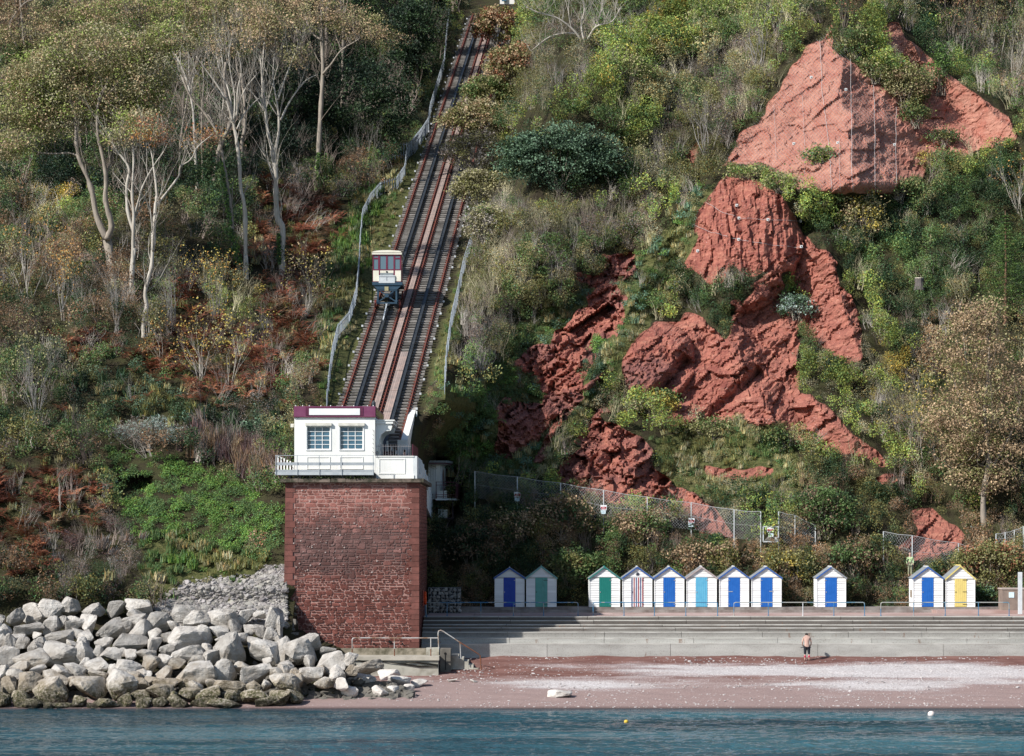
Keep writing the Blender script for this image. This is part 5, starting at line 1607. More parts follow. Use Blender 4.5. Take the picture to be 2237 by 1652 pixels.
# roof with curved top
m = MB(); m.prism([(bx0 - .05, bz1), (bx1 + .05, bz1), (bx1 + .05, c1(0, 238).z), (bx0 - .05, c1(0, 238).z)], 'y', yf - .08, yf + Lc + .1); m.build('cornice', CREAM, car)
m = MB(); m.box((bx0 - .02, yf - .05, c1(0, 238).z + .001), (bx1 + .02, yf + Lc + .05, c1(0, 233).z)); m.build('roof_gap', M('dark_wire'), car)
zr0, zr1 = c1(0, 233).z, c1(0, 211).z
arc = [(bx0 - .05, zr0), (bx1 + .05, zr0)] + [(bx1 + .05 - (bx1 - bx0 + .1) * t_, zr0 + (zr1 - zr0) * (math.sin(math.pi * t_) ** .35)) for t_ in np.linspace(.03, .97, 9)]
m = MB(); m.prism(arc, 'y', yf - .08, yf + Lc + .1); m.build('roof', CREAM, car)
# passengers' heads inside
for i, (a, b_, mt) in enumerate(((548, 340, 'pale_shirt'), (625, 345, 'blue_shirt'), (690, 352, 'yellow_bag'))):
    pass
# chassis: deep wedge frame
z_a, z_b, z_c, z_d = c1(0, 493).z, c1(0, 520).z, c1(0, 556).z, c1(0, 688).z
m = MB(); m.box((bx0 - .02, yf - .08, z_b), (bx1 + .1, yf + Lc + .2, z_a - .002)); m.build('underframe', BLUEF, car)
pL, pR = c1(505, 0).x, c1(682, 0).x
m = MB(); m.prism([(bx0 + .02, z_b - .002), (pL, z_c), (pR, z_c), (bx1 + .06, z_b - .002)], 'y', yf + .0, yf + .35); m.build('valance', BLUEF, car)
fw = .09
for nm, A_, B_ in (('frame_post', (pL + .06, z_c), (pL + .06, z_d)), ('frame_post', (pR - .06, z_c), (pR - .06, z_d)), ('frame_beam', (pL, z_d + .09), (pR, z_d + .09)), ('frame_beam', (pL, z_c - .04), (pR, z_c - .04)), ('cross_brace', (pL + .1, z_c - .05), (pR - .1, z_d + .2)), ('cross_brace', (pR - .1, z_c - .05), (pL + .1, z_d + .2))):
    m = MB(); m.bar((A_[0], yf + .1 + (.03 if nm == 'cross_brace' else 0), A_[1]), (B_[0], yf + .1 + (.03 if nm == 'cross_brace' else 0), B_[1]), .12 if 'cross' not in nm else .08, .16 if nm == 'frame_beam' else .1, (0, 1, 0)); m.build(nm, BLUEF, car)
for sx2 in (pL, pR):      # side trusses: the wedge that keeps the floor level
    m = MB(); yb = yf + Lc
    m.bar((sx2, yf + .1, z_d + .1), (sx2, yb, z_b - .05), .09, .14); m.bar((sx2, yf + .1, z_c), (sx2, yb, z_b - .03), .08, .1)
    for j in range(3):
        yy = yf + .9 + j * .8; zz2 = z_d + (z_b - z_d) * ((yy - yf) / Lc); m.bar((sx2, yy, zz2), (sx2, yy, z_b), .07)
    m.build('side_truss', BLUEF, car)
m = MB(); c_ = (c1(590, 0).x, (z_c + z_d) / 2 + .1); m.box((c_[0] - .14, yf + .02, c_[1] - .14), (c_[0] + .14, yf + .2, c_[1] + .14)); m.build('centre_plate', BLUEF, car)
cbox('number_plate', 572, 534, 606, 570, -.05, .0, M('gold_lamp', (.42, .38, .20), (.30, .28, .18), 5))
RIM = M('worn_wheel_rim', (.45, .38, .36), (.25, .10, .07), 4, .4, metal=.5)
for jy in (0.25, 2.6):
    for sgn_ in (-1, 1):
        zz2 = ZC + jy / TS
        w_ = MB(); cx_ = float(track_x(zz2)) + sgn_ * GAUGE / 2; zc2 = zz2 + .36; yc = WYc + jy
        w_.tube([(cx_ - .05, yc, zc2), (cx_ + .05, yc, zc2)], .31, 18); wh = w_.build('wheel', M('rust_red_wheel', (.16, .035, .03)), car)
        r_ = MB(); r_.tube([(cx_ - .065, yc, zc2), (cx_ - .052, yc, zc2)], .27, 18); r_.tube([(cx_ - .08, yc, zc2), (cx_ - .066, yc, zc2)], .09, 8); r_.build('rim', RIM, wh)
m = MB(); p = c1(590, 690); m.bar((p.x, yf, p.z - .02), (p.x, yf + .5, p.z - .02), .16, .2); m.bar((p.x, yf + .0, p.z), TP(ZC - 1.2, 0, .2), .09, .09); m.build('draw_bar', GREYP, car)
# ------------------------------------------------------------------ beach huts
def hx(v_): return 1048.9 + v_ * .28
def hy(v_): return 1194.6 + v_ * .28
def kx(v_): return 1638.9 + v_ * .2673


BOARD = simple('white_weatherboard', (.80, .80, .79), (.66, .65, .62), 1.4, .6, .15, .005, rnd=.09, stretch=(.4, 1, 2.5), fac=(.48, .8))
FELT = M('grey_roof_felt', (.26, .28, .29), (.18, .19, .20), 3, .9, .3, .01)
TRIM = {'blue': M('trim_blue', (.025, .085, .30), (.04, .12, .36), 3, .5), 'teal': M('trim_teal', (.12, .33, .30), (.17, .38, .34), 3, .5), 'green': M('trim_green', (.02, .17, .15), (.03, .2, .18), 3, .5),
        'pink': M('trim_pinkish_grey', (.46, .38, .37), (.36, .30, .29), 3, .6), 'yellow': M('trim_yellow', (.72, .60, .19), (.64, .52, .17), 3, .5), 'grey': M('trim_grey', (.28, .31, .33), (.22, .24, .26), 3, .6)}
DOOR = {'navy': M('door_deep_blue', (.022, .06, .36), (.03, .075, .40), 4, .55), 'teal': M('door_teal', (.11, .34, .29), (.13, .38, .33), 4, .55), 'green': M('door_green', (.008, .16, .135), (.012, .18, .15), 4, .55),
        'blue': M('door_blue', (.012, .11, .42), (.018, .13, .47), 4, .5), 'sky': M('door_light_blue', (.10, .38, .58), (.13, .44, .63), 4, .5), 'yellow': M('door_yellow', (.74, .60, .20), (.66, .53, .18), 4, .55),
        'red': M('stripe_red', (.36, .03, .05)), 'white': M('stripe_white', (.78, .78, .77)), 'dkblue': M('stripe_navy', (.03, .06, .20))}
IRON = M('black_iron', (.02, .02, .02), (.04, .03, .03), 5, .5)
STEELF = M('bright_steel_fitting', (.6, .6, .6), (.45, .45, .45), 5, .4, metal=.6)
# x-left, x-right (wall), peak y, eave y, left trim, right trim, door left, door right, door top y, door colour, label
HUTS = [
 (hx(113), hx(346), 1239.5, 1263, 'blue', 'blue', hx(183), hx(275), 1262, 'navy', 'white beach hut with deep blue door and blue trim, nearest the stone tower'),
 (hx(360), hx(596), 1236.3, 1263, 'teal', 'teal', hx(431), hx(524), 1262, 'teal', 'white beach hut with pale teal patched door and teal trim'),
 (hx(850), hx(1092), 1237.5, 1264, 'green', 'green', hx(930), hx(1021), 1261.5, 'green', 'white beach hut with dark green door and dark green trim'),
 (hx(1110), hx(1343), 1237.8, 1263, 'blue', 'blue', hx(1181), hx(1273), 1261.8, 'stripe', 'white beach hut with red, white and navy striped door and small sailing boat emblem'),
 (hx(1358), hx(1593), 1237.8, 1263, 'blue', 'blue', hx(1430), hx(1521), 1261.8, 'blue', 'white beach hut with blue door between the striped and light blue doors'),
 (hx(1610), hx(1846), 1237.5, 1263, 'pink', 'pink', hx(1683), hx(1773), 1261.5, 'sky', 'white beach hut with light blue door and pinkish grey trim'),
 (hx(1866), hx(2098), 1237.5, 1263, 'blue', 'blue', hx(1937), hx(2027), 1261.8, 'blue', 'white beach hut with blue door and long steel latch, right of the light blue door'),
 (kx(10), kx(256), 1237.8, 1263, 'blue', 'blue', kx(87), kx(182), 1261.8, 'blue', 'white beach hut with blue door, last of the long row of six'),
 (kx(543), kx(783), 1237.8, 1263, 'blue', 'grey', kx(613), kx(708), 1261.8, 'blue', 'lone white beach hut with blue door, one blue and one grey roof edge'),
 (kx(1330), kx(1576), 1237.8, 1264, 'blue', 'blue', kx(1403), kx(1498), 1261.8, 'blue', 'white beach hut with blue door, brown mark on side, next to the yellow one'),
 (kx(1598), kx(1838), 1235.3, 1265, 'yellow', 'yellow', kx(1672), kx(1768), 1264.5, 'yellow', 'white beach hut with pale yellow door and yellow trim'),
]
HD = 194.6; HYF = HD - CAMD; BZ0 = 5.105
FRONT_H = HC + (HY - 1326) * HD / F
rh_ = random.Random(3)
for hi_, (xl_, xr_2, yp, ye, tl, trr, dl, dr_, dt, dc, lab) in enumerate(HUTS):
    X0, X1 = (xl_ - CX) * HD / F, (xr_2 - CX) * HD / F
    zp, ze = HC + (HY - yp) * HD / F, HC + (HY - ye) * HD / F
    DX0, DX1, DZ = (dl - CX) * HD / F, (dr_ - CX) * HD / F, HC + (HY - dt) * HD / F
    cxh = (X0 + X1) / 2
    hut = thing('beach_hut', lab, 'beach hut', (cxh, HYF, BZ0), 'beach huts along the promenade')
    DEP = 1.9
    slope = (zp - .06 - ze) / (X1 - cxh)
    zp_in = zp - .07
    def topz(x): return zp_in - abs(x - cxh) * slope
    # the dark inner shell
    m = MB(); m.prism([(X0 + .03, BZ0), (X1 - .03, BZ0), (X1 - .03, topz(X1) - .02), (cxh, zp_in - .02), (X0 + .03, topz(X0) - .02)], 'y', HYF + .03, HYF + DEP); m.build('shell', M('hut_side_white', (.66, .66, .63), (.52, .51, .47), 1.2, .7), hut)
    bh = .162; z = BZ0 + .0
    while z < zp_in - .03:
        z2_ = min(z + bh, zp_in)
        def edge_x(zz_):
            return (X1 - cxh) if zz_ <= topz(X1) else max(0.0, (zp_in - zz_) / slope)
        wlo, whi = edge_x(z), edge_x(z2_)
        segs = []
        if z2_ <= DZ + .01:
            segs = [(-1, DX0 - .015), (1, DX1 + .015)]
        else:
            segs = [(0, 0)]
            if z < DZ:
                z_s = DZ + .02
            else:
                z_s = z
            z = z_s; wlo = edge_x(z)
        for side_, lim in segs:
            if side_ == -1:
                a0, a1, b0_, b1_ = cxh - wlo, lim, cxh - whi, lim
            elif side_ == 1:
                a0, a1, b0_, b1_ = lim, cxh + wlo, lim, cxh + whi
            else:
                a0, a1, b0_, b1_ = cxh - wlo, cxh + wlo, cxh - whi, cxh + whi
            if a1 - a0 < .04:
                continue
            yo = rh_.uniform(-.003, .003)
            m = MB(); m.hexa([(a0, HYF - .028 + yo, z + .004), (a1, HYF - .028 + yo, z + .004), (a1, HYF + .028, z + .004), (a0, HYF + .028, z + .004),
                              (b0_, HYF + .004 + yo, z2_), (b1_, HYF + .004 + yo, z2_), (b1_, HYF + .028, z2_), (b0_, HYF + .028, z2_)])
            m.build('board', BOARD, hut)
        z = z2_
    # left side boards (seen obliquely)
    sb = MB(); z = BZ0
    while z < topz(X0) - .05:
        sb.hexa([(X0 - .012, HYF + .03, z + .004), (X0 + .02, HYF + .03, z + .004), (X0 + .02, HYF + DEP, z + .004), (X0 - .012, HYF + DEP, z + .004),
                 (X0 + .006, HYF + .03, z + bh), (X0 + .02, HYF + .03, z + bh), (X0 + .02, HYF + DEP, z + bh), (X0 + .006, HYF + DEP, z + bh)]); z += bh
    o = sb.build('side_boards', BOARD, hut); o['kind'] = 'stuff'
    for xx in (X0, X1 - .05):
        m = MB(); m.box((xx, HYF - .045, BZ0), (xx + .05, HYF - .03, topz(X0) - .01)); m.build('corner_strip', BOARD, hut)
    # door of upright planks
    nP = 11 if dc == 'stripe' else 6
    dm = MB(); dm.box((DX0, HYF - .004, BZ0 + .01), (DX1, HYF + .012, DZ)); 
    door = dm.build('door', DOOR['white'] if dc == 'stripe' else DOOR[dc], hut)
    pw = (DX1 - DX0) / nP
    if dc == 'teal':
        pass
    seq = ['dkblue', 'white', 'red', 'white'] * 4
    for i in range(nP):
        mt = DOOR[seq[i]] if dc == 'stripe' else DOOR[dc]
        m = MB(); m.box((DX0 + i * pw + (.0 if dc == 'stripe' else .006), HYF - .03 + rh_.uniform(-.002, .002), BZ0 + .02), (DX0 + (i + 1) * pw - (.001 if dc == 'stripe' else .006), HYF - .005, DZ - .01))
        m.build('door_plank', mt, door)
    if dc == 'teal':
        m = MB(); m.box((DX0 + .46, HYF - .04, BZ0 + .98), (DX0 + .63, HYF - .031, DZ - .05)); m.box((DX0 + .46, HYF - .04, BZ0 + .94), (DX1 - .02, HYF - .031, BZ0 + .965)); m.build('door_patch', M('teal_patch', (.15, .40, .35)), door)
    fitm = IRON if dc in ('teal', 'yellow', 'stripe') else STEELF
    hz = [BZ0 + .18, DZ - .2] if dc != 'yellow' else [BZ0 + .16, BZ0 + 1.02, DZ - .1]
    for hzz in hz:
        L = .26 if dc in ('teal', 'yellow') else .1
        right = dc not in ('blue',) or hi_ in (4,)
        m = MB()
        if right: m.box((DX1 - L, HYF - .045, hzz), (DX1 + .03, HYF - .032, hzz + .035))
        else: m.box((DX0 - .04, HYF - .045, hzz), (DX0 + L, HYF - .032, hzz + .035))
        m.build('hinge', fitm, door)
    m = MB()
    if hi_ == 6: m.box((DX0 - .02, HYF - .05, BZ0 + 1.03), (DX0 + .30, HYF - .032, BZ0 + 1.08))
    elif hi_ == 7: m.box((DX1 - .22, HYF - .05, BZ0 + 1.05), (DX1 + .05, HYF - .032, BZ0 + 1.10))
    else: m.box((DX0 + .04, HYF - .05, BZ0 + .98), (DX0 + .09, HYF - .032, BZ0 + 1.06))
    m.build('latch', fitm, door)
    # roof sheets and barge boards
    ov = .06
    for sgn_, tn in ((-1, tl), (1, trr)):
        xe = cxh + sgn_ * ((X1 - cxh) + ov); ze_ = zp - ((X1 - cxh) + ov) * slope
        m = MB(); t_ = .035
        pts = [(cxh, zp - .02), (xe, ze_ - .02), (xe, ze_ - .02 + t_), (cxh, zp - .02 + t_)]
        if sgn_ < 0: pts = pts[::-1]
        m.prism(pts, 'y', HYF - .10, HYF + DEP + .1); m.build('roof', FELT, hut)
        m = MB(); pts = [(cxh, zp - .11), (xe, ze_ - .11), (xe, ze_ - .005), (cxh, zp - .005)]
        if sgn_ < 0: pts = pts[::-1]
        m.prism(pts, 'y', HYF - .128, HYF - .102); m.build('barge_board', TRIM[tn], hut)
    m = MB(); m.prism([(cxh - .05, zp - .02), (cxh + .05, zp - .02), (cxh, zp + .05)], 'y', HYF - .13, HYF + DEP + .1); m.build('ridge_cap', TRIM[tl] if tl in ('yellow', 'teal', 'green') else M('pale_ridge', (.6, .6, .6)), hut)
    if dc == 'stripe':      # small dark boat emblem in the gable
        m = MB(); bxc, bzc = cxh, HC + (HY - 1253.5) * HD / F; y_ = HYF - .05
        m.prism([(bxc - .13, bzc - .06), (bxc - .07, bzc - .12), (bxc + .08, bzc - .12), (bxc + .13, bzc - .05)], 'y', y_, y_ + .02)
        m.prism([(bxc - .10, bzc - .03), (bxc + .0, bzc - .03), (bxc + .03, bzc + .13), (bxc - .05, bzc + .06)], 'y', y_, y_ + .02)
        m.prism([(bxc + .03, bzc - .04), (bxc + .12, bzc - .02), (bxc + .10, bzc + .08), (bxc + .05, bzc + .04)], 'y', y_, y_ + .02)
        m.build('boat_emblem', M('emblem_navy', (.02, .02, .05)), hut)
    if hi_ == 9:
        m = MB(); m.box((X0 - .03, HYF + .5, BZ0 + .65), (X0 - .014, HYF + 1.1, BZ0 + 1.15)); m.build('brown_mark', M('bare_brown_wood', (.24, .17, .11)), hut)
    m = MB(); m.box((X0 + .04, HYF + .05, BZ0 - .06), (X1 - .04, HYF + DEP - .05, BZ0 - .001)); m.build('base_timbers', M('dark_timber', (.05, .04, .035)), hut)

# ------------------------------------------------------------------ promenade railings
RBLUE = simple('flaking_blue_rail', (.045, .17, .30), (.34, .34, .31), 1.7, .5, 0, .01, .4, .0, .0, (1, 1, 1), (.50, .60))
RPALE = simple('weathered_pale_rail', (.36, .36, .33), (.10, .22, .30), 1.1, .5, 0, .01, .4, .0, .0, (1, 1, 1), (.48, .6))
PALER = M('pale_post', (.62, .65, .66), (.5, .53, .55), 3, .5)
RD = 186.3
secs = [('blue flaking promenade railing running from the tower to the second hut', [929, 976.7, 1050.5, 1121.5, 1187.5, 1262.8], RBLUE),
        ('blue promenade railing in front of the green, striped and light blue doors', [1295.8, 1363.3, 1429.7, 1498.3, 1567.8], RBLUE),
        ('long pale blue promenade railing from the seventh hut past the lone hut', [1603.3, 1678.5, 1754.0, 1821.8, 1888.8], RPALE),
        ('pale promenade railing in front of the yellow door hut, ending near the tall post', [1924.3, 1996.0, 2065.0, 2137.5, 2204.5], RPALE)]
for lab, xs_, mt in secs:
    p0 = P(xs_[0], 1345.8, RD); rl = thing('promenade_railing', lab, 'railing', tuple(p0), 'railings along the promenade')
    top = P(0, 1316.3, RD).z; bot = 4.735
    xw = [P(a, 0, RD).x for a in xs_]; yw = RD - CAMD
    m = MB(); m.tube([(xw[0], yw, top - .12), (xw[0] + .03, yw, top - .03), (xw[0] + .12, yw, top), (xw[-1] - .12, yw, top), (xw[-1] - .03, yw, top - .03), (xw[-1], yw, top - .12)], .032, 7); m.build('rail', mt, rl)
    for i, a in enumerate(xw):
        m = MB(); m.tube([(a, yw, bot), (a, yw, top - (.1 if i in (0, len(xw) - 1) else 0))], .027, 7); m.tube([(a, yw, bot), (a, yw, bot + .04)], .06, 7)
        m.build('post', PALER if (lab.startswith('long') and i == 2) else RBLUE, rl)

# tall pale post, low wall and its notice at the right edge
m = MB(); p = P(2229, 1322, 190); q = P(2229, 1250, 190); m.box((p.x - .13, p.y, 4.74), (p.x + .13, p.y + .2, q.z))
tag(m.build('tall_post', PALER, None, origin=(p.x, p.y, 4.74)), 'tall pale square post at the right edge of the promenade', 'post')
lw = thing('low_wall', 'low brown concrete block wall with a small pale notice, at the right end', 'wall', tuple(P(2210, 1320, 192)))
a, b_ = P(2190, 1322, 192), P(2300, 1288, 192)
m = MB(); m.box((a.x, a.y, 4.74), (b_.x + 4, a.y + 1.6, b_.z)); m.build('wall_block', M('brown_concrete', (.27, .21, .17), (.18, .14, .12), 1.5, .9, .5, .03), lw)
m = MB(); m.box((a.x - .05, a.y - .05, b_.z + .003), (b_.x + 4, a.y + 1.65, b_.z + .10)); m.build('wall_cap', M('pale_cap', (.44, .38, .33), (.36, .3, .27), 1.5, .9), lw)
m = MB(); q0, q1 = P(2205, 1306, 191.8), P(2216.5, 1294, 191.8); m.box((q0.x, a.y - .03, q0.z), (q1.x, a.y - .004, q1.z)); m.build('notice', M('pale_blue_notice', (.55, .72, .78), (.7, .8, .84), 8, .5), lw)
m = MB(); m.box((a.x - 4.5, a.y - .5, 4.74), (b_.x + 5, a.y + 3, 4.95)); structure(m.build('side_path', PAVE))

# stone gabion and lifebuoy by the tower
def zt2(a, b_, d): return P(597.3 + a * .2821, 1034.3 + b_ * .2821, d)
q0, q1 = zt2(1200, 1105, 192), zt2(1450, 884, 192)
gb = thing('gabion_wall', 'wire cage filled with grey and white stones, right of the tower foot', 'gabion', (q0.x, 12, 4.7))
m = MB(); m.box((q0.x, 12.4, 4.74), (q1.x, 13.6, q1.z)); m.build('fill', M('gabion_dark', (.03, .03, .03)), gb)
rg = random.Random(8)
for i in range(8):
    for j in range(7):
        cx_ = q0.x + (i + .5 + rg.uniform(-.2, .2)) * (q1.x - q0.x) / 8; cz_ = 4.8 + (j + .5 + rg.uniform(-.2, .2)) * (q1.z - 4.85) / 7
        o = bpy.data.objects.new('stone', rock_meshes[rg.randrange(16)]); COL.objects.link(o); o.parent = gb
        o.location = Vector((cx_, 12.35, cz_)) - world_loc(gb); o.scale = (rg.uniform(.10, .19), .12, rg.uniform(.08, .14)); o.rotation_euler = (0, rg.uniform(-1, 1), 0)
m = MB()
for i in range(13):
    xx = q0.x + i * (q1.x - q0.x) / 12; m.bar((xx, 12.2, 4.74), (xx, 12.2, q1.z), .012)
for j in range(9):
    zz_ = 4.76 + j * (q1.z - 4.78) / 8; m.bar((q0.x, 12.19, zz_), (q1.x, 12.19, zz_), .012)
o = m.build('wire_cage', M('galvanised_wire', (.45, .46, .46), (.38, .39, .40), 5, .5), gb); o['kind'] = 'stuff'
lb = thing('lifebuoy', 'orange lifebuoy on the right side of the stone tower', 'lifebuoy', (TX1 + .1, 4.5, 6.1))
m = MB(); cz_ = zt2(0, 965, 185).z
for i in range(16):
    a0, a1 = 2 * math.pi * i / 16, 2 * math.pi * (i + 1) / 16
    m.tube([(TX1 + .16, 4.8 + .36 * math.cos(a0), cz_ + .36 * math.sin(a0)), (TX1 + .16, 4.8 + .36 * math.cos(a1), cz_ + .36 * math.sin(a1))], .085, 7)
m.build('ring', M('lifebuoy_orange', (.75, .09, .02)), lb)
m = MB(); m.box((TX1 + .03, 4.3, cz_ - .5), (TX1 + .07, 5.3, cz_ + .5)); m.build('back_board', M('lifebuoy_board', (.55, .12, .08)), lb)
m = MB(); m.tube([(TX1 + .25, 4.5, 4.7), (TX1 + .25, 4.5, cz_ - .4)], .03, 6); m.build('stand', RBLUE, lb)

# ------------------------------------------------------------------ chain link fence, gate and warning signs below the cliff
WIRE = M('galvanised_wire', (.45, .46, .46))
POST = M('galvanised_post', (.60, .62, .62), (.50, .52, .52), 4, .5, metal=.2)
def zf8(a, b_): return ((1380 + a * .61243) * .7284, (1380 + b_ * .61243) * .7284)
SIGNR = M('sign_red', (.50, .02, .04)); SIGNW = M('sign_white', (.82, .83, .84), (.78, .79, .8), 5, .4)


def chainlink(pts, name_lab, seed):
    """pts: list of (px, py_top, py_bottom, dist); diamond mesh between posts"""
    p0 = P(pts[0][0], pts[0][2], pts[0][3])
    t = thing('chain_link_fence', name_lab, 'fence', tuple(p0))
    tops_ = [P(a, b_, d) for a, b_, c, d in pts]; bots_ = [P(a, c, d) for a, b_, c, d in pts]
    for a, b_ in zip(tops_, bots_):
        m = MB(); m.tube([b_ + Vector((0, 0, -.8)), a], .042, 6); m.build('post', POST, t)
    m = MB()
    for i in range(len(pts) - 1):
        a0, a1, b0_, b1_ = tops_[i], tops_[i + 1], bots_[i], bots_[i + 1]
        L = (a1 - a0).length; hgt_ = (a0 - b0_).length; s_ = .20
        n = max(2, int(L / s_)); rows = max(2, int(hgt_ / s_))
        def pt(u, v_):
            sag = -.06 * math.sin(math.pi * u) * (1 - v_)
            return (a0.lerp(a1, u)).lerp(b0_.lerp(b1_, u), v_) + Vector((0, .03, sag))
        for k_ in range(-rows, n):
            for sg in (1, -1):
                q = []
                for r_ in range(rows + 1):
                    u = (k_ + r_) / n if sg == 1 else (n - k_ - r_) / n
                    if 0 <= u <= 1:
                        q.append(pt(u, r_ / rows))
                if len(q) > 1:
                    m.bar(q[0], q[len(q) // 2], .010); m.bar(q[len(q) // 2], q[-1], .010)
        m.bar(a0, a0.lerp(a1, .5) + Vector((0, 0, -.06)), .03); m.bar(a0.lerp(a1, .5) + Vector((0, 0, -.06)), a1, .03)
        m.bar(a0.lerp(b0_, .5), a1.lerp(b1_, .5), .016)
    o = m.build('wire_mesh', WIRE, t); o['kind'] = 'stuff'
    return t


fp = [(72, 55, 185), (280, 82, 215), (492, 112, 240), (703, 147, 305), (917, 181, 320), (1132, 208, 340), (1342, 243, 385), (1472, 252, 395)]
FX = [(*zf8(a, b_), zf8(a, c)[1]) for a, b_, c in fp]
fd = cast([f[0] for f in FX], [f[2] + 4 for f in FX]) - .9
fd = np.minimum(fd, 203.5)
chainlink([(f[0], f[1], f[2], float(d)) for f, d in zip(FX, fd)], 'grey chain link fence stepping down to the right below the red cliff', 1)
g0x, gty, gby = zf8(1560, 252)[0], zf8(0, 252)[1], zf8(0, 400)[1]
gd = float(fd[-1])
t2 = [(g0x, gty, gby, gd), (zf8(1640, 0)[0], gty + 8, gby + 6, gd + .3), (zf8(1740, 0)[0], gty + 30, gby + 20, gd + .5)]
chainlink(t2, 'short end of chain link fence vanishing into bushes right of the gate', 2)
gate = thing('gate', 'small pale framed gate in the chain link fence with two signs', 'gate', tuple(P(zf8(1515, 0)[0], gby, gd)))
ga, gb_ = zf8(1484, 326), zf8(1558, 400)
A_, B_ = P(ga[0], ga[1], gd - .1), P(gb_[0], gb_[1], gd - .1)
for e in (((A_.x, A_.z), (B_.x, A_.z)), ((B_.x, A_.z), (B_.x, B_.z)), ((B_.x, B_.z), (A_.x, B_.z)), ((A_.x, B_.z), (A_.x, A_.z))):
    m = MB(); m.bar((e[0][0], A_.y, e[0][1]), (e[1][0], A_.y, e[1][1]), .07); m.build('frame_bar', PALER, gate)
m = MB()
for i in range(18):
    u = i / 17; m.bar((A_.x + (B_.x - A_.x) * u, A_.y + .02, B_.z), (A_.x + (B_.x - A_.x) * (1 - u), A_.y + .02, A_.z), .01)
o = m.build('wire_mesh', WIRE, gate); o['kind'] = 'stuff'
m = MB(); p = P(zf8(1548, 0)[0], zf8(0, 392)[1], gd - .15); m.box((p.x - .1, p.y - .05, p.z - .15), (p.x + .12, p.y, p.z + .2)); m.build('latch_box', PALER, gate)


def sign(px0, py0, px1, py1, lx0, ly0, lx1, ly1, d, lab):
    a, b_ = P(px0, py1, d), P(px1, py0, d)
    t = thing('warning_sign', lab, 'sign', ((a.x + b_.x) / 2, a.y, a.z), 'warning signs on the chain link fence')
    w, h = b_.x - a.x, b_.z - a.z
    m = MB(); m.box((a.x, a.y - .03, a.z), (b_.x, a.y, b_.z)); m.build('board', SIGNW, t)
    m = MB(); m.box((a.x + w * .08, a.y - .036, a.z + h * .30), (b_.x - w * .08, a.y - .031, a.z + h * .64)); m.build('red_band', SIGNR, t)
    m = MB()
    for i in range(3):
        m.box((a.x + w * (.30 + .14 * i), a.y - .04, a.z + h * .42), (a.x + w * (.39 + .14 * i), a.y - .037, a.z + h * .54))
    m.build('band_mark', SIGNW, t)
    m = MB(); m.box((a.x + w * .12, a.y - .036, a.z + h * .12), (b_.x - w * .12, a.y - .031, a.z + h * .22)); m.build('small_print', M('sign_pink', (.75, .42, .45)), t)
    c, e = P(lx0, ly1, d), P(lx1, ly0, d)
    m = MB(); m.box((c.x, a.y - .03, c.z), (e.x, a.y, e.z)); m.build('lower_board', M('pale_blue_notice', (.55, .72, .78)), t)
    m = MB(); m.box((c.x + .1, a.y - .035, c.z + .12), (e.x - .1, a.y - .031, e.z - .08)); m.build('lower_print', M('sign_grey_print', (.5, .6, .68)), t)


for i, (a, b_, c, d_, e, f_, g_, h_, dd_) in enumerate([(265, 156, 297, 182, 267, 184, 291, 202, float(fd[1])), (687, 220, 718, 246, 689, 247, 713, 264, float(fd[3])), (1117, 284, 1149, 309, 1118, 310, 1142, 327, float(fd[5])), (1503, 329, 1535, 353, 1509, 359, 1534, 377, gd - .12)]):
    q = zf8(a, b_) + zf8(c, d_) + zf8(e, f_) + zf8(g_, h_)
    sign(*q, dd_ - .12, ('white and red warning sign, leftmost on the chain link fence', 'red banded warning sign second from the left on the fence post', 'red banded warning sign on the third signed post, just left of the gate', 'red banded warning sign hung on the gate itself')[i])
# fence far right, in front of the low red slide
rp = [(1930, 1161, 1200), (1993, 1170, 1240), (2094, 1187, 1240), (2130, 1196, 1235)]
rd = np.minimum(cast([r_[0] for r_ in rp], [r_[2] + 6 for r_ in rp]) - .8, 202)
chainlink([(a, b_, c, float(d)) for (a, b_, c), d in zip(rp, rd)], 'chain link fence before the low red rock slide behind the right hand huts', 3)
rp = [(2176, 1166, 1190), (2196, 1163, 1190), (2216, 1158, 1190), (2236, 1150, 1188), (2290, 1140, 1180)]
rd = np.minimum(cast([r_[0] for r_ in rp], [r_[2] + 6 for r_ in rp]) - .8, 207)
chainlink([(a, b_, c, float(d)) for (a, b_, c), d in zip(rp, rd)], 'dark chain link fence rising at the right edge above the bushes', 4)

# ------------------------------------------------------------------ palisade fences beside the tracks
PALE = M('palisade_steel', (.42, .46, .50), (.32, .36, .40), 2, .5, metal=.15, rnd=.15)


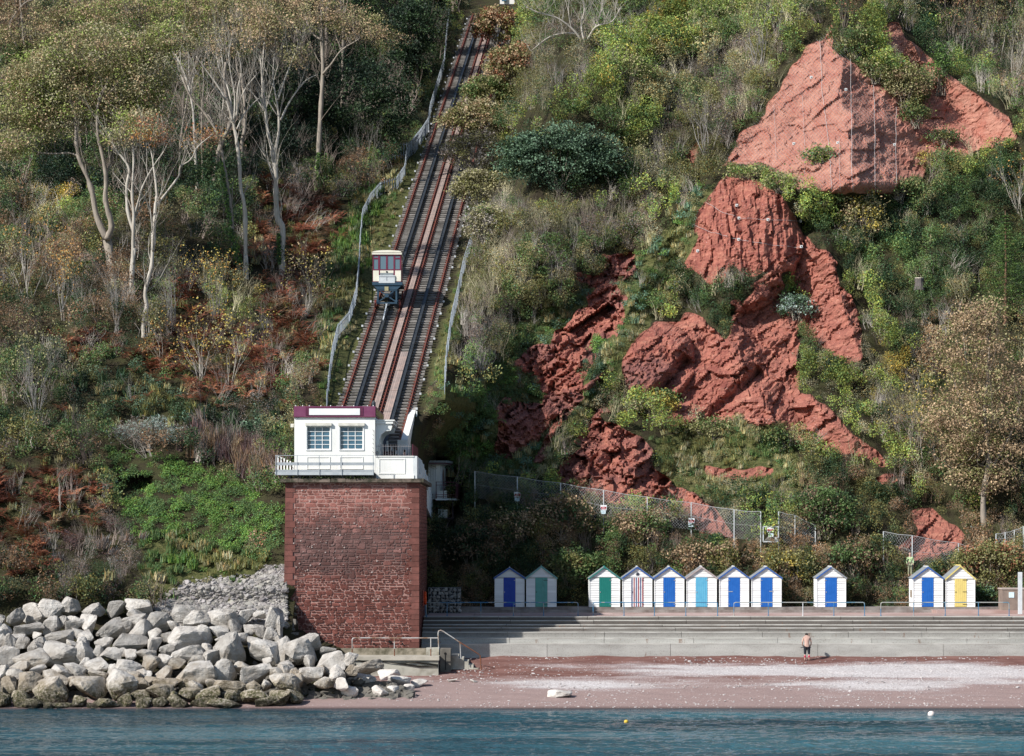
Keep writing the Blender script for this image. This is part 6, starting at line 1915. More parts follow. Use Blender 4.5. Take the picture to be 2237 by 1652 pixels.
def palisade(pts, lab, hm, seed, step=.26, front=0.0):
    """pts: photo points of the fence foot"""
    px = np.array([p_[0] for p_ in pts], float); py = np.array([p_[1] for p_ in pts], float)
    d = cast(px, py)
    for i in range(1, len(d)):
        if d[i] > d[i - 1]: d[i] = d[i - 1]        # the fence comes steadily nearer
    W_ = [P(a, b_, float(c) - front) for a, b_, c in zip(px, py, d)]
    t = thing('palisade_fence', lab, 'fence', tuple(W_[-1]))
    tot = sum((W_[i + 1] - W_[i]).length for i in range(len(W_) - 1))
    n = min(285, int(tot / step)); cum = [0]
    for i in range(len(W_) - 1): cum.append(cum[-1] + (W_[i + 1] - W_[i]).length)
    proto = None
    for i in range(n):
        s_ = tot * (i + .5) / n
        j = max(0, min(len(W_) - 2, int(np.searchsorted(cum, s_) - 1)))
        u = (s_ - cum[j]) / max(1e-6, cum[j + 1] - cum[j]); p = W_[j].lerp(W_[j + 1], u)
        dr = (W_[j + 1] - W_[j]); a = math.atan2(dr.y, dr.x)
        if proto is None:
            m = MB(); m.prism([(-.045, -.4), (.045, -.4), (.045, hm - .06), (0, hm), (-.045, hm - .06)], 'y', -.012, .012); o = m.build('pale', PALE, t, origin=(0, 0, 0)); proto = o
        else:
            o = proto.copy(); COL.objects.link(o); o.parent = t
        o.location = p - world_loc(t); o.rotation_euler = (0, 0, a)
    for hh in (.25, hm - .18):
        m = MB()
        for j in range(len(W_) - 1):
            m.bar(W_[j] + Vector((0, .03, hh)), W_[j + 1] + Vector((0, .03, hh)), .04, .05)
        m.build('rail', PALE, t)
    k_ = 0
    for i in range(int(tot / 2.6) + 1):
        s_ = min(tot, i * 2.6); j = max(0, min(len(W_) - 2, int(np.searchsorted(cum, s_) - 1)))
        u = (s_ - cum[j]) / max(1e-6, cum[j + 1] - cum[j]); p = W_[j].lerp(W_[j + 1], u)
        m = MB(); m.box((p.x - .05, p.y - .02, p.z - .5), (p.x + .05, p.y + .08, p.z + hm - .1)); m.build('post', PALE, t)


palisade([(936, 290), (918, 308), (901, 330), (888, 352), (884, 388), (866, 415), (832, 425), (810, 450), (792, 485), (787, 540), (784, 600), (778, 660), (762, 715), (738, 742), (726, 790), (718, 850), (713, 905)], 'grey palisade fence snaking down the hill left of the lift tracks', 1.15, 1)
palisade([(982, 30), (976, 80), (970, 150), (955, 200), (940, 250), (934, 290)], 'upper grey fence in deep shade left of the tracks', 1.15, 2)
palisade([(936, 288), (905, 336), (890, 344), (868, 345), (845, 346), (818, 350)], 'short side spur of palisade fence running off left under the dark trees', 1.4, 4)
palisade([(1031, 540), (1012, 600), (1000, 660), (986, 720), (976, 790), (971, 860)], 'grey palisade fence going down right of the lift tracks', 1.25, 3, .3)

# ------------------------------------------------------------------ person on the beach, back to the sea
d_p = 178.6; fx = P(1763, 0, d_p).x; fz = float(beach_z(0, d_p - CAMD)) - .02; fy = d_p - CAMD
pr = thing('person', 'bare backed person in black tights with red cuffs, head bowed at the sea wall', 'person', (fx, fy, fz))
j = lambda dx, dy, dz, r_, q=1: (fx + dx, fy + dy, fz + dz, r_, q)
skin_mesh('body', [j(0, 0, .92, .11, .9), j(0, .03, 1.12, .145, .85), j(0, .12, 1.32, .20, .85), j(0, .20, 1.48, .15, .8), j(0, .29, 1.575, .06), j(0, .36, 1.60, .075), j(0, .40, 1.57, .07),
                  j(-.19, .17, 1.45, .065), j(-.275, .14, 1.20, .05), j(-.265, .24, .99, .040), j(-.20, .34, .93, .035), j(-.16, .38, .91, .028),
                  j(.19, .17, 1.45, .065), j(.275, .14, 1.20, .05), j(.27, .24, .99, .040), j(.20, .34, .93, .035), j(.16, .38, .91, .028),
                  j(-.10, 0, .84, .10), j(-.125, .03, .47, .062), j(-.13, -.02, .30, .060), j(-.135, -.03, .08, .040), j(-.145, .10, .03, .038),
                  j(.10, 0, .84, .10), j(.125, .03, .47, .062), j(.13, -.02, .30, .060), j(.135, -.03, .08, .040), j(.145, .10, .03, .038)],
          [(0, 1), (1, 2), (2, 3), (3, 4), (4, 5), (5, 6), (3, 7), (7, 8), (8, 9), (9, 10), (10, 11), (3, 12), (12, 13), (13, 14), (14, 15), (15, 16), (0, 17), (17, 18), (18, 19), (19, 20), (20, 21), (0, 22), (22, 23), (23, 24), (24, 25), (25, 26)], SKIN, pr)
skin_mesh('black_tights', [j(0, .01, 1.04, .185, .95), j(-.10, 0, .86, .14), j(-.125, .03, .50, .080), j(-.128, .0, .36, .070), j(.10, 0, .86, .14), j(.125, .03, .50, .080), j(.128, .0, .36, .070)],
          [(0, 1), (1, 2), (2, 3), (0, 4), (4, 5), (5, 6)], M('black_cloth', (.012, .014, .02), (.025, .03, .04), 12, .7), pr)
for sg in (-1, 1):
    skin_mesh('red_cuff', [j(sg * .129, -.01, .36, .078), j(sg * .131, -.022, .27, .074), j(sg * .133, -.026, .19, .062)], [(0, 1), (1, 2)], M('red_cuff', (.42, .03, .07), (.5, .05, .1), 20, .7), pr)
    m = MB()
    for f_i in range(4):      # fingers closing towards the waistband
        m.tube([(fx + sg * (.17 - f_i * .004), fy + .37, fz + .93 - f_i * .022), (fx + sg * .12, fy + .40, fz + .915 - f_i * .022), (fx + sg * .09, fy + .38, fz + .90 - f_i * .02)], [.011, .010, .008], 6)
    m.tube([(fx + sg * .18, fy + .33, fz + .95), (fx + sg * .14, fy + .33, fz + .965)], [.013, .010], 6)
    m.build('fingers', SKIN, pr, True)
m = MB(); ellip(m, (fx, fy + .37, fz + 1.625), (.082, .105, .088), 14, 9); m.build('head', SKIN, pr, True)
m = MB(); ellip(m, (fx - .084, fy + .37, fz + 1.60), (.014, .025, .03), 6, 5); ellip(m, (fx + .084, fy + .37, fz + 1.60), (.014, .025, .03), 6, 5); ellip(m, (fx, fy + .47, fz + 1.585), (.014, .02, .018), 6, 5); m.build('ears_and_nose', SKIN, pr, True)
m = MB(); ellip(m, (fx, fy + .345, fz + 1.655), (.095, .11, .085), 14, 9); m.build('hair', HAIR, pr, True)
m = MB(); m.tube([(fx - .36, fy + .55, fz + .80), (fx - .25, fy + .5, fz + .84), (fx - .1, fy + .45, fz + .84)], [.012, .03, .03], 6); m.tube([(fx + .1, fy + .45, fz + .84), (fx + .24, fy + .5, fz + .85), (fx + .32, fy + .5, fz + .81)], [.03, .03, .012], 6); m.build('folded_top', M('black_cloth'), pr)
# person in a pale green jacket up by the fence
p = P(1988, 1262, 198.0); dg = 198.0
hj = standing_person((p.x, dg - CAMD, P(0, 1229, dg).z - .95), 'person in a pale green jacket half hidden behind scrub', M('pale_green_jacket', (.48, .60, .33), (.40, .52, .28), 8, .8), M('pale_trousers', (.42, .42, .28)), M('pinkish_hair', (.45, .28, .22)), -1, 1.6)

# ------------------------------------------------------------------ buoys
def buoy(px, py, r_, mt, lab):
    d = HC * F / (py - HY); c = P(px, py, d)
    b_ = thing('buoy', lab, 'buoy', (c.x, c.y, 0))
    m = MB(); ellip(m, (c.x, c.y, r_ * .45), (r_, r_, r_ * .92), 14, 10); m.build('float', mt, b_, True)
    m = MB(); m.tube([(c.x, c.y, r_ * 1.3), (c.x, c.y, r_ * 1.55)], .03, 6); m.build('eye', M('dark_lamp'), b_)


buoy(2034.5, 1564, .20, M('buoy_white', (.80, .70, .66), (.7, .6, .55), 4, .4), 'round white mooring buoy on the water at the right')
buoy(1368, 1579, .12, M('buoy_yellow', (.75, .50, .07)), 'small yellow float on the water below the flat rock')

# ------------------------------------------------------------------ rock netting, cables and anchor plates on the cliff
def cliff_pt(px, py, out=.12):
    d = cast(np.array(px, float), np.array(py, float))
    X = (np.array(px) - CX) * d / F; Z = HC + (HY - np.array(py)) * d / F
    Y = surface(X, Z)[0]
    return np.stack([X, Y - out, Z], 1)


net = thing('rock_netting', 'grey wire rock netting with upright cables draped over the upper red spur', 'netting', tuple(cliff_pt([1800.], [250.])[0]))
NETM = M('netting_wire', (.30, .30, .31), (.24, .24, .25), 5, .5)
CAB = M('netting_cable', (.48, .44, .43))
cab = [[(1790, 90), (1795, 200), (1808, 300), (1812, 352), (1815, 415)], [(1857, 130), (1859, 250), (1860, 380), (1862, 420)], [(1908, 180), (1910, 300), (1911, 420)], [(1957, 235), (1956, 330), (1957, 425)], [(1690, 230), (1693, 300), (1695, 350)], [(1752, 210), (1756, 300), (1758, 380)], [(1832, 300), (1833, 360), (1834, 420)]]
for ci, c_ in enumerate(cab):
    q = []
    for i in range(len(c_) - 1):
        for u in np.linspace(0, 1, 8, endpoint=False):
            q.append((c_[i][0] + (c_[i + 1][0] - c_[i][0]) * u, c_[i][1] + (c_[i + 1][1] - c_[i][1]) * u))
    q.append(c_[-1]); q = np.array(q)
    pts = cliff_pt(q[:, 0], q[:, 1], .25)
    pts[:, 1] = np.minimum(pts[:, 1], blur(pts[:, 1][None].repeat(3, 0), 2)[1]) if False else pts[:, 1]
    m = MB(); m.tube(pts, .018 if ci < 4 else .011, 4, False); m.build('cable', CAB, net)
# the wire mesh: two families of fine diagonal wires lying on the rock
poly = [(1806, 60), (1760, 110), (1720, 160), (1680, 230), (1610, 300), (1570, 370), (1640, 365), (1700, 405), (1790, 425), (1960, 425), (1958, 240), (1870, 160), (1840, 100)]
nv, nf = [], []
u_ = np.arange(1540, 1980, 3.2)
segs = []
for fam in (1, -1):
    for k_ in np.arange(900, 2700, 7.5):
        t_ = np.arange(50, 430, 6.0)
        x_ = k_ + fam * t_ * .9 - (0 if fam == 1 else -0)
        x_ = x_ - (500 if fam == 1 else -100)
        ins = inside(poly, x_, t_)
        run = []
        for a, b_, i_ in zip(x_, t_, ins):
            if i_: run.append((a, b_))
            elif len(run) > 1: segs.append(run); run = []
            else: run = []
        if len(run) > 1: segs.append(run)
allp = np.array([p_ for r_ in segs for p_ in r_])
ap = cliff_pt(allp[:, 0], allp[:, 1], .10)
ofs = 0; w_ = .008
nb = MB()
for r_ in segs:
    q = ap[ofs:ofs + len(r_)]; ofs += len(r_)
    n0 = len(nb.v)
    for p_ in q:
        nb.v += [(p_[0] - w_, p_[1], p_[2]), (p_[0] + w_, p_[1], p_[2] + w_ * .3), (p_[0], p_[1] - w_, p_[2] + w_)]
    for i in range(len(q) - 1):
        a = n0 + i * 3
        nb.f += [(a, a + 1, a + 4, a + 3), (a + 1, a + 2, a + 5, a + 4), (a + 2, a, a + 3, a + 5)]
o = nb.build('net_wires', NETM, net); o['kind'] = 'stuff'
# anchor plates
plates = [(891, 484), (1108, 556), (1407, 588), (1357, 282), (1409, 898), (1056, 888), (784, 893), (446, 1352), (622, 1366), (442, 1487), (823, 1538), (189, 1557), (433, 1272), (826, 1372)]
names = ['near the top left of the netted spur', 'on the ridge of the netted spur', 'on the right shoulder of the netted spur', 'alone on the upper right red strip', 'at the foot of the rightmost net cable', 'below the sawtooth edge of the netted spur', 'low on the left flank of the netted spur',
         'at the left end of the upper cable on the fluted block', 'midway along the upper cable on the fluted block', 'midway along the lower cable on the fluted block', 'at the right end of the lower cable', 'at the lower left corner of the fluted block', 'near the crown of the fluted block', 'right of the fluted block crown']
PLM = M('anchor_plate_white', (.74, .76, .75), (.6, .62, .6), 8, .5)
pz_ = z5([(a, b_) for a, b_ in plates]); pp = cliff_pt([p_[0] for p_ in pz_], [p_[1] for p_ in pz_], .22)
for i, p in enumerate(pp):
    t = thing('anchor_plate', 'white rock bolt plate ' + names[i], 'anchor plate', tuple(p), 'rock bolt plates on the red cliff')
    p = Vector(p); s_ = .105
    m = MB(); m.box((p.x - s_, p.y - .02, p.z - s_), (p.x + s_, p.y + .03, p.z + s_)); m.build('plate', PLM, t)
    m = MB(); m.tube([(p.x, p.y + .3, p.z), (p.x, p.y - .07, p.z)], .04, 6); m.build('bolt', IRON, t)
for lab, c_ in (('thin pale cable slung across the upper part of the fluted red block', [(240, 1255), (350, 1320), (446, 1352), (622, 1366), (826, 1372)]), ('thin pale cable slung across the lower part of the fluted red block', [(160, 1392), (300, 1450), (442, 1487), (620, 1515), (823, 1538)])):
    q = z5(c_); q2 = []
    for i in range(len(q) - 1):
        for u in np.linspace(0, 1, 6, endpoint=False): q2.append((q[i][0] + (q[i + 1][0] - q[i][0]) * u, q[i][1] + (q[i + 1][1] - q[i][1]) * u))
    q2.append(q[-1]); q2 = np.array(q2); pts = cliff_pt(q2[:, 0], q2[:, 1], .2)
    m = MB(); m.tube(pts, .014, 4); tag(m.build('cliff_cable', CAB, None, origin=tuple(pts[0])), lab, 'cable')
# tree stump on the right bank and the pale building at the top
p, d = on_hill(2005, 628)
t = thing('tree_stump', 'grey sawn tree stump standing in green scrub right of the red cliff', 'tree stump', tuple(p))
r2 = random.Random(2); ang = [2 * math.pi * i / 14 for i in range(14)]
def ring(z_, r_): return [(p.x + (r_ + r2.uniform(-.03, .03)) * math.cos(a), p.y - .8 + (r_ + r2.uniform(-.03, .03)) * math.sin(a), z_) for a in ang]
m = MB(); vs = ring(p.z - .3, .42) + ring(p.z + .25, .34) + ring(p.z + .62, .36)
m.add(vs, [(i + k_ * 14, (i + 1) % 14 + k_ * 14, (i + 1) % 14 + (k_ + 1) * 14, i + (k_ + 1) * 14) for k_ in range(2) for i in range(14)]); m.build('bark', M('stump_bark', (.16, .14, .13), (.07, .06, .055), 6, .9, .8, .03, stretch=(4, 4, .6)), t)
m = MB(); m.tube([(p.x, p.y - .8, p.z + .60), (p.x, p.y - .8, p.z + .67)], .35, 14); m.build('cut_face', M('stump_cut', (.62, .55, .46), (.5, .44, .36), 8, .8), t)
up = thing('clifftop_building', 'corner of a pale building showing at the top of the tracks behind leaves', 'building', tuple(P(1105, 15, 318)))
a, b_ = P(1092, 9, 318), P(1124, -60, 318)
m = MB(); m.box((a.x, a.y, a.z), (b_.x, a.y + 6, b_.z)); m.build('wall', WHITE, up)
m = MB(); m.box((a.x - .3, a.y - .3, b_.z), (b_.x + .3, a.y + 6.3, b_.z + .3)); m.build('roof', FELT, up)
a, b_ = P(1096, 3, 317.8), P(1106, -20, 317.8)
m = MB(); m.box((a.x, a.y - .06, a.z), (b_.x, a.y - .005, b_.z)); m.build('window', GLASS, up)
# ------------------------------------------------------------------ vegetation
TEMPL = bpy.data.collections.new('leaf_templates')        # shapes used by the scattered ground cover only


def quads(centers, nrm, L, Wd, rng, colr=None):
    """leaf-shaped quads: centers (n,3), lengths, widths"""
    n = len(centers)
    a = rng.normal(size=(n, 3)); a -= (a * nrm).sum(1)[:, None] * nrm
    a /= np.linalg.norm(a, axis=1)[:, None] + 1e-9
    b = np.cross(nrm, a)
    L = np.broadcast_to(L, n)[:, None]; Wd = np.broadcast_to(Wd, n)[:, None]
    v = np.stack([centers - a * L / 2, centers + b * Wd / 2 + nrm * Wd * .15, centers + a * L / 2, centers - b * Wd / 2 + nrm * Wd * .15], 1)
    f = np.arange(4 * n).reshape(n, 4)
    return v.reshape(-1, 3), f


def unit(v):
    return v / (np.linalg.norm(v, axis=-1)[..., None] + 1e-9)


def colvar(n, per, rng, lo=.62, hi=1.35, warm=.16):
    g = rng.uniform(lo, hi, n); w = rng.normal(0, warm, n)
    c = np.stack([g * (1 + w), g, g * (1 - w * .8), np.ones(n)], 1)
    return np.repeat(np.clip(c, 0, 2), per, 0)


def template(name, v, f, col, mat):
    o = np_mesh(name, v, f, mat, False, {'col': ('FLOAT_COLOR', col)}, link=False)
    TEMPL.objects.link(o)
    return o


def t_leafy(seed, n, L, Wd, shell=.55, flat=1.0, up=.35):
    r = np.random.default_rng(seed)
    d = unit(r.normal(size=(n, 3))); rad = r.uniform(shell, 1.0, n) ** .8
    c = d * rad[:, None] * np.array([1, 1, flat])
    c += .12 * r.normal(size=(n, 3))
    nr = unit(d * .5 + np.array([0, 0, up]) + .75 * r.normal(size=(n, 3)))
    v, f = quads(c, nr, L * r.uniform(.6, 1.3, n), Wd * r.uniform(.6, 1.3, n), r)
    return v, f, colvar(n, 4, r)


def t_fern(seed):
    r = np.random.default_rng(seed); V, Fc, n0 = [], [], 0
    for i in range(11):
        a = i * .571 + r.uniform(-.2, .2); ln = r.uniform(.7, 1.1); up = r.uniform(.35, .8)
        d = np.array([math.cos(a), math.sin(a), 0]); sd = np.array([-math.sin(a), math.cos(a), 0])
        for k_ in range(9):
            t = (k_ + .5) / 9; p = d * ln * t + np.array([0, 0, up * (math.sin(t * 2.3)) * .7])
            w = .26 * (1 - t * .85) * ln; e = .045 * ln
            for s_ in (-1, 1):
                tip = p + sd * s_ * w + d * .05 - np.array([0, 0, w * .3])
                V += [p - d * e, p + d * e, tip + d * e * .4, tip - d * e * .3]; Fc.append([n0, n0 + 1, n0 + 2, n0 + 3]); n0 += 4
    return np.array(V), np.array(Fc), colvar(len(Fc), 4, r, .6, 1.3)


def t_grass(seed, n=46, h=1.0, w=.05, spread=.5, lean=.55):
    r = np.random.default_rng(seed); V, Fc = [], []
    for i in range(n):
        a = r.uniform(0, 6.28); rr_ = spread * math.sqrt(r.random()); p = np.array([rr_ * math.cos(a), rr_ * math.sin(a), -.1])
        b_ = r.uniform(0, 6.28); hh = h * r.uniform(.5, 1.0); ln = np.array([math.cos(b_), math.sin(b_), 0]) * lean * hh * r.uniform(.2, 1)
        sd = np.array([-math.sin(b_), math.cos(b_), 0]) * w * r.uniform(.6, 1.3)
        m_ = p + ln * .35 + np.array([0, 0, hh * .6]); t = p + ln + np.array([0, 0, hh * .95]); k_ = len(V)
        V += [p - sd, p + sd, m_ + sd * .7, m_ - sd * .7, t + sd * .12, t - sd * .12]
        Fc += [[k_, k_ + 1, k_ + 2, k_ + 3], [k_ + 3, k_ + 2, k_ + 4, k_ + 5]]
    c = np.repeat(colvar(n, 1, r, .55, 1.4), 6, 0)
    return np.array(V), np.array(Fc), c


def sticks(paths, rads):
    """many thin 3-sided tapering sticks; returns quads"""
    V, Fc = [], []
    for pts, rd_ in zip(paths, rads):
        k0 = len(V)
        for i, p in enumerate(pts):
            r_ = rd_[i]
            for q in range(3):
                a = q * 2.094 + .5
                V.append((p[0] + r_ * math.cos(a), p[1] + r_ * math.sin(a), p[2] + r_ * .2 * math.sin(a * 2)))
        for i in range(len(pts) - 1):
            for q in range(3):
                q2 = (q + 1) % 3
                Fc.append((k0 + i * 3 + q, k0 + i * 3 + q2, k0 + (i + 1) * 3 + q2, k0 + (i + 1) * 3 + q))
    return V, Fc


def branch_paths(rng, p, d, L, r, depth, paths, rads, wig=.18, spread=.55, kids=3, upb=.12, tips=None):
    n = 4; pts = [np.array(p, float)]; rr_ = [r]; d = d / (np.linalg.norm(d) + 1e-9)
    for i in range(n):
        d = d + rng.normal(0, wig, 3) + np.array([0, 0, upb]); d /= np.linalg.norm(d)
        pts.append(pts[-1] + d * L / n); rr_.append(r * (1 - .62 * (i + 1) / n))
    paths.append(pts); rads.append(rr_)
    if depth <= 0:
        if tips is not None: tips.append(pts[-1])
        return
    for k_ in range(kids):
        i = rng.integers(1, n + 1) if k_ else n
        dd = d + rng.normal(0, spread, 3); dd[2] = abs(dd[2]) * .7 + .15
        branch_paths(rng, pts[i], dd, L * rng.uniform(.5, .75), rr_[i] * .72, depth - 1, paths, rads, wig, spread, kids, upb, tips)


def t_twigs(seed, stems=7, depth=2, spread=.5, r=.013, lean=.25):
    g = np.random.default_rng(seed); paths, rads = [], []
    for i in range(stems):
        a = g.uniform(0, 6.28); d = np.array([lean * math.cos(a), lean * math.sin(a), 1.0])
        branch_paths(g, [g.normal(0, .14), g.normal(0, .14), -.1], d, g.uniform(.45, .7), r, depth, paths, rads, .14, spread, 3, .1)
    V, Fc = sticks(paths, rads)
    V = np.array(V); Fc = np.array(Fc)
    return V, Fc, np.tile([1, 1, 1, 1.], (len(V), 1)) * (.8 + .3 * g.random())


TT = {}
def reg(kind, objs): TT[kind] = objs
names_ = []
def addt(kind, v, f, c, mat):
    o = template(f'{len(names_):02d}_{kind}', v, f, c, mat); names_.append(kind); TT.setdefault(kind, []).append(len(names_) - 1)


for s in range(3): addt('leafy', *t_leafy(10 + s, 120, .27, .16), LEAF_I)
for s in range(2): addt('fine', *t_leafy(20 + s, 190, .17, .085, .35), LEAF_I)
for s in range(2): addt('flat', *t_leafy(30 + s, 90, .26, .22, .3, .35, .9), LEAF_I)
for s in range(3): addt('fern', *t_fern(40 + s), LEAF_I)
for s in range(3): addt('grass', *t_grass(50 + s), LEAF_I)
for s in range(2): addt('reed', *t_grass(60 + s, 60, 1.6, .022, .4, .35), LEAF_I)
for s in range(3): addt('twig', *t_twigs(70 + s), STEM_I)
for s in range(2): addt('wisp', *t_twigs(80 + s, 9, 2, .32, .008, .2), STEM_I)


def scatter(name, pts, rot, scl, tint, idx, label=None):
    me = bpy.data.meshes.new(name)
    me.vertices.add(len(pts)); me.vertices.foreach_set('co', np.asarray(pts, np.float32).ravel())
    for an, typ, arr, key in (('rot', 'FLOAT_VECTOR', rot, 'vector'), ('scl', 'FLOAT_VECTOR', scl, 'vector'), ('tint', 'FLOAT_COLOR', tint, 'color'), ('idx', 'INT', idx, 'value')):
        a = me.attributes.new(an, typ, 'POINT'); a.data.foreach_set(key, np.asarray(arr, np.int32 if typ == 'INT' else np.float32).ravel())
    o = bpy.data.objects.new(name, me); COL.objects.link(o); o['kind'] = 'stuff'
    ng = bpy.data.node_groups.new(name, 'GeometryNodeTree')
    ng.interface.new_socket('Geometry', in_out='INPUT', socket_type='NodeSocketGeometry'); ng.interface.new_socket('Geometry', in_out='OUTPUT', socket_type='NodeSocketGeometry')
    nn_, ln = ng.nodes, ng.links
    gi, go = nn_.new('NodeGroupInput'), nn_.new('NodeGroupOutput')
    ci = nn_.new('GeometryNodeCollectionInfo'); ci.inputs[0].default_value = TEMPL; ci.inputs['Separate Children'].default_value = True; ci.inputs['Reset Children'].default_value = True
    ip = nn_.new('GeometryNodeInstanceOnPoints'); ip.inputs['Pick Instance'].default_value = True
    def na(nm, typ):
        a = nn_.new('GeometryNodeInputNamedAttribute'); a.data_type = typ; a.inputs[0].default_value = nm; return a.outputs[0]
    ln.new(gi.outputs[0], ip.inputs['Points']); ln.new(ci.outputs[0], ip.inputs['Instance']); ln.new(na('idx', 'INT'), ip.inputs['Instance Index'])
    ln.new(na('rot', 'FLOAT_VECTOR'), ip.inputs['Rotation']); ln.new(na('scl', 'FLOAT_VECTOR'), ip.inputs['Scale'])
    ln.new(ip.outputs[0], go.inputs[0])
    md = o.modifiers.new('scatter', 'NODES'); md.node_group = ng
    return o


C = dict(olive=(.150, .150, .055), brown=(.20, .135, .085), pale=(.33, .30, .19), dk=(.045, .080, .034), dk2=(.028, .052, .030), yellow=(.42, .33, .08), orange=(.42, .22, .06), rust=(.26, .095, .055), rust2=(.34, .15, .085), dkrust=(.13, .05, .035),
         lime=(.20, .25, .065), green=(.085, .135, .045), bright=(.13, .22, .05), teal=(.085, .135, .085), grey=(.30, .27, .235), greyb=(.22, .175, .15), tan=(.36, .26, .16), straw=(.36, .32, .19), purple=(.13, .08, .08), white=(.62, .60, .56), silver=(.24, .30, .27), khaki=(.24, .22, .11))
BOOST = dict(dk2=.75, dk=1.1, green=1.4, bright=1.25, lime=1.5, olive=1.4, khaki=1.45, teal=1.7, yellow=1.3, brown=1.35, tan=1.35, pale=1.3, silver=1.5, rust=1.1, rust2=1.15)  # dk2 is lowered to put the wood's shade into the leaf colour
C = {k_: tuple(min(.75, x_ * BOOST.get(k_, 1.2)) for x_ in v_) for k_, v_ in C.items()}
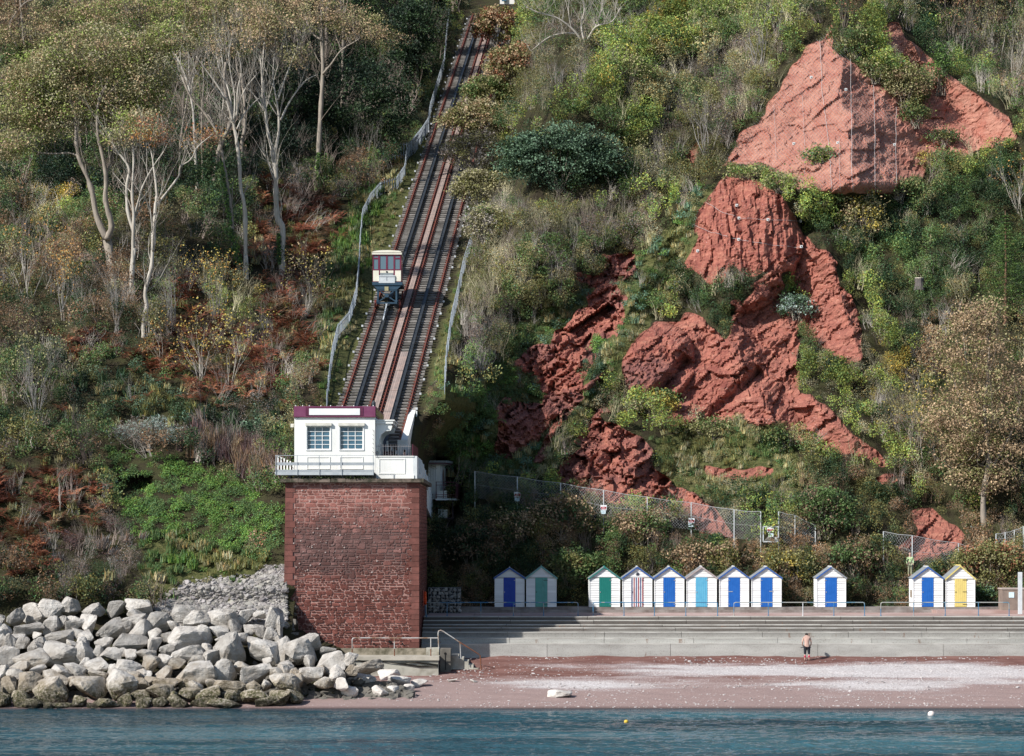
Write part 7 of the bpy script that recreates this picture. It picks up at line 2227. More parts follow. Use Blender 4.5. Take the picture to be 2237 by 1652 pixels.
# zone: (bush spacing, bush height, [(kind, per m2, size lo, hi, palette)])
SPEC = {
 'scrubL': (3.0, 2.0, [('leafy', 2.3, .40, .70, ['olive', 'dk', 'brown', 'green', 'dk2']), ('fine', 1.6, .4, .7, ['greyb', 'brown', 'khaki', 'dk']), ('twig', .38, 1.4, 2.8, ['grey', 'greyb'])]),
 'bracken': (1.4, .5, [('fern', 4.2, .55, .95, ['rust', 'rust2', 'dkrust', 'rust', 'brown']), ('leafy', .35, .3, .5, ['olive', 'green']), ('twig', .34, 1.3, 2.8, ['grey', 'greyb']), ('grass', .5, .5, .8, ['khaki', 'olive'])]),
 'deadscrub': (1.3, .7, [('fine', 3.2, .35, .6, ['purple', 'greyb', 'dk', 'purple']), ('leafy', .22, .10, .16, ['white']), ('twig', .8, 1.0, 1.7, ['greyb', 'grey']), ('grass', .6, .5, .9, ['greyb', 'khaki'])]),
 'ivy': (1.1, .22, [('flat', 12.0, .26, .42, ['bright', 'green', 'bright', 'bright']), ('fine', .5, .22, .35, ['lime', 'khaki']), ('reed', .06, .4, .6, ['khaki', 'lime'])]),
 'grass': (1.2, .25, [('grass', 7.0, .40, .75, ['bright', 'green', 'khaki', 'olive', 'straw']), ('flat', .9, .2, .4, ['green', 'bright']), ('fern', .15, .4, .6, ['rust2'])]),
 'scree': (2, .1, [('grass', .4, .2, .35, ['green', 'khaki'])]),
 'reed': (1.6, .5, [('reed', 4.6, .8, 1.2, ['greyb', 'purple', 'brown', 'greyb']), ('grass', 1.0, .7, 1.1, ['khaki', 'olive']), ('wisp', .8, 1.2, 1.8, ['greyb', 'purple'])]),
 'shadewood': (3.4, 2.2, [('leafy', 2.6, .5, .85, ['dk2', 'dk', 'dk2', 'green']), ('fine', .8, .4, .7, ['dk', 'olive']), ('twig', .3, 2.0, 4.0, ['greyb'])]),  # shade of the wood painted in by very dark leaves
 'scrubR': (3.3, 2.1, [('leafy', 3.1, .40, .68, ['olive', 'green', 'lime', 'dk', 'lime', 'green']), ('fine', 1.5, .4, .65, ['khaki', 'pale', 'olive']), ('twig', .30, 1.4, 2.6, ['grey', 'greyb', 'pale'])]),
 'lime': (3.0, 1.9, [('leafy', 3.2, .42, .72, ['lime', 'green', 'khaki', 'lime', 'yellow']), ('fine', .9, .4, .6, ['khaki', 'lime']), ('twig', .45, 1.6, 2.8, ['pale', 'grey'])]),
 'twiggy': (2.2, 1.2, [('wisp', .7, 1.2, 2.0, ['grey', 'greyb', 'pale']), ('twig', 1.0, 1.3, 2.3, ['grey', 'pale', 'greyb']), ('fine', 2.4, .4, .7, ['khaki', 'greyb', 'olive', 'pale']), ('leafy', 1.6, .35, .6, ['green', 'olive'])]),
 'greenbank': (1.7, .5, [('flat', 4.6, .32, .55, ['green', 'teal', 'bright', 'dk']), ('fine', 1.6, .3, .55, ['teal', 'green', 'khaki']), ('grass', 2.4, .4, .7, ['green', 'khaki', 'teal']), ('twig', .16, 1.0, 1.8, ['grey'])]),
 'olive': (1.3, .35, [('flat', 1.6, .25, .42, ['green', 'olive', 'khaki']), ('grass', 3.6, .35, .6, ['khaki', 'straw', 'olive', 'green']), ('fine', 3.4, .3, .5, ['khaki', 'olive', 'green']), ('wisp', .3, .8, 1.2, ['pale'])]),
 'darkright': (2.6, 1.6, [('leafy', 2.0, .4, .7, ['dk', 'dk2', 'green', 'brown']), ('fine', 1.0, .4, .6, ['brown', 'greyb']), ('wisp', .4, 1.6, 2.6, ['grey', 'pale']), ('twig', .45, 1.8, 3.0, ['pale', 'grey'])]),
 'shrubdark': (1.9, 1.1, [('leafy', 3.3, .36, .62, ['dk', 'green', 'dk', 'olive']), ('fine', 1.3, .35, .55, ['olive', 'green', 'khaki']), ('twig', .22, 1.2, 2.2, ['pale', 'grey'])]),
 'tan': (2.0, 1.1, [('leafy', 2.8, .36, .6, ['olive', 'khaki', 'tan', 'green']), ('fine', 1.4, .35, .6, ['tan', 'brown']), ('twig', .6, 1.6, 2.8, ['pale', 'grey'])]),
 'hedge': (1.9, 1.3, [('leafy', 3.0, .34, .58, ['green', 'dk', 'olive', 'brown', 'dk']), ('fine', 1.8, .32, .55, ['brown', 'olive', 'tan', 'khaki']), ('twig', .35, 1.2, 2.0, ['greyb', 'brown'])]),
 'yellow': (1.8, 1.0, [('leafy', 2.6, .32, .52, ['yellow', 'khaki', 'lime', 'olive']), ('fine', 1.2, .3, .5, ['yellow', 'khaki']), ('twig', .7, 1.4, 2.4, ['grey', 'pale'])]),
 'leftdark': (1.8, .7, [('leafy', 2.6, .34, .6, ['dk', 'teal', 'dk2', 'dk']), ('fine', 2.0, .3, .55, ['dk', 'olive', 'greyb', 'teal']), ('grass', 1.5, .5, .8, ['olive', 'dk', 'khaki']), ('fern', .35, .5, .8, ['rust', 'brown'])]),
 'hole': (1.2, .2, [('wisp', .5, .8, 1.3, ['greyb'])]),
 'creeper': (1.4, .35, [('flat', 4.5, .32, .5, ['lime', 'bright', 'green'])]),
}
vr = np.random.default_rng(99)
NT = 215000
X = vr.uniform(-62, 62, NT); Z = vr.uniform(3.2, 92, NT)
AREA = 124 * 88.8
Ys, pxs, pys, rfs, rks = surface(X, Z, False)
vis = (pxs > -170) & (pxs < 2400) & (pys > -260) & (pys < 1345)
X, Z, Ys, pxs, pys, rfs = X[vis], Z[vis], Ys[vis], pxs[vis], pys[vis], rfs[vis]
e = .4
dSx = (surface(X + e, Z, False)[0] - surface(X - e, Z, False)[0]) / (2 * e)
dSz = (surface(X, Z + e, False)[0] - surface(X, Z - e, False)[0]) / (2 * e)
NR = unit(np.stack([dSx, -np.ones_like(dSx), dSz], 1))
# zone with ragged borders
zj = look(zone, pxs + vr.normal(0, 9, len(X)), pys + vr.normal(0, 9, len(X)))
trk = np.abs(X - track_x(Z) - TRACK_SEP / 2)
intrack = (trk < 3.35) & (Z > 12.5)
neartrack = (trk < 4.6) & (Z > 12.5)
onrock = rfs > .42 + .2 * vnoise(X * 1.3, Z * 1.3, 4)
nearr = np.clip(1 - 1.9 * look(rocknear, pxs, pys, True), .16, 1)
intower = (X > TX0 - .5) & (X < TX1 + .3) & (Z < 13.3) & (Ys < TYB + .5)
lowcut = (Ys < -3.2) & (X < -12)
NF = len(X); DENS = NT / AREA
allout = {}
u01 = vr.random(NF)
CLEAR = [(1222, 365, 160, 100), (318, 955, 92, 48), (570, 940, 36, 22), (1738, 670, 44, 34), (2150, 900, 110, 260)]
clear = np.zeros(NF, bool)
for a_, b_, c_, d_ in CLEAR: clear |= ((pxs - a_) / c_) ** 2 + ((pys - b_) / d_) ** 2 < 1
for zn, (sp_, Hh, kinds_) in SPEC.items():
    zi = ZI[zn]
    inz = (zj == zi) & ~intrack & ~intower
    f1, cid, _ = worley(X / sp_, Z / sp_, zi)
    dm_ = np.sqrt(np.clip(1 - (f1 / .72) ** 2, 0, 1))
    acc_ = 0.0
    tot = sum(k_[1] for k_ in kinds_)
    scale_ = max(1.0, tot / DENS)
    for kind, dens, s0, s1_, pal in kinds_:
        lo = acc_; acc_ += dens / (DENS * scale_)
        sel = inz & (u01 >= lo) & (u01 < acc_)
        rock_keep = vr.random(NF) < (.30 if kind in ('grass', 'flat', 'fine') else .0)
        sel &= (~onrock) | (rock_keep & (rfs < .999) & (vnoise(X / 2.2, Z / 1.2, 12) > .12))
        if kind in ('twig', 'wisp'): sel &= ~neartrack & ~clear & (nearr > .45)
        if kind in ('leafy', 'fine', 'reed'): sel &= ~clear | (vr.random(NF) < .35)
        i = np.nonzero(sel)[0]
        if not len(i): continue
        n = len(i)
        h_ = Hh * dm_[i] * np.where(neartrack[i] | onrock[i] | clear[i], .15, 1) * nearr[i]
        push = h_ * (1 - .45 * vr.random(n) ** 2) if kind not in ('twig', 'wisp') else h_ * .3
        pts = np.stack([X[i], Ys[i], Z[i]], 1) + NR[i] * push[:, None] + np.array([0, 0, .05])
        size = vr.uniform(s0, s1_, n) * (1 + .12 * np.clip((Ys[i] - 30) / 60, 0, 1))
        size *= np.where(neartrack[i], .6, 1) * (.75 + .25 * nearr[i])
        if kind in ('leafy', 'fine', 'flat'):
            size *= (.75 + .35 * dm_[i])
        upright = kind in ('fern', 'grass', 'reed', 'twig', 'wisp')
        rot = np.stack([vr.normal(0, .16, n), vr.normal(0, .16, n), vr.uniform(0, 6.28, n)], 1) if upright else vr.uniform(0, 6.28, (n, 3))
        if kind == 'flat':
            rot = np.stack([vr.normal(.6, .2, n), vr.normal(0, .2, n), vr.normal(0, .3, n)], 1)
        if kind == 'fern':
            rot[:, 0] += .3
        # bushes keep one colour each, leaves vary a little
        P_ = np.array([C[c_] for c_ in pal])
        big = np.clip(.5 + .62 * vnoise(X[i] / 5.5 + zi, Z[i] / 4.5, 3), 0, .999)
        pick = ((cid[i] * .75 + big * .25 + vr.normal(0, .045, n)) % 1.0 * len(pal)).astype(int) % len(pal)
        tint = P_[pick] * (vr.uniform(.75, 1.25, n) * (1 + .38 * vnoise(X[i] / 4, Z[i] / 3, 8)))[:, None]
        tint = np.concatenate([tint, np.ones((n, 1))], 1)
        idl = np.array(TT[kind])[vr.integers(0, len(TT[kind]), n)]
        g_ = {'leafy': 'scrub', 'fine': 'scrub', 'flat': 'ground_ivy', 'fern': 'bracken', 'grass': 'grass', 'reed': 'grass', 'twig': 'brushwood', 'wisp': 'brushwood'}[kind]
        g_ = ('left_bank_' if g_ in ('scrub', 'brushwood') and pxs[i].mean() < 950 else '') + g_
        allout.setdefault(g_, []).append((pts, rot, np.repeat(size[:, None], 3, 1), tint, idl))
cnt = 0
for g_, lst in allout.items():
    a = [np.concatenate([l[j] for l in lst]) for j in range(5)]
    cnt += len(a[0])
    scatter(g_, *a)
print('scattered', cnt)

# ------------------------------------------------------------------ trees and single bushes
def bark(name, c, c2): return M(name, c, c2, 2.2, .85, .6, .02, stretch=(3, 3, .5))
BPALE = bark('bark_pale', (.50, .46, .40), (.34, .30, .25)); BMID = bark('bark_mid', (.34, .29, .235), (.20, .17, .14)); BDARK = bark('bark_dark', (.19, .155, .125), (.10, .085, .07))


def crown_mesh(name, ells, d, parent, seed, leaf=(.20, .12), pal=('olive', 'khaki', 'brown'), ret_centers=False, clus=.42):
    r = np.random.default_rng(seed); cs, cols, cent = [], [], []
    for (cx, cy, rx, ry, n) in ells:
        c0 = P(cx, cy, d); Rx, Rz = rx * d / F, ry * d / F; Ry = min(Rx, max(Rz, Rx * .6))
        nc = max(6, n // 26)
        dv = unit(r.normal(size=(nc, 3))); rad = r.uniform(.35, 1.0, nc) ** .55
        cc_ = np.array(c0) + dv * rad[:, None] * np.array([Rx, Ry, Rz])
        cent.append(cc_)
        w = r.dirichlet(np.full(nc, 2.2)); k_ = r.choice(nc, n, p=w)
        off = r.normal(size=(n, 3)) * np.array([clus, clus, clus * .55])
        cs.append(cc_[k_] + off)
        P_ = np.array([C[c_] for c_ in pal]); pk = r.integers(0, len(pal), nc)
        cols.append(P_[pk[k_]] * r.uniform(.65, 1.4, (n, 1)))
    cs = np.concatenate(cs); cols = np.concatenate(cols); n = len(cs)
    nr = unit(r.normal(size=(n, 3)) * .8 + np.array([-.1, -.2, .7]))
    v, f = quads(cs, nr, leaf[0] * r.uniform(.6, 1.35, n), leaf[1] * r.uniform(.6, 1.35, n), r)
    v = v - np.array(world_loc(parent))
    col = np.repeat(np.concatenate([cols, np.ones((n, 1))], 1), 4, 0)
    o = np_mesh(name, v, f, LEAF_C, False, {'col': ('FLOAT_COLOR', col)}, parent=parent)
    return o, np.concatenate(cent)


def sticks_obj(name, paths, rads, mat, parent):
    V, Fc = sticks(paths, rads)
    return np_mesh(name, np.array(V) - np.array(world_loc(parent)), np.array(Fc), mat, True, None, parent=parent)


def tree(label, base, stems, ells, barkm, seed, pal=('olive', 'khaki', 'brown'), leaf=(.185, .115), dd=0.0, nbr=34, twig_depth=1, name='tree', cat='tree', ivy=None, kids=2, group=None, fan=10):
    """stems: [(points in photo pixels, r0 px, r1 px)]"""
    r = np.random.default_rng(seed)
    d = float(cast(base[0], base[1])[0]) + dd
    s_ = d / F
    t = thing(name, label, cat, tuple(P(base[0], base[1], d)), group)
    m = MB(); ends = []
    for si, (pts, r0, r1) in enumerate(stems):
        dep0 = r.uniform(-.3, .3); dep1 = r.uniform(-2.2, 2.2) if si else r.uniform(-1, 1)
        q = []
        n = len(pts)
        for i in range(n - 1):
            for u in np.linspace(0, 1, 4, endpoint=False):
                a, b_ = np.array(pts[i]), np.array(pts[i + 1])
                pm = pts[max(i - 1, 0)]; pn = pts[min(i + 2, n - 1)]
                m0 = (b_ - np.array(pm)) / 2; m1 = (np.array(pn) - a) / 2
                h = (2 * u ** 3 - 3 * u ** 2 + 1) * a + (u ** 3 - 2 * u ** 2 + u) * m0 + (-2 * u ** 3 + 3 * u ** 2) * b_ + (u ** 3 - u ** 2) * m1
                q.append(h)
        q.append(np.array(pts[-1])); nq = len(q)
        W_ = []
        for i, h in enumerate(q):
            f_ = i / (nq - 1)
            v_ = P(h[0], h[1], d); v_.y += (dep0 * 0 + dep1 * f_ * (1 if si else .6)); W_.append(v_)
        rad = [(r0 + (r1 - r0) * (i / (nq - 1)) ** .8) * s_ * (1 + .12 * r.normal()) for i in range(nq)]
        if si == 0: W_[0].z -= .6; rad[0] *= 1.5
        m.tube(W_, rad, 7)
        for i in range(nq // 3, nq): ends.append((np.array(W_[i]), rad[i]))
    tr_ = m.build('trunk', barkm, t, True)
    paths, rads = [], []
    cent = None
    if ells:
        co, cent = crown_mesh('crown', [(a_, b_, c_, d_, int(n_ * 1.35)) for a_, b_, c_, d_, n_ in ells], d, t, seed + 1, leaf, pal)
        E = np.array([e_[0] for e_ in ends])
        for k_ in range(min(nbr, len(cent))):
            c_ = cent[r.integers(0, len(cent))]
            w = np.linalg.norm(E - c_, axis=1) + 1.5 * np.maximum(0, E[:, 2] - c_[2]) ; j_ = int(np.argsort(w)[r.integers(0, min(4, len(w)))])
            a = E[j_]; mid = (a + c_) / 2 + r.normal(0, .35, 3) + np.array([0, 0, -.12 * np.linalg.norm(c_ - a)])
            r0 = min(ends[j_][1] * .6, .07)
            pp_ = [a, (a + mid) / 2 + r.normal(0, .12, 3), mid, (mid + c_) / 2 + r.normal(0, .15, 3), c_]
            paths.append(pp_); rads.append([r0, r0 * .8, r0 * .6, r0 * .42, .012])
            for _ in range(2):
                branch_paths(r, pp_[3], (c_ - mid) + r.normal(0, .5, 3), np.linalg.norm(c_ - a) * .3 + .3, .018, 0, paths, rads)
    else:
        for k_ in range(nbr):
            e_ = ends[r.integers(0, len(ends))]
            a = np.array([r.normal(0, .8), r.normal(0, .6), r.uniform(.3, 1.0)])
            branch_paths(r, e_[0], a, r.uniform(.8, 2.0), min(e_[1] * .6, .045), twig_depth, paths, rads, .16, .5, kids)
    for k_ in range(fan):
        e_ = ends[int(len(ends) * r.uniform(.25, 1)) if False else r.integers(0, len(ends))]
        a = np.array([r.normal(0, .55), r.normal(0, .5), r.uniform(.7, 1.3)])
        branch_paths(r, e_[0], a, r.uniform(1.6, 3.6), min(e_[1] * .62, .07), 2, paths, rads, .13, .38, 3, .08)
    if paths: sticks_obj('branches', paths, rads, barkm, t)
    if ivy:
        iv, col = [], []
        for (x0_, y0_), (x1_, y1_), w_ in ivy:
            n = 500
            u = r.random(n); cx_ = x0_ + (x1_ - x0_) * u + r.normal(0, w_ * .5, n); cy_ = y0_ + (y1_ - y0_) * u
            for a, b_ in zip(cx_, cy_): 
                p = P(a, b_, d); iv.append((p.x, p.y - .25 + r.normal(0, .15), p.z))
        iv = np.array(iv); n = len(iv)
        v, f = quads(iv, unit(r.normal(size=(n, 3)) + np.array([0, -1, .3])), .18 * r.uniform(.6, 1.3, n), .15, r)
        c_ = np.array([C['green'], C['dk'], C['bright']])[r.integers(0, 3, n)] * r.uniform(.7, 1.3, (n, 1))
        np_mesh('ivy', v - np.array(world_loc(t)), f, LEAF_C, False, {'col': ('FLOAT_COLOR', np.repeat(np.concatenate([c_, np.ones((n, 1))], 1), 4, 0))}, parent=t)
    return t


def D1(*p_): return z1(list(p_))
def D2(*p_): return z2(list(p_))


LG = 'trees on the left hillside'
OL = ('khaki', 'lime', 'pale', 'tan', 'khaki')
BR_ = ('tan', 'khaki', 'olive', 'tan')
tree('large forked grey tree carrying the widest yellow green canopy on the left', (248, 620), [([(252, 625)] + D1((675, 1560), (655, 1470)), 11, 9), (D1((660, 1480), (600, 1340), (575, 1200), (540, 1090), (500, 1000), (480, 900), (475, 780), (440, 600), (400, 480)), 8, 2), (D1((660, 1480), (695, 1400), (660, 1250), (665, 1100), (640, 950), (620, 850), (620, 700), (640, 600)), 8, 2), (D1((490, 968), (430, 945), (330, 945), (230, 935), (160, 905), (60, 895)), 2.6, 1)],
     [(110, 165, 100, 60, 6200), (210, 120, 130, 65, 9000), (300, 160, 80, 70, 5200), (60, 240, 75, 45, 4600), (170, 220, 100, 45, 5000), (250, 240, 70, 40, 3000), (320, 230, 50, 40, 1800), (15, 320, 50, 34, 1800), (60, 180, 60, 40, 2200), (350, 90, 60, 40, 2400), (120, 265, 70, 26, 1800)], BMID, 1, ('lime', 'khaki', 'olive', 'pale', 'khaki', 'tan'), nbr=110, group=LG)
tree('straight pale tree with three stems below the wide yellow green canopy', (289, 655), [(D2((890, 440), (885, 300), (900, 100)) + D1((825, 1640), (825, 1500), (830, 1330), (820, 1200), (830, 1000), (825, 900)), 6.5, 2), (D1((825, 1430), (790, 1300), (785, 1150), (800, 1050), (760, 980), (720, 930), (690, 870)), 4.5, 1.2), (D1((835, 1330), (870, 1220), (900, 1150), (960, 1050), (1030, 960)), 3.2, 1)],
     [(270, 300, 40, 22, 700), (300, 270, 60, 30, 1100)], BPALE, 2, OL, nbr=30, group=LG, fan=18)
tree('slender almost white tree leaning right with a long rising side limb', (314, 735), [(D2((965, 690), (962, 600), (985, 500), (975, 400), (1005, 280), (1022, 200), (1030, 0)) + D1((950, 1560), (965, 1300), (975, 1220)), 5.2, 3.5), (D1((972, 1230), (965, 1150), (950, 1050), (930, 930), (890, 850)), 3.2, 1), (D1((972, 1275), (1030, 1200), (1110, 1100), (1125, 1040), (1190, 1000), (1240, 920), (1330, 850)), 3.0, .9), (D1((950, 1370), (930, 1300), (915, 1240), (885, 1215)), 2, .8)],
     [(440, 300, 50, 24, 520), (335, 285, 45, 28, 700)], BPALE, 3, ('rust2', 'khaki', 'orange', 'brown'), nbr=30, group=LG, fan=20)
tree('leaning ivy clad tree left of the pale fan shaped tree', (526, 600), [(D2((1615, 290), (1590, 190), (1570, 90)) + D1((1470, 1600), (1450, 1500), (1430, 1300), (1410, 1150), (1380, 980), (1360, 860), (1320, 780), (1250, 680), (1180, 600), (1130, 480)), 6.5, 1.5), (D1((1440, 1330), (1405, 1280), (1380, 1240)), 2.5, 1.5)],
     None, BMID, 4, nbr=14, group=LG, ivy=[(D1((1480, 1640))[0], D1((1430, 1420))[0], 9), (D1((1430, 1400))[0], D1((1370, 1000))[0], 5)])
tree('pale grey tree whose bare branches fan out widely above a thin trunk', (538, 607), [(D2((1650, 310), (1648, 150)) + D1((1520, 1600), (1515, 1300), (1490, 1170), (1480, 1000), (1460, 850), (1440, 750)), 6, 3.5), (D1((1440, 750), (1400, 620), (1340, 520), (1280, 440), (1215, 350)), 3, .8), (D1((1445, 760), (1425, 620), (1400, 520), (1350, 420), (1330, 330)), 2.6, .8), (D1((1450, 740), (1455, 600), (1430, 450), (1420, 340), (1440, 240)), 2.4, .7), (D1((1465, 720), (1480, 640), (1530, 540), (1590, 470)), 2.6, .8), (D1((1470, 700), (1475, 560), (1500, 450), (1480, 330)), 2.4, .7), (D1((1468, 800), (1500, 720), (1560, 640), (1600, 600)), 2, .7), (D1((1400, 620), (1300, 520), (1230, 480)), 1.8, .6)],
     [(510, 90, 70, 34, 900)], BPALE, 5, BR_, nbr=46, group=LG, fan=34)
tree('tall pale forked tree standing alone left of the winding fence', (613, 600), [(D2((1895, 285), (1885, 100)) + D1((1745, 1600), (1752, 1420), (1720, 1350), (1710, 1200), (1710, 1100), (1700, 1000), (1690, 935)), 7.5, 5.5), (D1((1690, 940), (1660, 830), (1640, 680), (1620, 500), (1605, 360), (1590, 220)), 4, 1.2), (D1((1700, 940), (1722, 850), (1727, 750), (1715, 640), (1690, 480), (1700, 330)), 4, 1), (D1((1738, 745), (1790, 630), (1880, 500), (1960, 450)), 2.6, .8), (D1((1722, 620), (1770, 480), (1830, 330), (1850, 270)), 2.2, .7), (D1((1640, 690), (1560, 570), (1530, 540)), 1.6, .6)],
     [(590, 60, 75, 45, 1700), (650, 120, 40, 30, 450), (550, 40, 60, 40, 1100)], BPALE, 6, BR_, nbr=60, group=LG, fan=26, ivy=[(D1((1735, 1640))[0], D1((1725, 1450))[0], 4)])
tree('thick grey brown trunk at the edge of the dark wood', (691, 434), [(D1((1960, 1230), (1965, 1100), (1975, 900), (1985, 700), (1998, 450), (1995, 300), (1990, 120), (2000, -60)), 6.5, 4), (D1((2000, 460), (2060, 400), (2120, 330), (2230, 270)), 3, 1), (D1((1992, 250), (1930, 200), (1890, 110)), 2.2, .8), (D1((1994, 160), (2050, 90), (2110, 20)), 2.4, .8)],
     [(700, 30, 70, 34, 1500), (780, 60, 80, 28, 1300), (840, 85, 50, 20, 500)], BMID, 7, BR_, nbr=60, dd=2, group=LG, ivy=[(D1((1962, 1180))[0], D1((1972, 950))[0], 4)])
tree('second thick trunk in the dark wood just right of the first', (713, 330), [(D1((2015, 940), (2022, 700), (2025, 450), (2020, 260), (2030, 0)), 6, 4)], None, BDARK, 8, nbr=8, dd=8, group=LG)
tree('grey trunk standing furthest right in the dark wood', (745, 325), [([(744, 330), (747, 240), (749, 130), (752, 40)], 4.5, 3)], [(760, 35, 60, 30, 700)], BMID, 9, BR_, nbr=20, dd=6, group=LG)
tree('thin upright grey tree with broken top left of the fan shaped tree', (431, 415), [(D1((1225, 1170), (1210, 950), (1198, 700), (1165, 520), (1120, 400), (1090, 340)), 4, 1.2), (D1((1198, 620), (1150, 540), (1100, 400), (1120, 330)), 1.8, .7), (D1((1180, 560), (1165, 440), (1160, 340)), 1.6, .7)], None, BPALE, 10, nbr=16, group=LG, fan=16)
tree('very thin straight dark tree between two paler trunks', (442, 390), [(D1((1257, 1110), (1250, 900), (1250, 700), (1262, 500), (1250, 380)), 2.6, 1.2)], None, BMID, 11, nbr=10, group=LG)
tree('broad leaning trunk curving behind the fan shaped pale tree', (466, 425), [(D1((1322, 1200), (1332, 1050), (1365, 900), (1410, 800), (1430, 720), (1400, 600), (1385, 500), (1395, 380)), 6, 3), (D1((1340, 870), (1310, 740), (1230, 660)), 2.5, .8)], None, BMID, 12, nbr=12, dd=3, group=LG)
tree('dark curved trunk with a pale foot behind the fan shaped tree', (537, 410), [(D1((1545, 1160), (1510, 1060), (1495, 900), (1515, 780), (1510, 600), (1490, 450)), 5, 3)], None, BMID, 13, nbr=10, dd=3, group=LG)
tree('small bushy tree with spreading limbs at the far left edge of the wood', (73, 390), [(D1((205, 1110), (190, 1000), (200, 920)), 3.5, 2.5), (D1((200, 920), (170, 850), (110, 840), (20, 850)), 1.6, .7), (D1((195, 940), (200, 850), (195, 760)), 2, .8), (D1((205, 930), (250, 850), (340, 820), (430, 770)), 1.8, .7), (D1((200, 960), (260, 880), (330, 800)), 1.6, .7)], [(60, 300, 60, 26, 1500), (120, 290, 50, 22, 900)], BMID, 14, OL, nbr=24, group=LG)
tree('brownish leafy tree filling the top left corner', (60, 260), [([(62, 262), (58, 150), (48, 60), (40, -40)], 4, 1.5), (D1((110, 300), (60, 160), (150, 30), (230, 0)), 2, .8)], [(60, 60, 90, 60, 3600), (160, 40, 60, 40, 1300)], BMID, 15, ('brown', 'khaki', 'tan', 'olive'), nbr=40, dd=10, group=LG)
tree('olive leafy tree crown along the top edge above the wide canopy', (300, 300), [([(300, 300), (310, 150), (305, 40), (300, -40)], 5, 2)], [(260, 30, 110, 44, 4200), (380, 55, 90, 50, 3600), (430, 130, 70, 60, 2600), (440, 10, 90, 40, 2600)], BMID, 16, ('olive', 'khaki', 'lime', 'tan'), nbr=60, dd=12, group=LG)
tree('brown leaved tree crown at the top, right of the olive one', (520, 330), [([(520, 330), (515, 180), (520, 40), (518, -50)], 4.5, 2), ([(515, 180), (470, 90), (440, 20)], 2, 1), ([(517, 140), (560, 60), (575, -20)], 2, 1)], [(520, 20, 90, 44, 3200), (610, 25, 80, 40, 2600), (470, 80, 50, 40, 900)], BMID, 17, BR_, nbr=60, dd=10, group=LG)
tree('dark leafy tree at the top edge beside the shaded upper fence', (880, 190), [([(880, 190), (875, 100), (870, 10), (868, -60)], 4, 2)], [(860, 20, 90, 50, 3000), (930, 60, 45, 60, 1500), (790, -10, 80, 50, 1900)], BDARK, 18, ('dk', 'dk2', 'green'), nbr=24, dd=2, group=LG)
tree('dark tree shading the upper fence, lower of two by the top bend', (915, 225), [([(915, 225), (912, 150), (905, 60)], 4, 2)], [(898, 70, 48, 80, 3800), (880, 150, 50, 50, 2200)], BDARK, 118, ('dk2', 'dk', 'dk2'), nbr=14, dd=0, leaf=(.28, .18), group=LG)
tree('dark tree shading the very top of the upper fence', (940, 130), [([(940, 130), (938, 60), (930, -50)], 4, 2)], [(925, -30, 46, 90, 3800)], BDARK, 119, ('dk2', 'dk', 'dk2'), nbr=14, dd=0, leaf=(.28, .18), group=LG)
tree('dark evergreen mass behind the tall pale forked tree', (650, 380), [([(650, 380), (648, 250), (655, 120)], 5, 2)], [(640, 220, 70, 90, 3400), (770, 200, 90, 80, 3800), (850, 230, 60, 70, 2200), (560, 250, 60, 90, 2200)], BDARK, 19, ('dk', 'dk2', 'dk2'), nbr=14, dd=10, leaf=(.26, .16), group=LG)
tree('dense dark woodland tree behind the wide canopy', (400, 420), [([(400, 420), (398, 300), (402, 200)], 4, 2)], [(400, 330, 90, 70, 2600), (300, 330, 70, 40, 1400), (180, 330, 90, 40, 1500), (480, 330, 60, 60, 1500)], BDARK, 20, ('dk2', 'dk', 'brown'), nbr=14, dd=12, leaf=(.26, .16), group=LG)

for i, (lab, q) in enumerate([
 ('slim pale trunk in the gap between the fan shaped and forked trees', [(580, 345), (576, 260), (572, 170), (580, 60)]),
 ('slim grey trunk in the dark wood left of the thick brown trunk', [(655, 335), (650, 240), (654, 150), (648, 60)]),
 ('slim grey trunk rising through the wide canopy edge', [(352, 400), (358, 300), (350, 220), (362, 130)]),
 ('slim pale trunk between the broken topped tree and the fan shaped tree', [(487, 375), (482, 290), (490, 200), (484, 110)]),
 ('slim leaning trunk left of the broken topped tree', [(398, 420), (392, 330), (404, 240), (420, 150)]),
 ('slim dark trunk furthest left under the wide canopy', [(118, 400), (122, 330), (112, 270)])]):
    tree(lab, q[0], [(q, 3.0, 1.4), ([q[-3], (q[-3][0] + 14, q[-3][1] - 45), (q[-3][0] + 34, q[-3][1] - 110)], 1.7, .7)], None, BPALE if i in (0, 3) else BMID, 200 + i, nbr=10, dd=4, group=LG, fan=14)
SG = 'bare shrubs and saplings on the left bank'
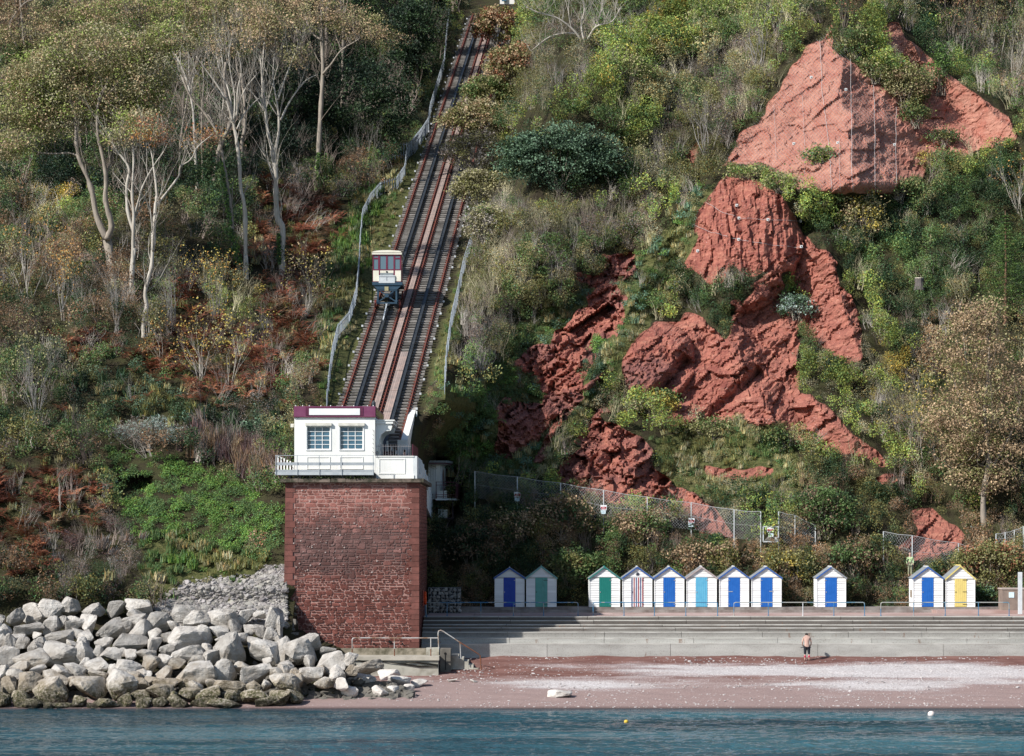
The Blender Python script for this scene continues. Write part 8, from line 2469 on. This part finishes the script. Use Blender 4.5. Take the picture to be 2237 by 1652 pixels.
def sapling(label, px, py, hpx, seed, barkm, stems=4, spread=.3, depth=3, r0=1.6, dd=-.6, leaves=0, pal=('khaki', 'orange'), group=None, wig=.10, kids=3, name='sapling', cat='sapling', lean=0.0):
    r = np.random.default_rng(seed); d = float(cast(px, py)[0]) + dd; s_ = d / F
    p = P(px, py, d); t = thing(name, label, cat, tuple(p), group); paths, rads, tips = [], [], []
    for i in range(stems):
        a = np.array([r.normal(0, spread) + lean, r.normal(0, spread), 1.0])
        branch_paths(r, [p.x + r.normal(0, .1), p.y + r.normal(0, .1), p.z - .4], a, hpx * s_ * r.uniform(.42, .56), r0 * s_, depth, paths, rads, wig, .38, kids, .10, tips)
    sticks_obj('stems', paths, rads, barkm, t)
    if leaves:
        tp = np.array(tips); k_ = r.integers(0, len(tp), leaves); c_ = tp[k_] + r.normal(0, .22, (leaves, 3))
        v, f = quads(c_, unit(r.normal(size=(leaves, 3)) + np.array([0, -.2, .6])), .17 * r.uniform(.6, 1.3, leaves), .11, r)
        cc_ = np.array([C[q] for q in pal])[r.integers(0, len(pal), leaves)] * r.uniform(.7, 1.3, (leaves, 1))
        np_mesh('leaves', v - np.array(world_loc(t)), f, LEAF_C, False, {'col': ('FLOAT_COLOR', np.repeat(np.concatenate([cc_, np.ones((leaves, 1))], 1), 4, 0))}, parent=t)
    return t


WISPB = bark('bark_wispy', (.36, .34, .31), (.24, .22, .20))
sapling('tall wispy grey shrub rising from a dark base at the far left', 82, 925, 230, 31, WISPB, 12, .17, 3, 1.3, leaves=700, pal=('khaki', 'olive'), group=SG)
sapling('many stemmed pale shrub at the centre of the bracken slope', 438, 830, 170, 32, BPALE, 6, .28, 3, 1.4, leaves=500, pal=('yellow', 'orange', 'khaki'), group=SG)
sapling('thin pale sapling right of the many stemmed shrub', 503, 850, 190, 33, BPALE, 3, .14, 3, 1.3, leaves=400, pal=('khaki', 'yellow'), group=SG)
sapling('slim pale sapling below the slender white tree', 348, 790, 110, 34, BPALE, 2, .16, 3, 1.3, leaves=160, group=SG)
sapling('small dead sapling low on the bracken slope, left of centre', 287, 880, 110, 35, WISPB, 2, .18, 3, 1.2, group=SG)
sapling('two small forked grey saplings close to the station roof level', 560, 878, 95, 36, WISPB, 3, .2, 3, 1.2, group=SG)
sapling('bushy pale twigged shrub left of the car, above the bracken', 668, 690, 140, 37, BPALE, 8, .2, 3, 1.2, leaves=500, pal=('khaki', 'tan', 'yellow'), group=SG)
sapling('grey branched tree with ivy foot at the far left, mid height', 62, 660, 190, 38, BPALE, 4, .25, 3, 1.7, leaves=700, pal=('khaki', 'olive', 'orange'), group=SG)
sapling('grey branched sapling standing left of the large forked tree', 135, 690, 160, 39, WISPB, 4, .2, 3, 1.3, leaves=600, pal=('khaki', 'orange'), group=SG)
sapling('short pale sapling leaning right out of the brown bracken', 133, 1103, 120, 40, BPALE, 1, .05, 3, 1.8, dd=-1.2, lean=.25, group=SG)
sapling('brown twiggy bush between the large forked tree and white trunk', 255, 720, 170, 41, WISPB, 9, .16, 3, 1.1, group=SG)
sapling('brown brushy sapling clump right of the slender white tree', 375, 720, 190, 42, WISPB, 9, .14, 3, 1.1, group=SG)
sapling('pale sapling clump under the leaning ivy clad tree', 470, 700, 150, 43, WISPB, 7, .2, 3, 1.2, leaves=500, pal=('yellow', 'khaki', 'orange'), group=SG)
sapling('grey bare bush in front of the dark wood above the fence', 800, 375, 140, 44, WISPB, 7, .2, 3, 1.2, group=SG)

BG = 'single bushes on the cliff'
def bush(label, cx, cy, rx, ry, n, pal, seed, leaf=(.19, .12), dd=0, barkm=None, name='bush', clus=.34, lumps=8, group=BG, stems=5, cat='bush', at=None):
    r = np.random.default_rng(seed)
    base = (cx, cy + ry * .75); d = float(cast(base[0], base[1])[0]) - .3 + dd
    d2 = float(cast(cx, cy)[0]); d = min(d, d2 + 1)
    if at: d = float(cast(*at)[0]) - 1.2
    t = thing(name, label, cat, tuple(P(*base, d)), group)
    # a bush is a heap of lobes
    ells = [(cx, cy, rx * .72, ry * .72, n // 3)]
    for i in range(lumps):
        a = math.pi * (i + .5) / lumps * 1.25 + math.pi * .875; ells.append((cx + rx * .62 * math.cos(a), cy + ry * .55 * math.sin(a), rx * r.uniform(.28, .42), ry * r.uniform(.3, .48), int(n * .66 / lumps)))
    o, cent = crown_mesh('foliage', ells, d, t, seed, leaf, pal, clus=clus)
    paths, rads = [], []
    b0 = np.array(P(*base, d))
    for i in range(stems * 4):
        c_ = cent[r.integers(0, len(cent))]; a = b0 + r.normal(0, .2, 3) * [1, 1, 0] - [0, 0, .3]
        paths.append([a, a * .6 + c_ * .4 + r.normal(0, .12, 3), a * .3 + c_ * .7 + r.normal(0, .12, 3), c_]); rads.append([.05, .035, .025, .01])
    sticks_obj('stems', paths, rads, barkm or BMID, t)
    return t


bush('large dome shaped dark evergreen bush right of the tracks', 1225, 350, 158, 86, 21000, ('dk2', 'teal', 'dk', 'teal'), 50, (.21, .14), clus=.34, lumps=15)
bush('windswept silver grey shrub above the dark hollow on the left', 318, 948, 88, 40, 3600, ('silver', 'greyb', 'silver', 'greyb'), 51, (.20, .035), group='single bushes on the left bank')
bush('small dark green bush beside the station wall', 570, 935, 34, 19, 1300, ('dk', 'dk2', 'teal'), 52, group='single bushes on the left bank')
bush('rust leaved bush overhanging the very top of the tracks', 1085, 60, 58, 50, 6500, ('rust2', 'tan', 'olive'), 53, leaf=(.30, .18), at=(1130, 110))
bush('reddish tipped bush leaning over the right hand rails', 1120, 140, 64, 50, 7000, ('tan', 'olive', 'khaki', 'rust2'), 54, leaf=(.26, .16), at=(1150, 190))
bush('olive bush covering the rails below the reddish tipped one', 1076, 205, 72, 44, 7500, ('olive', 'khaki', 'green'), 155, leaf=(.25, .15), at=(1120, 250))
bush('pale yellow leaved bush pressing against the tracks', 1042, 262, 84, 46, 8500, ('pale', 'khaki', 'olive', 'tan'), 55, leaf=(.24, .15), at=(1090, 300))
bush('straggly grey branched bush overhanging the right rails', 1040, 335, 80, 54, 7000, ('greyb', 'khaki', 'grey', 'olive'), 56, leaf=(.24, .10), barkm=BPALE, stems=14, at=(1080, 380))
bush('khaki bush hiding the right rails below the straggly grey one', 1048, 415, 66, 48, 6000, ('khaki', 'olive', 'pale'), 156, leaf=(.22, .13), barkm=BPALE, stems=10, at=(1080, 450))
bush('bushy grey and yellow shrub beside the right hand fence', 1062, 490, 52, 46, 4600, ('khaki', 'pale', 'grey', 'green'), 57, barkm=BPALE, stems=10, at=(1080, 530))
bush('yellowish rounded shrub just right of the fluted red block', 1885, 478, 52, 60, 3200, ('khaki', 'olive', 'yellow', 'tan'), 58)
bush('bright lime bush on the slope left of the netted spur', 1470, 90, 70, 55, 3200, ('lime', 'yellow', 'green'), 59)
bush('yellow green bush under the bare branched tree', 1370, 160, 70, 48, 3000, ('lime', 'khaki', 'green'), 60)
bush('lime green bush near the top, right of the bare tree', 1560, 40, 70, 50, 3000, ('lime', 'green', 'khaki'), 61)
bush('dark green bush hanging between the two red strips', 2055, 150, 24, 70, 1700, ('bright', 'green', 'dk'), 62)
bush('brown green sapling bush in the notch of the netted spur', 1975, 190, 62, 56, 4200, ('khaki', 'olive', 'brown'), 63)
for i, (lab, x_, y_, rx_, ry_, pal_) in enumerate([
 ('green shrub on the crest just right of the spur peak', 1872, 92, 40, 40, ('green', 'olive', 'khaki')),
 ('olive shrub on the right shoulder of the spur, above the notch bush', 1915, 150, 40, 36, ('olive', 'khaki', 'green')),
 ('green shrub at the bottom of the notch between spur and right strip', 1998, 252, 34, 30, ('green', 'dk', 'olive')),
 ('dark ragged shrub growing half way down the right red strip', 2062, 300, 36, 20, ('dk', 'olive', 'green')),
 ('low green bush under the left foot of the netted spur', 1705, 398, 48, 22, ('green', 'khaki', 'lime')),
 ('low dark bush at the middle of the netted spur foot', 1795, 424, 46, 22, ('dk', 'green', 'olive')),
 ('yellowish low bush at the foot of the spur, between two cables', 1880, 420, 44, 22, ('khaki', 'yellow', 'green')),
 ('olive bush at the right foot of the netted spur', 1962, 412, 50, 24, ('olive', 'khaki', 'green')),
 ('yellow tipped bush under the right red strip', 2052, 352, 46, 26, ('yellow', 'khaki', 'olive')),
 ('pale green bush crowning the fluted red block', 1640, 378, 60, 15, ('khaki', 'green', 'lime')),
 ('olive bush below the middle of the broken slab', 1560, 935, 60, 22, ('olive', 'green', 'khaki')),
 ('dark bush between the lower slab and the thin red tail', 1700, 960, 40, 24, ('dk', 'green', 'olive'))]):
    bush(lab, x_, y_, rx_, ry_, int(rx_ * ry_ * 1.15), pal_, 160 + i)
bush('green shrub clinging low on the netted spur', 1790, 340, 34, 22, 900, ('green', 'teal', 'lime'), 64)
bush('teal grey shrub on the lower red slab', 1738, 670, 42, 30, 1600, ('teal', 'silver', 'dk'), 65)
bush('bright green creeper tuft above the teal shrub', 1712, 620, 16, 32, 900, ('lime', 'bright'), 66)
bush('pale dead shrub at the foot of the fluted block', 1595, 603, 26, 22, 500, ('grey', 'pale'), 67, leaf=(.16, .03), barkm=BPALE, stems=10)
bush('yellow leaved bush beside the big dark boulder face', 1430, 880, 52, 34, 2200, ('yellow', 'green', 'khaki'), 68)
bush('large dark leafy bush left of the red slide behind the huts', 1800, 1120, 75, 66, 4400, ('dk', 'green', 'brown', 'green'), 69, group='bushes behind the beach huts')
bush('olive and rust hedge bush at the far right edge', 2160, 1235, 95, 62, 6000, ('olive', 'khaki', 'rust2', 'olive'), 70, group='bushes behind the beach huts')
bush('dark hedge bush below the olive one at the right edge', 2120, 1300, 60, 24, 2200, ('dk', 'green', 'teal'), 71, group='bushes behind the beach huts')
bush('brown leaved bush in front of the fence by the first signs', 1230, 1130, 70, 55, 4200, ('brown', 'olive', 'tan', 'dk'), 72, group='bushes behind the beach huts')
bush('tan and green bush reaching up to the second fence panel', 1125, 1150, 50, 50, 2600, ('tan', 'dk', 'olive'), 73, group='bushes behind the beach huts')
bush('dark bush in the tower shade behind the first hut', 1040, 1200, 66, 60, 3000, ('dk', 'dk2', 'brown'), 74, group='bushes behind the beach huts')
bush('copper tinted bush behind the striped door hut', 1395, 1150, 56, 44, 2400, ('brown', 'tan', 'green'), 75, group='bushes behind the beach huts')
bush('mixed green hedge bush between the second and third huts', 1250, 1240, 60, 50, 3000, ('green', 'dk', 'olive'), 76, group='bushes behind the beach huts')
bush('brown and green hedge bush behind the light blue door hut', 1530, 1215, 80, 32, 3200, ('brown', 'olive', 'tan', 'dk'), 77, group='bushes behind the beach huts')
bush('olive hedge bush behind the gap right of the row of six', 1730, 1235, 60, 36, 2600, ('olive', 'khaki', 'yellow'), 78, group='bushes behind the beach huts')
bush('dark green bush behind the lone hut', 1860, 1225, 56, 46, 2800, ('dk', 'green', 'brown'), 79, group='bushes behind the beach huts')
RG = 'trees right of the red cliff'
tree('broad tan leaved tree filling the right side of the cliff', (2150, 1150), [([(2150, 1160), (2148, 1080), (2160, 1000), (2150, 900), (2160, 780), (2150, 680)], 7, 2), ([(2160, 1010), (2110, 900), (2080, 780)], 3, 1), ([(2155, 1040), (2210, 940), (2230, 840)], 3, 1), ([(2150, 900), (2110, 800), (2100, 700)], 2.2, .8)],
     [(2120, 760, 80, 90, 4200), (2190, 880, 90, 100, 5000), (2090, 920, 80, 80, 3800), (2160, 1010, 100, 70, 4200), (2150, 690, 50, 50, 1200)], BMID, 81, ('tan', 'khaki', 'brown', 'olive', 'tan'), nbr=90, group=RG)
sapling('thin pale tree with curved stems left of the tan tree', 2010, 1050, 250, 82, BMID, 4, .16, 3, 2.4, leaves=900, pal=('khaki', 'yellow', 'olive'), group=RG, name='tree', cat='tree', lean=-.22)
sapling('pale forked dead tree on the upper right bank', 2235, 470, 170, 83, BPALE, 4, .25, 3, 1.8, leaves=200, group=RG, name='tree', cat='tree', lean=-.4)
tree('bare pale branched tree at the top of the slope right of the tracks', (1272, 118), [(D1((3616, 350), (3622, 300), (3650, 240)), 4, 3), (z1([(3640, 250), (3690, 170), (3790, 140), (3840, 60)]), 3, .8), (z1([(3622, 300), (3560, 200), (3450, 120), (3330, 90), (3260, 60)]), 3, .8), (z1([(3625, 280), (3600, 160), (3620, 50), (3600, -40)]), 2.6, .8), (z1([(3570, 210), (3500, 200), (3400, 220), (3290, 300)]), 2, .7), (z1([(3650, 240), (3720, 80), (3740, -30)]), 2.2, .7)], None, BPALE, 84, nbr=90, twig_depth=2, group='trees right of the tracks')
for i, (lab, x_, y_, h_, bm_) in enumerate([('grey twiggy tree in the dark corner at the top right', 2075, 130, 180, BMID), ('second grey twiggy tree at the top right, with pale ivy foot', 2120, 150, 190, BMID), ('bare pale tree near the top right edge of the picture', 2175, 150, 170, BPALE), ('bare pale tree cut by the right edge at the top', 2215, 190, 190, BPALE), ('rusty brown brushy tree above the notch of the netted spur', 1840, 70, 120, BDARK), ('tall thin branched tree left of the netted spur', 1660, 150, 180, WISPB), ('grey stemmed sapling between the bush dome and the netted spur', 1545, 340, 170, WISPB), ('pale trunked shrub right of the dark bush dome', 1395, 430, 150, BPALE)]):
    sapling(lab, x_, y_, h_, 90 + i, bm_, 6, .2, 3, 1.8, leaves=500, pal=('brown', 'olive', 'rust2') if i in (0, 1, 4) else ('khaki', 'olive'), group='twiggy trees on the upper right slope', name='tree', cat='tree')


def conifer(label, px, py, hpx, seed):
    r = np.random.default_rng(seed); d = float(cast(px, py)[0]) - .5; s_ = d / F; p = P(px, py, d); Ht = hpx * s_
    t = thing('conifer', label, 'conifer', tuple(p), RG)
    m = MB(); m.tube([p + Vector((0, 0, -.4)), p + Vector((.05, 0, Ht * .5)), p + Vector((0, 0, Ht))], [.16, .09, .02], 7); m.build('trunk', M('conifer_bark', (.28, .15, .09), (.18, .1, .07), 6), t)
    cs, paths, rads = [], [], []
    for i in range(26):
        f_ = i / 26; z_ = Ht * (.12 + .86 * f_); L = (1 - f_) * Ht * .33 + .15
        for q in range(6):
            a = q * 1.047 + i * .6 + r.uniform(-.2, .2); dv = np.array([math.cos(a), math.sin(a), -.12 + .3 * f_])
            b0 = np.array(p) + [0, 0, z_]; e_ = b0 + dv * L + [0, 0, -.1 * L]
            paths.append([b0, (b0 + e_) / 2, e_]); rads.append([.025, .018, .008])
            n = int(16 + L * 22); u = r.random(n)[:, None] ** .7
            cs.append(b0 + (e_ - b0) * u + r.normal(0, 1, (n, 3)) * [.14, .14, .05] * (L * .5 + .3))
    sticks_obj('boughs', paths, rads, BDARK, t)
    cs = np.concatenate(cs); n = len(cs); v, f = quads(cs, unit(r.normal(size=(n, 3)) * .5 + [0, 0, 1]), .22 * r.uniform(.6, 1.2, n), .05, r)
    c_ = np.array([C['green'], C['bright'], C['dk']])[r.integers(0, 3, n)] * r.uniform(.7, 1.3, (n, 1))
    np_mesh('needles', v - np.array(world_loc(t)), f, LEAF_C, False, {'col': ('FLOAT_COLOR', np.repeat(np.concatenate([c_, np.ones((n, 1))], 1), 4, 0))}, parent=t)


conifer('young green conifer with drooping boughs at the right edge', 2196, 700, 240, 5)
print('script done')
